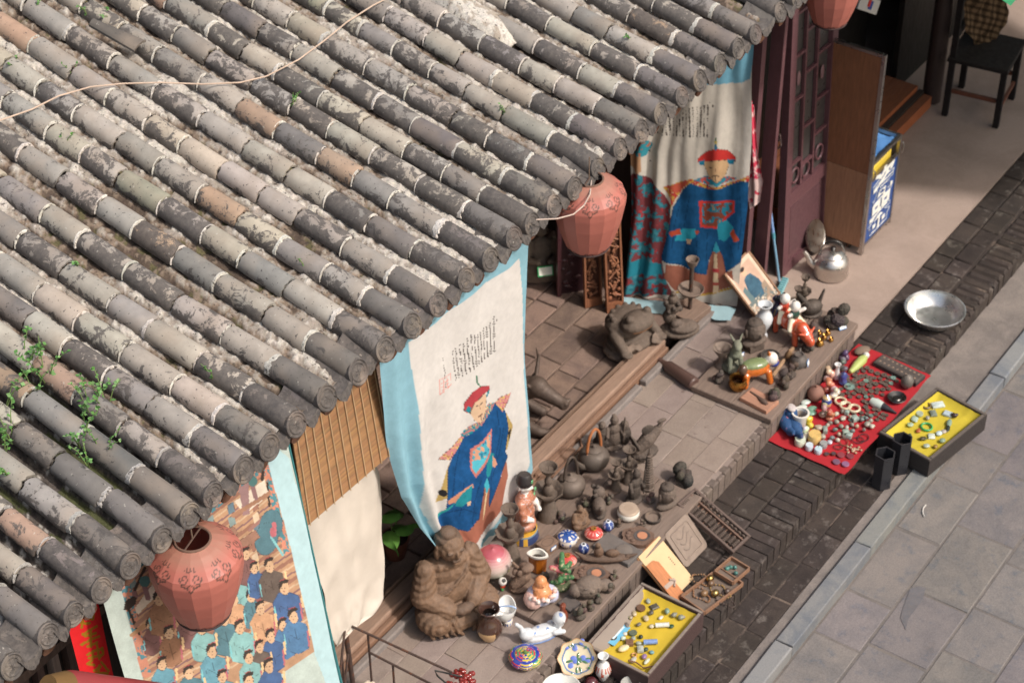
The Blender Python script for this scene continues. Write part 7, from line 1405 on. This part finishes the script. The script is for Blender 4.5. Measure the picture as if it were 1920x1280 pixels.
a, e = M @ Vector((-L/2+.085, -W/2+.075, zf+.006)), 0; b = MB(); b.box((-L*.36, -W*.16, zf+.012), (.055, .075, .0015), c8(112, 176, 206)); b.box((-L*.36, -W*.14, zf+.0142), (.03, .05, .0006), c8(206, 222, 226)); o = b.build('printed_card', PAPER, None, ang=20); o.matrix_world = M; tag(o, 'blue and white printed card in the corner of the near yellow tray', 'card')
b = MB(); b.tube([(L*.1, -W/2+.05, zf+.03), (L*.2, -W/2+.07, zf+.018), (L*.33, -W/2+.06, zf+.018), (L*.44, -W/2+.09, zf+.03)], .004, c8(110, 76, 56), 6); o = b.build('knotted_string', MATTE); o.matrix_world = M; tag(o, 'brown string lying along the side of the near yellow tray', 'string')
q2 = [P(1656, 812, -.095), P(1752, 870, -.095), P(1843, 770, -.095), P(1749, 722, -.095)]
t, M, L, W, zf = tray('dark wooden tray lined with yellow cloth, standing on the kerb', q2, -.216, -.095, .022, c8(192, 172, 60), outer=c8(56, 50, 48), inner=c8(90, 82, 76))
intray(M, zf, 1440, 640, 4.683, [(1490, 560, 24, 15, 4, c8(196, 206, 200), 's', 'white carved jade plaque'), (1390, 570, 15, 15, 4, c8(110, 90, 60), 'ring', 'brown ring'), (1450, 635, 16, 12, 4, c8(120, 128, 116), 's', 'grey-green square plaque'), (1330, 640, 15, 14, 4, c8(176, 190, 170), 'd', 'pale green disc'), (1285, 690, 20, 18, 6, c8(160, 178, 160), 'r', 'pale green bead heap'), (1250, 740, 16, 14, 6, c8(156, 172, 150), 'r', 'lower pale green bead heap'), (1400, 680, 13, 11, 6, c8(150, 146, 130), 'r', 'grey carved animal'), (1392, 755, 21, 20, 4, c8(60, 160, 90), 'ring', 'bright green bangle'), (1320, 790, 13, 12, 5, c8(160, 90, 50), 'r', 'orange-brown pendant'), (1580, 640, 14, 18, 4, c8(176, 190, 196), 's', 'pale blue plaque'), (1630, 665, 12, 16, 10, c8(60, 46, 46), 'r', 'dark red and black figurine'), (1590, 725, 24, 10, 6, c8(130, 150, 132), 'e', 'long green pendant'), (1580, 765, 26, 8, 5, c8(50, 56, 50), 'e', 'long black pendant'), (1500, 815, 14, 12, 6, c8(190, 206, 206), 'e', 'pale blue oval stone'), (1435, 835, 14, 13, 3, c8(200, 206, 190), 's', 'white square card'), (1355, 860, 18, 12, 6, c8(80, 70, 46), 'r', 'dark bronze piece'), (1530, 880, 17, 14, 7, c8(130, 150, 126), 'r', 'green carved lump'), (1240, 835, 20, 10, 4, c8(60, 80, 60), 'r', 'dark green chain'), (1390, 925, 17, 13, 6, c8(166, 176, 160), 'r', 'pale green cluster by the rim'), (1470, 930, 12, 11, 6, c8(150, 120, 60), 'r', 'brass trinket'), (1540, 800, 12, 10, 6, c8(170, 160, 150), 'e', 'grey bead')], -.216+.086, 'trinkets in the kerbside yellow-lined tray', ' in the kerbside yellow tray')
# small trays with beads on the step
for (qq, lab, zt_) in (([(1282, 1118), (1332, 1154), (1382, 1085), (1345, 1060)], 'shallow wooden tray of bead strings beside the old album', -.10), ([(1343, 1072), (1380, 1092), (1400, 1062), (1368, 1040)], 'smaller shallow wooden tray with green beads at the step edge', -.085)):
    qw = [P(u, v, zt_) for u, v in qq]; M, L, W = frame(qw); t = thing('bead_tray', lab, 'tray', (0, 0, 0)); t.matrix_world = M
    b = MB(); b.box((0, 0, -.024), (L/2, W/2, .004), c8(112, 98, 88)); b.build('bottom', WOOD, t, ang=20)
    for a in ((0, -W/2, L/2, .004), (0, W/2, L/2, .004), (-L/2, 0, .004, W/2-.0045), (L/2, 0, .004, W/2-.0045)): b = MB(); b.box((a[0], a[1], -.010), (a[2], a[3], .012), c8(140, 104, 80)); b.build('side', WOOD, t, ang=20)
    if 'strings' in lab:
        for s_ in range(4):
            st = thing('bead_string', ('string of small brown beads curled nearest the album', 'string of dull brass beads in the middle of the bead tray', 'string of dark beads at the far side of the bead tray', 'short string of brown beads at the front of the bead tray')[s_], 'beads', (0, 0, 0), 0, 'bead strings'); st.matrix_world = M; cx, cy = (-.09, .03, .09, -.02)[s_], (.02, .03, .0, -.06)[s_]
            for i in range(22): a = i*.29; b = MB(); b.ell((cx+(.055+.01*math.sin(a*2+s_))*math.cos(a), cy+(.035+.01*math.cos(a*3))*math.sin(a)*.9, -.013), (.0055,)*3, jit((c8(140, 106, 74), c8(150, 118, 70), c8(74, 60, 54), c8(140, 100, 70))[s_], .15), n=8, m=6); b.build('bead', JADE, st)
        for i, (x, y, r, c) in enumerate(((-.06, .05, .019, c8(160, 130, 80)), (-.035, .03, .016, c8(110, 84, 62)), (.03, -.01, .02, c8(166, 140, 90)), (-.01, -.05, .018, c8(130, 100, 70)), (.06, .05, .015, c8(80, 64, 56)))):
            b = MB(); b.ell((x, y, -.02+r), (r, r*1.25, r), c); o = b.build('walnut_bead', BRASS if i in (0, 2) else LACQ, None); o.matrix_world = M; tag(o, ('large brass-coloured bead nearest the album', 'dark brown large bead beside the brass-coloured one', 'large golden bead in the middle of the bead tray', 'oval brown bead at the front of the bead tray', 'dark large bead at the far side of the bead tray')[i], 'bead', 'large beads in the bead tray')
    else:
        for i in range(5): b = MB(); b.ell((rnd(-.03, .03), rnd(-.02, .03), -.009), (.012, .011, .011), jit(c8(70, 116, 108), .15)); o = b.build('green_bead', JADE, None); o.matrix_world = M; tag(o, 'green glass bead in the smaller tray at the step edge', 'bead', 'green glass beads')
# hexagonal brush pots
for (u, v, lab) in ((1652, 908, 'black hexagonal brush pot nearer the camera'), (1684, 880, 'black hexagonal brush pot against the kerbside tray')):
    p, k = loc_(u, v, -.252); R = 20*k; H = .235; b = MB(); BK = c8(44, 44, 48); b.lathe([(R, 0), (R, .02), (R*.96, .03), (R, H), (R*.86, H), (R*.84, .04), (0, .035)], BK, 6); tag(b.build('brush_pot', LACQ, None, tuple(p), .35, 15), lab, 'brush pot', 'black brush pots')

# ================================================================== foreground: plate, small vase, bowls, railing, hangers, beads
p, k = loc_(1082, 1262, -.12); t = thing('painted_plate', 'cream lobed plate painted with blue flowers, propped up at the bottom edge', 'plate', tuple(p)); R = 36*k
MM = Matrix.Translation((0, 0, .02+R*.9)) @ Matrix.Rotation(-.95, 4, 'Z') @ Matrix.Rotation(.62, 4, 'X')
def lobp(t_, r, z): return (r*(1+.05*math.cos(8*t_)*(r/R)**3), z)
b = MB(); b.lathe([(0, -.006), (.7*R, -.004), (1.0*R, .026), (1.0*R, .031, c8(180, 120, 80)), (.96*R, .028, c8(190, 150, 110)), (.80*R, .012, c8(206, 188, 156)), (.74*R, .006, c8(110, 130, 160)), (.71*R, .004, c8(110, 130, 160)), (.6*R, 0), (.3*R, 0), (0, 0)], c8(206, 192, 162), 48, M=MM, fn=lobp); b.build('dish', GLAZE, t)
rr = random.Random(5)
for i in range(26):
    a = rr.uniform(0, 6.28); q = rr.uniform(.05, .62) if i < 18 else rr.uniform(.82, .92); b = MB(); b.ell((R*q*math.cos(a), R*q*math.sin(a), .004+.02*max(0, q-.74)/.26), (.018 if i % 3 else .016, .006 if i % 3 else .014, .0015), c8(70, 110, 70) if i % 3 else c8(96, 116, 190), R=(0, 0, a), n=8, m=4, M=MM); b.build('painted_motif', GLAZE, t)
fv = spots(c8(222, 220, 216), c8(190, 84, 56), .35, 12); lathe_o('small_white_vase', 'small white vase with orange-red painting at the bottom edge', 'vase', 1130, 1270, -.128, [(8, 0), (9, 2), (15, 13, fv), (16, 20, fv), (12, 29, fv), (5, 35), (5, 40), (10, 46), (10.5, 47.5), (8.5, 47.5), (4, 40), (0, 38)], c8(222, 220, 216), GLAZE, 36)
lathe_o('white_bowl', 'white bowl with a thin green rim cut by the bottom edge', 'bowl', 1052, 1312, -.128, [(14, 0), (22, 8), (34, 22), (38, 26), (36, 27), (22, 12), (0, 8)], c8(222, 220, 212), GLAZE, 40)
lathe_o('grey_bowl', 'grey rimmed cup at the bottom edge right of the small white vase', 'cup', 1182, 1296, -.128, [(10, 0), (14, 5), (18, 15), (19, 18), (17, 18), (12, 7), (0, 5)], c8(180, 178, 172), GLAZE, 30)
lathe_o('maroon_cup', 'small dark maroon cup beside the cream plate', 'cup', 1108, 1290, -.128, [(8, 0), (12, 4), (14, 12), (10, 18), (6, 20), (0, 21)], c8(84, 40, 44), GLAZE, 24)
t = thing('iron_railing', 'thin rusty iron railing in the bottom left foreground', 'railing', (0, 0, 0)); IR = c8(74, 58, 52)
pb = P(663, 1290, .0); X0 = pb[0]; top = PX(643, 1150, X0)
b = MB(); b.tube([pb, top+(pb-top)*.3, top], .0125, IR, 10); b.build('post', RUST, t)
r0 = PX(648, 1168, X0); Yp = float(pb[1])
def rail(pts, r=.006, nm='rail'): b = MB(); b.tube(pts, r, IR, 8); b.build(nm, RUST, t)
e1 = P(848, 1260, .33); e2 = P(870, 1295, .12); rail([r0, r0*.5+e1*.5, e1]); m0 = PX(690, 1220, X0+.12); 
a1 = r0+(e1-r0)*.21; a2 = r0+(e1-r0)*.5
rail([a1, a1+[0, 0, -.42]], .0055, 'bar'); f1 = a1+np.array([0, 0, -.13]); f2 = e1+np.array([0, 0, -.16]); rail([f1, f2]); f3 = f1+(f2-f1)*.28; rail([f3, f3+[0, 0, -.33]], .0055, 'bar')
e3 = PY(600, 1228, 4.2); l1 = r0+(np.array([X0-.55, Yp-.35, r0[2]-.03])-r0); rail([r0, l1]); rail([r0+(l1-r0)*.3, r0+(l1-r0)*.3+[0, 0, -.45]], .0055, 'bar'); rail([r0+[0, 0, -.2], l1+[0, 0, -.2]])
t = thing('wire_hanger', 'black wire hook holding the bunch of red beads', 'hook', (0, 0, 0)); hp = [P(866, 1268, .27), P(842, 1262, .31), P(815, 1256, .33), P(820, 1266, .30), P(846, 1288, .22)]; b = MB(); b.tube(hp, .0045, c8(34, 36, 36), 8); b.build('wire', LACQ, t)
t = thing('red_beads', 'bunch of glossy dark red beads at the bottom edge', 'beads', (0, 0, 0)); cb_ = P(868, 1280, .2); rr = random.Random(9)
for i in range(46):
    a = rr.uniform(0, 6.28); q = rr.uniform(.0, 1)**.5; b = MB(); b.ell(cb_+np.array([.075*q*math.cos(a), .075*q*math.sin(a), .045*math.sqrt(max(0, 1-q*q))*rr.uniform(.6, 1)+.0]), (.0135,)*3, jit(c8(128, 34, 28), .2), n=12, m=8); b.build('bead', GLAZE, t)
t = thing('white_beads', 'heap of white shell beads at the bottom edge by the railing post', 'beads', (0, 0, 0)); cb_ = P(687, 1288, .08)
for i in range(14): a = rr.uniform(0, 6.28); q = rr.uniform(0, 1); b = MB(); b.ell(cb_+np.array([.07*q*math.cos(a), .05*q*math.sin(a), .025*(1-q)]), (.016, .014, .012), jit(c8(206, 190, 172), .08), n=10, m=6); b.build('bead', JADE, t)
# leafy plant behind the curtain
t = thing('leafy_plant', 'broad-leaved green plant in the dark gap beside the cream curtain', 'plant', tuple(P(742, 1040, .02)))
base = P(742, 1040, .02)
for i, (u, v, z, s_, az_) in enumerate(((728, 970, .36, 34, 2.2), (760, 992, .34, 36, -.3), (735, 1015, .24, 32, 4.2), (745, 965, .30, 20, 1.0))):
    p = PY(u, v, 4.56); k = 1/ppm(p); b = MB(); nL = 9; vs = []; fs = []
    for j in range(nL):
        q = j/(nL-1); wd = (math.sin(PI*min(1, q*1.15+.12))**.8)*(1-q*.35)*.8 if q < .98 else .0
        for m_ in (-1, -.5, 0, .5, 1): vs.append((s_*k*(q*1.7-.7), s_*k*wd*m_*.75, .02*math.sin(q*2.4)-.018*abs(m_)*(.4+q)+(.006 if m_ == 0 else 0)))
    for j in range(nL-1):
        for m_ in range(4): fs.append((j*5+m_, j*5+m_+1, (j+1)*5+m_+1, (j+1)*5+m_))
    b.add(vs, fs, jit(c8(78, 120, 48), .12), Matrix.Rotation(az_, 4, 'Z') @ Matrix.Rotation(.35, 4, 'Y')); b.build('leaf', LEAF, t, tuple(p-base), ang=60); b = MB(); b.tube([(0, 0, 0), tuple((p-base)*.5+np.array([0, 0, .08])), tuple(p-base)], .004, c8(86, 110, 60), 6); b.build('stem', LEAF, t)
b = MB(); b.lathe([(.05, 0), (.075, .11), (.08, .13), (.07, .13), (.065, .1, c8(60, 44, 36)), (0, .1, c8(60, 44, 36))], c8(120, 70, 52), 24); b.build('pot', MATTE, t)

# ================================================================== weeds, wire and rubble on the roof
def weed(u, v, size, left, seed, label):
    p = RP(u, v, .0, left); rr = random.Random(seed); t = thing('roof_weed', label, 'weed', tuple(p), 0, 'weeds growing on the roof'); lv = MB(); st = MB(); n = max(2, int(4*size))
    for s_ in range(n):
        a = rr.uniform(0, 6.28); Ln = size*rr.uniform(.07, .12); tip = Vector((math.cos(a)*Ln*.9, math.sin(a)*Ln*.9, Ln*rr.uniform(.55, 1.0)+.03)); mid = tip*.5+Vector((0, 0, Ln*.25)); pts = [Vector((0, 0, -.02)), mid, tip]; st.tube(pts, [.0028, .0022, .0014], c8(104, 124, 70), 5)
        for k in range(int(9*size)+5):
            q = rr.uniform(.25, 1.05); c = (pts[0].lerp(mid, q*2) if q < .5 else mid.lerp(tip, q*2-1)); d = Vector((rr.uniform(-1, 1), rr.uniform(-1, 1), rr.uniform(-.2, .8))).normalized(); L_ = rr.uniform(.010, .019)*(1.15 if size > 1 else .85); sd = d.cross(Vector((rr.uniform(-1, 1), rr.uniform(-1, 1), 1))).normalized()*L_*.42
            lv.add([tuple(c), tuple(c+d*L_*.55+sd), tuple(c+d*L_*1.15+Vector((0, 0, -.002))), tuple(c+d*L_*.55-sd)], [(0, 1, 2, 3)], jit(c8(84, 130, 62) if rr.random() < .7 else c8(112, 148, 88), .18))
    st.build('stems', LEAF, t, ang=0)['kind'] = 'stuff'; o = lv.build('leaves', LEAF, t, ang=0); o['kind'] = 'stuff'
big = [(45, 690), (85, 715), (65, 740), (170, 775), (200, 765), (150, 835), (195, 855), (165, 870), (22, 825), (8, 850), (20, 895), (5, 770)]
pos = ['highest on the left edge', 'beside the highest one', 'below the two highest', 'in the middle, left stem', 'in the middle, right stem', 'low in the middle', 'lowest right', 'lowest of the middle clump', 'at the left edge, middle', 'at the left edge, thin', 'lowest at the left edge', 'at the left edge, upper']
for i, (u, v) in enumerate(big): weed(u, v, rnd(.8, 1.15), True, i, 'leafy weed on the lower left roof, '+pos[i])
small = [(215, 45, 'beside the loose tile'), (168, 32, 'just left of the loose tile'), (145, 505, 'above the bright orange-tan tile at left'), (550, 215, 'near the middle of the wire'), (575, 505, 'right of the roof centre'), (400, 712, 'low on the roof above the blind'), (120, 280, 'below the wire at left'), (140, 145, 'above the wire at left'), (27, 135, 'on the far left above the wire'), (157, 790, 'at the seam of the two roofs'), (1183, 84, 'near the eave at upper right'), (953, 228, 'right of the white mortar patch'), (65, 30, 'in the top left corner')]
for i, (u, v, wv) in enumerate(small): weed(u, v, rnd(.4, .75), False, 40+i, 'small green weed on the roof '+wv)
pts = [(-12, 230), (60, 205), (110, 180), (170, 163), (230, 157), (300, 155), (380, 158), (450, 155), (500, 143), (560, 112), (610, 75), (650, 42), (700, 10), (745, -12)]
b = MB(); P3 = [RP(u, v, .075) for u, v in pts]; b.tube(P3, .0038, c8(196, 172, 152), 6); tag(b.build('loose_wire', MATTE), 'pale loose wire sagging across the roof tiles', 'wire')
w_ = [PY(1005, 412, 4.16), PY(1045, 410, 4.10), PY(1075, 402, 4.06), PY(1095, 385, 4.06), PY(1106, 365, 4.12), PY(1110, 330, 4.2)]
b = MB(); b.tube(w_, .0035, c8(190, 170, 156), 6); tag(b.build('hanging_wire', MATTE), 'short pale wire drooping in front of the upper lantern', 'wire')
pa, pb_ = RP(172, 48, .07), RP(262, 92, .07); d = Vector(pb_-pa); Lh = d.length; ex = d.normalized(); ey = Vector((0, 0, 1)).cross(ex).normalized(); ez = ex.cross(ey); b = MB(); vs = []; n = 10
for j in range(6):
    q = j/5
    for i in range(n+1): a = PI*(.15+.7*i/n); vs.append(tuple(Vector(pa)+ex*Lh*q+ey*(.055*math.cos(a)*(.5+.5*q))+ez*(.03*math.sin(a)+.006)))
vs += [tuple(Vector(v_)-ez*.012) for v_ in vs]; m = n+1; o_ = 6*m
fs = [(j*m+i, j*m+i+1, (j+1)*m+i+1, (j+1)*m+i) for j in range(5) for i in range(n)]+[(o_+(j+1)*m+i, o_+(j+1)*m+i+1, o_+j*m+i+1, o_+j*m+i) for j in range(5) for i in range(n)]+[(i, o_+i, o_+i+1, i+1) for i in range(n)]+[(5*m+i+1, o_+5*m+i+1, o_+5*m+i, 5*m+i) for i in range(n)]
b.add(vs, fs, (.5, .5, .5)); o = b.build('loose_tile', TILE, ang=50); o.color = (*c8(96, 90, 84), .5); tag(o, 'loose broken roof tile lying across two rows at upper left', 'tile')
# smeared patch of white mortar near the top
c0 = RP(890, 35, .0); b = MB(); nx, ny = 26, 40; b.pc = []; vs = []
for j in range(ny):
    for i in range(nx):
        s_, q = -1+2*i/(nx-1), -1+2*j/(ny-1); x, y = c0[0]+s_*.10+.02*q, c0[1]+q*.26; r = s_*s_+q*q; k = noise.fractal(Vector((x*20, y*20, 2)), 1, 2, 4)
        vs.append((x, y, zroof(y)+.055-.075*max(0, r-.35+.25*k)+.010*k)); b.pc.append(jit(c8(206, 198, 186) if k > -.15 else c8(170, 158, 144), .06))
b.add(vs, [(j*nx+i, j*nx+i+1, (j+1)*nx+i+1, (j+1)*nx+i) for j in range(ny-1) for i in range(nx-1)], (1, 1, 1)); o = b.build('mortar_patch', RUB, main, ang=80)
# flake broken from a slab
b = MB(); pf_ = [(1698, 1180), (1688, 1158), (1694, 1136), (1706, 1104), (1722, 1098), (1736, 1102), (1730, 1122), (1716, 1142), (1704, 1158)]
b.prism([tuple(P(u, v, -.298)[:2]) for u, v in pf_], -.301, -.2965, c8(92, 94, 100)); tag(b.build('stone_flake', STONE, ang=20), 'dark blue-grey flake of stone lying on the street paving', 'flake')
pp = [P(1733, 968, -.293), P(1730, 960, -.292), P(1731, 952, -.292), P(1736, 946, -.293)]; b = MB(); b.tube(pp, .004, c8(196, 190, 182), 6); tag(b.build('paper_scrap', PAPER), 'little curled white scrap on the street paving', 'scrap')
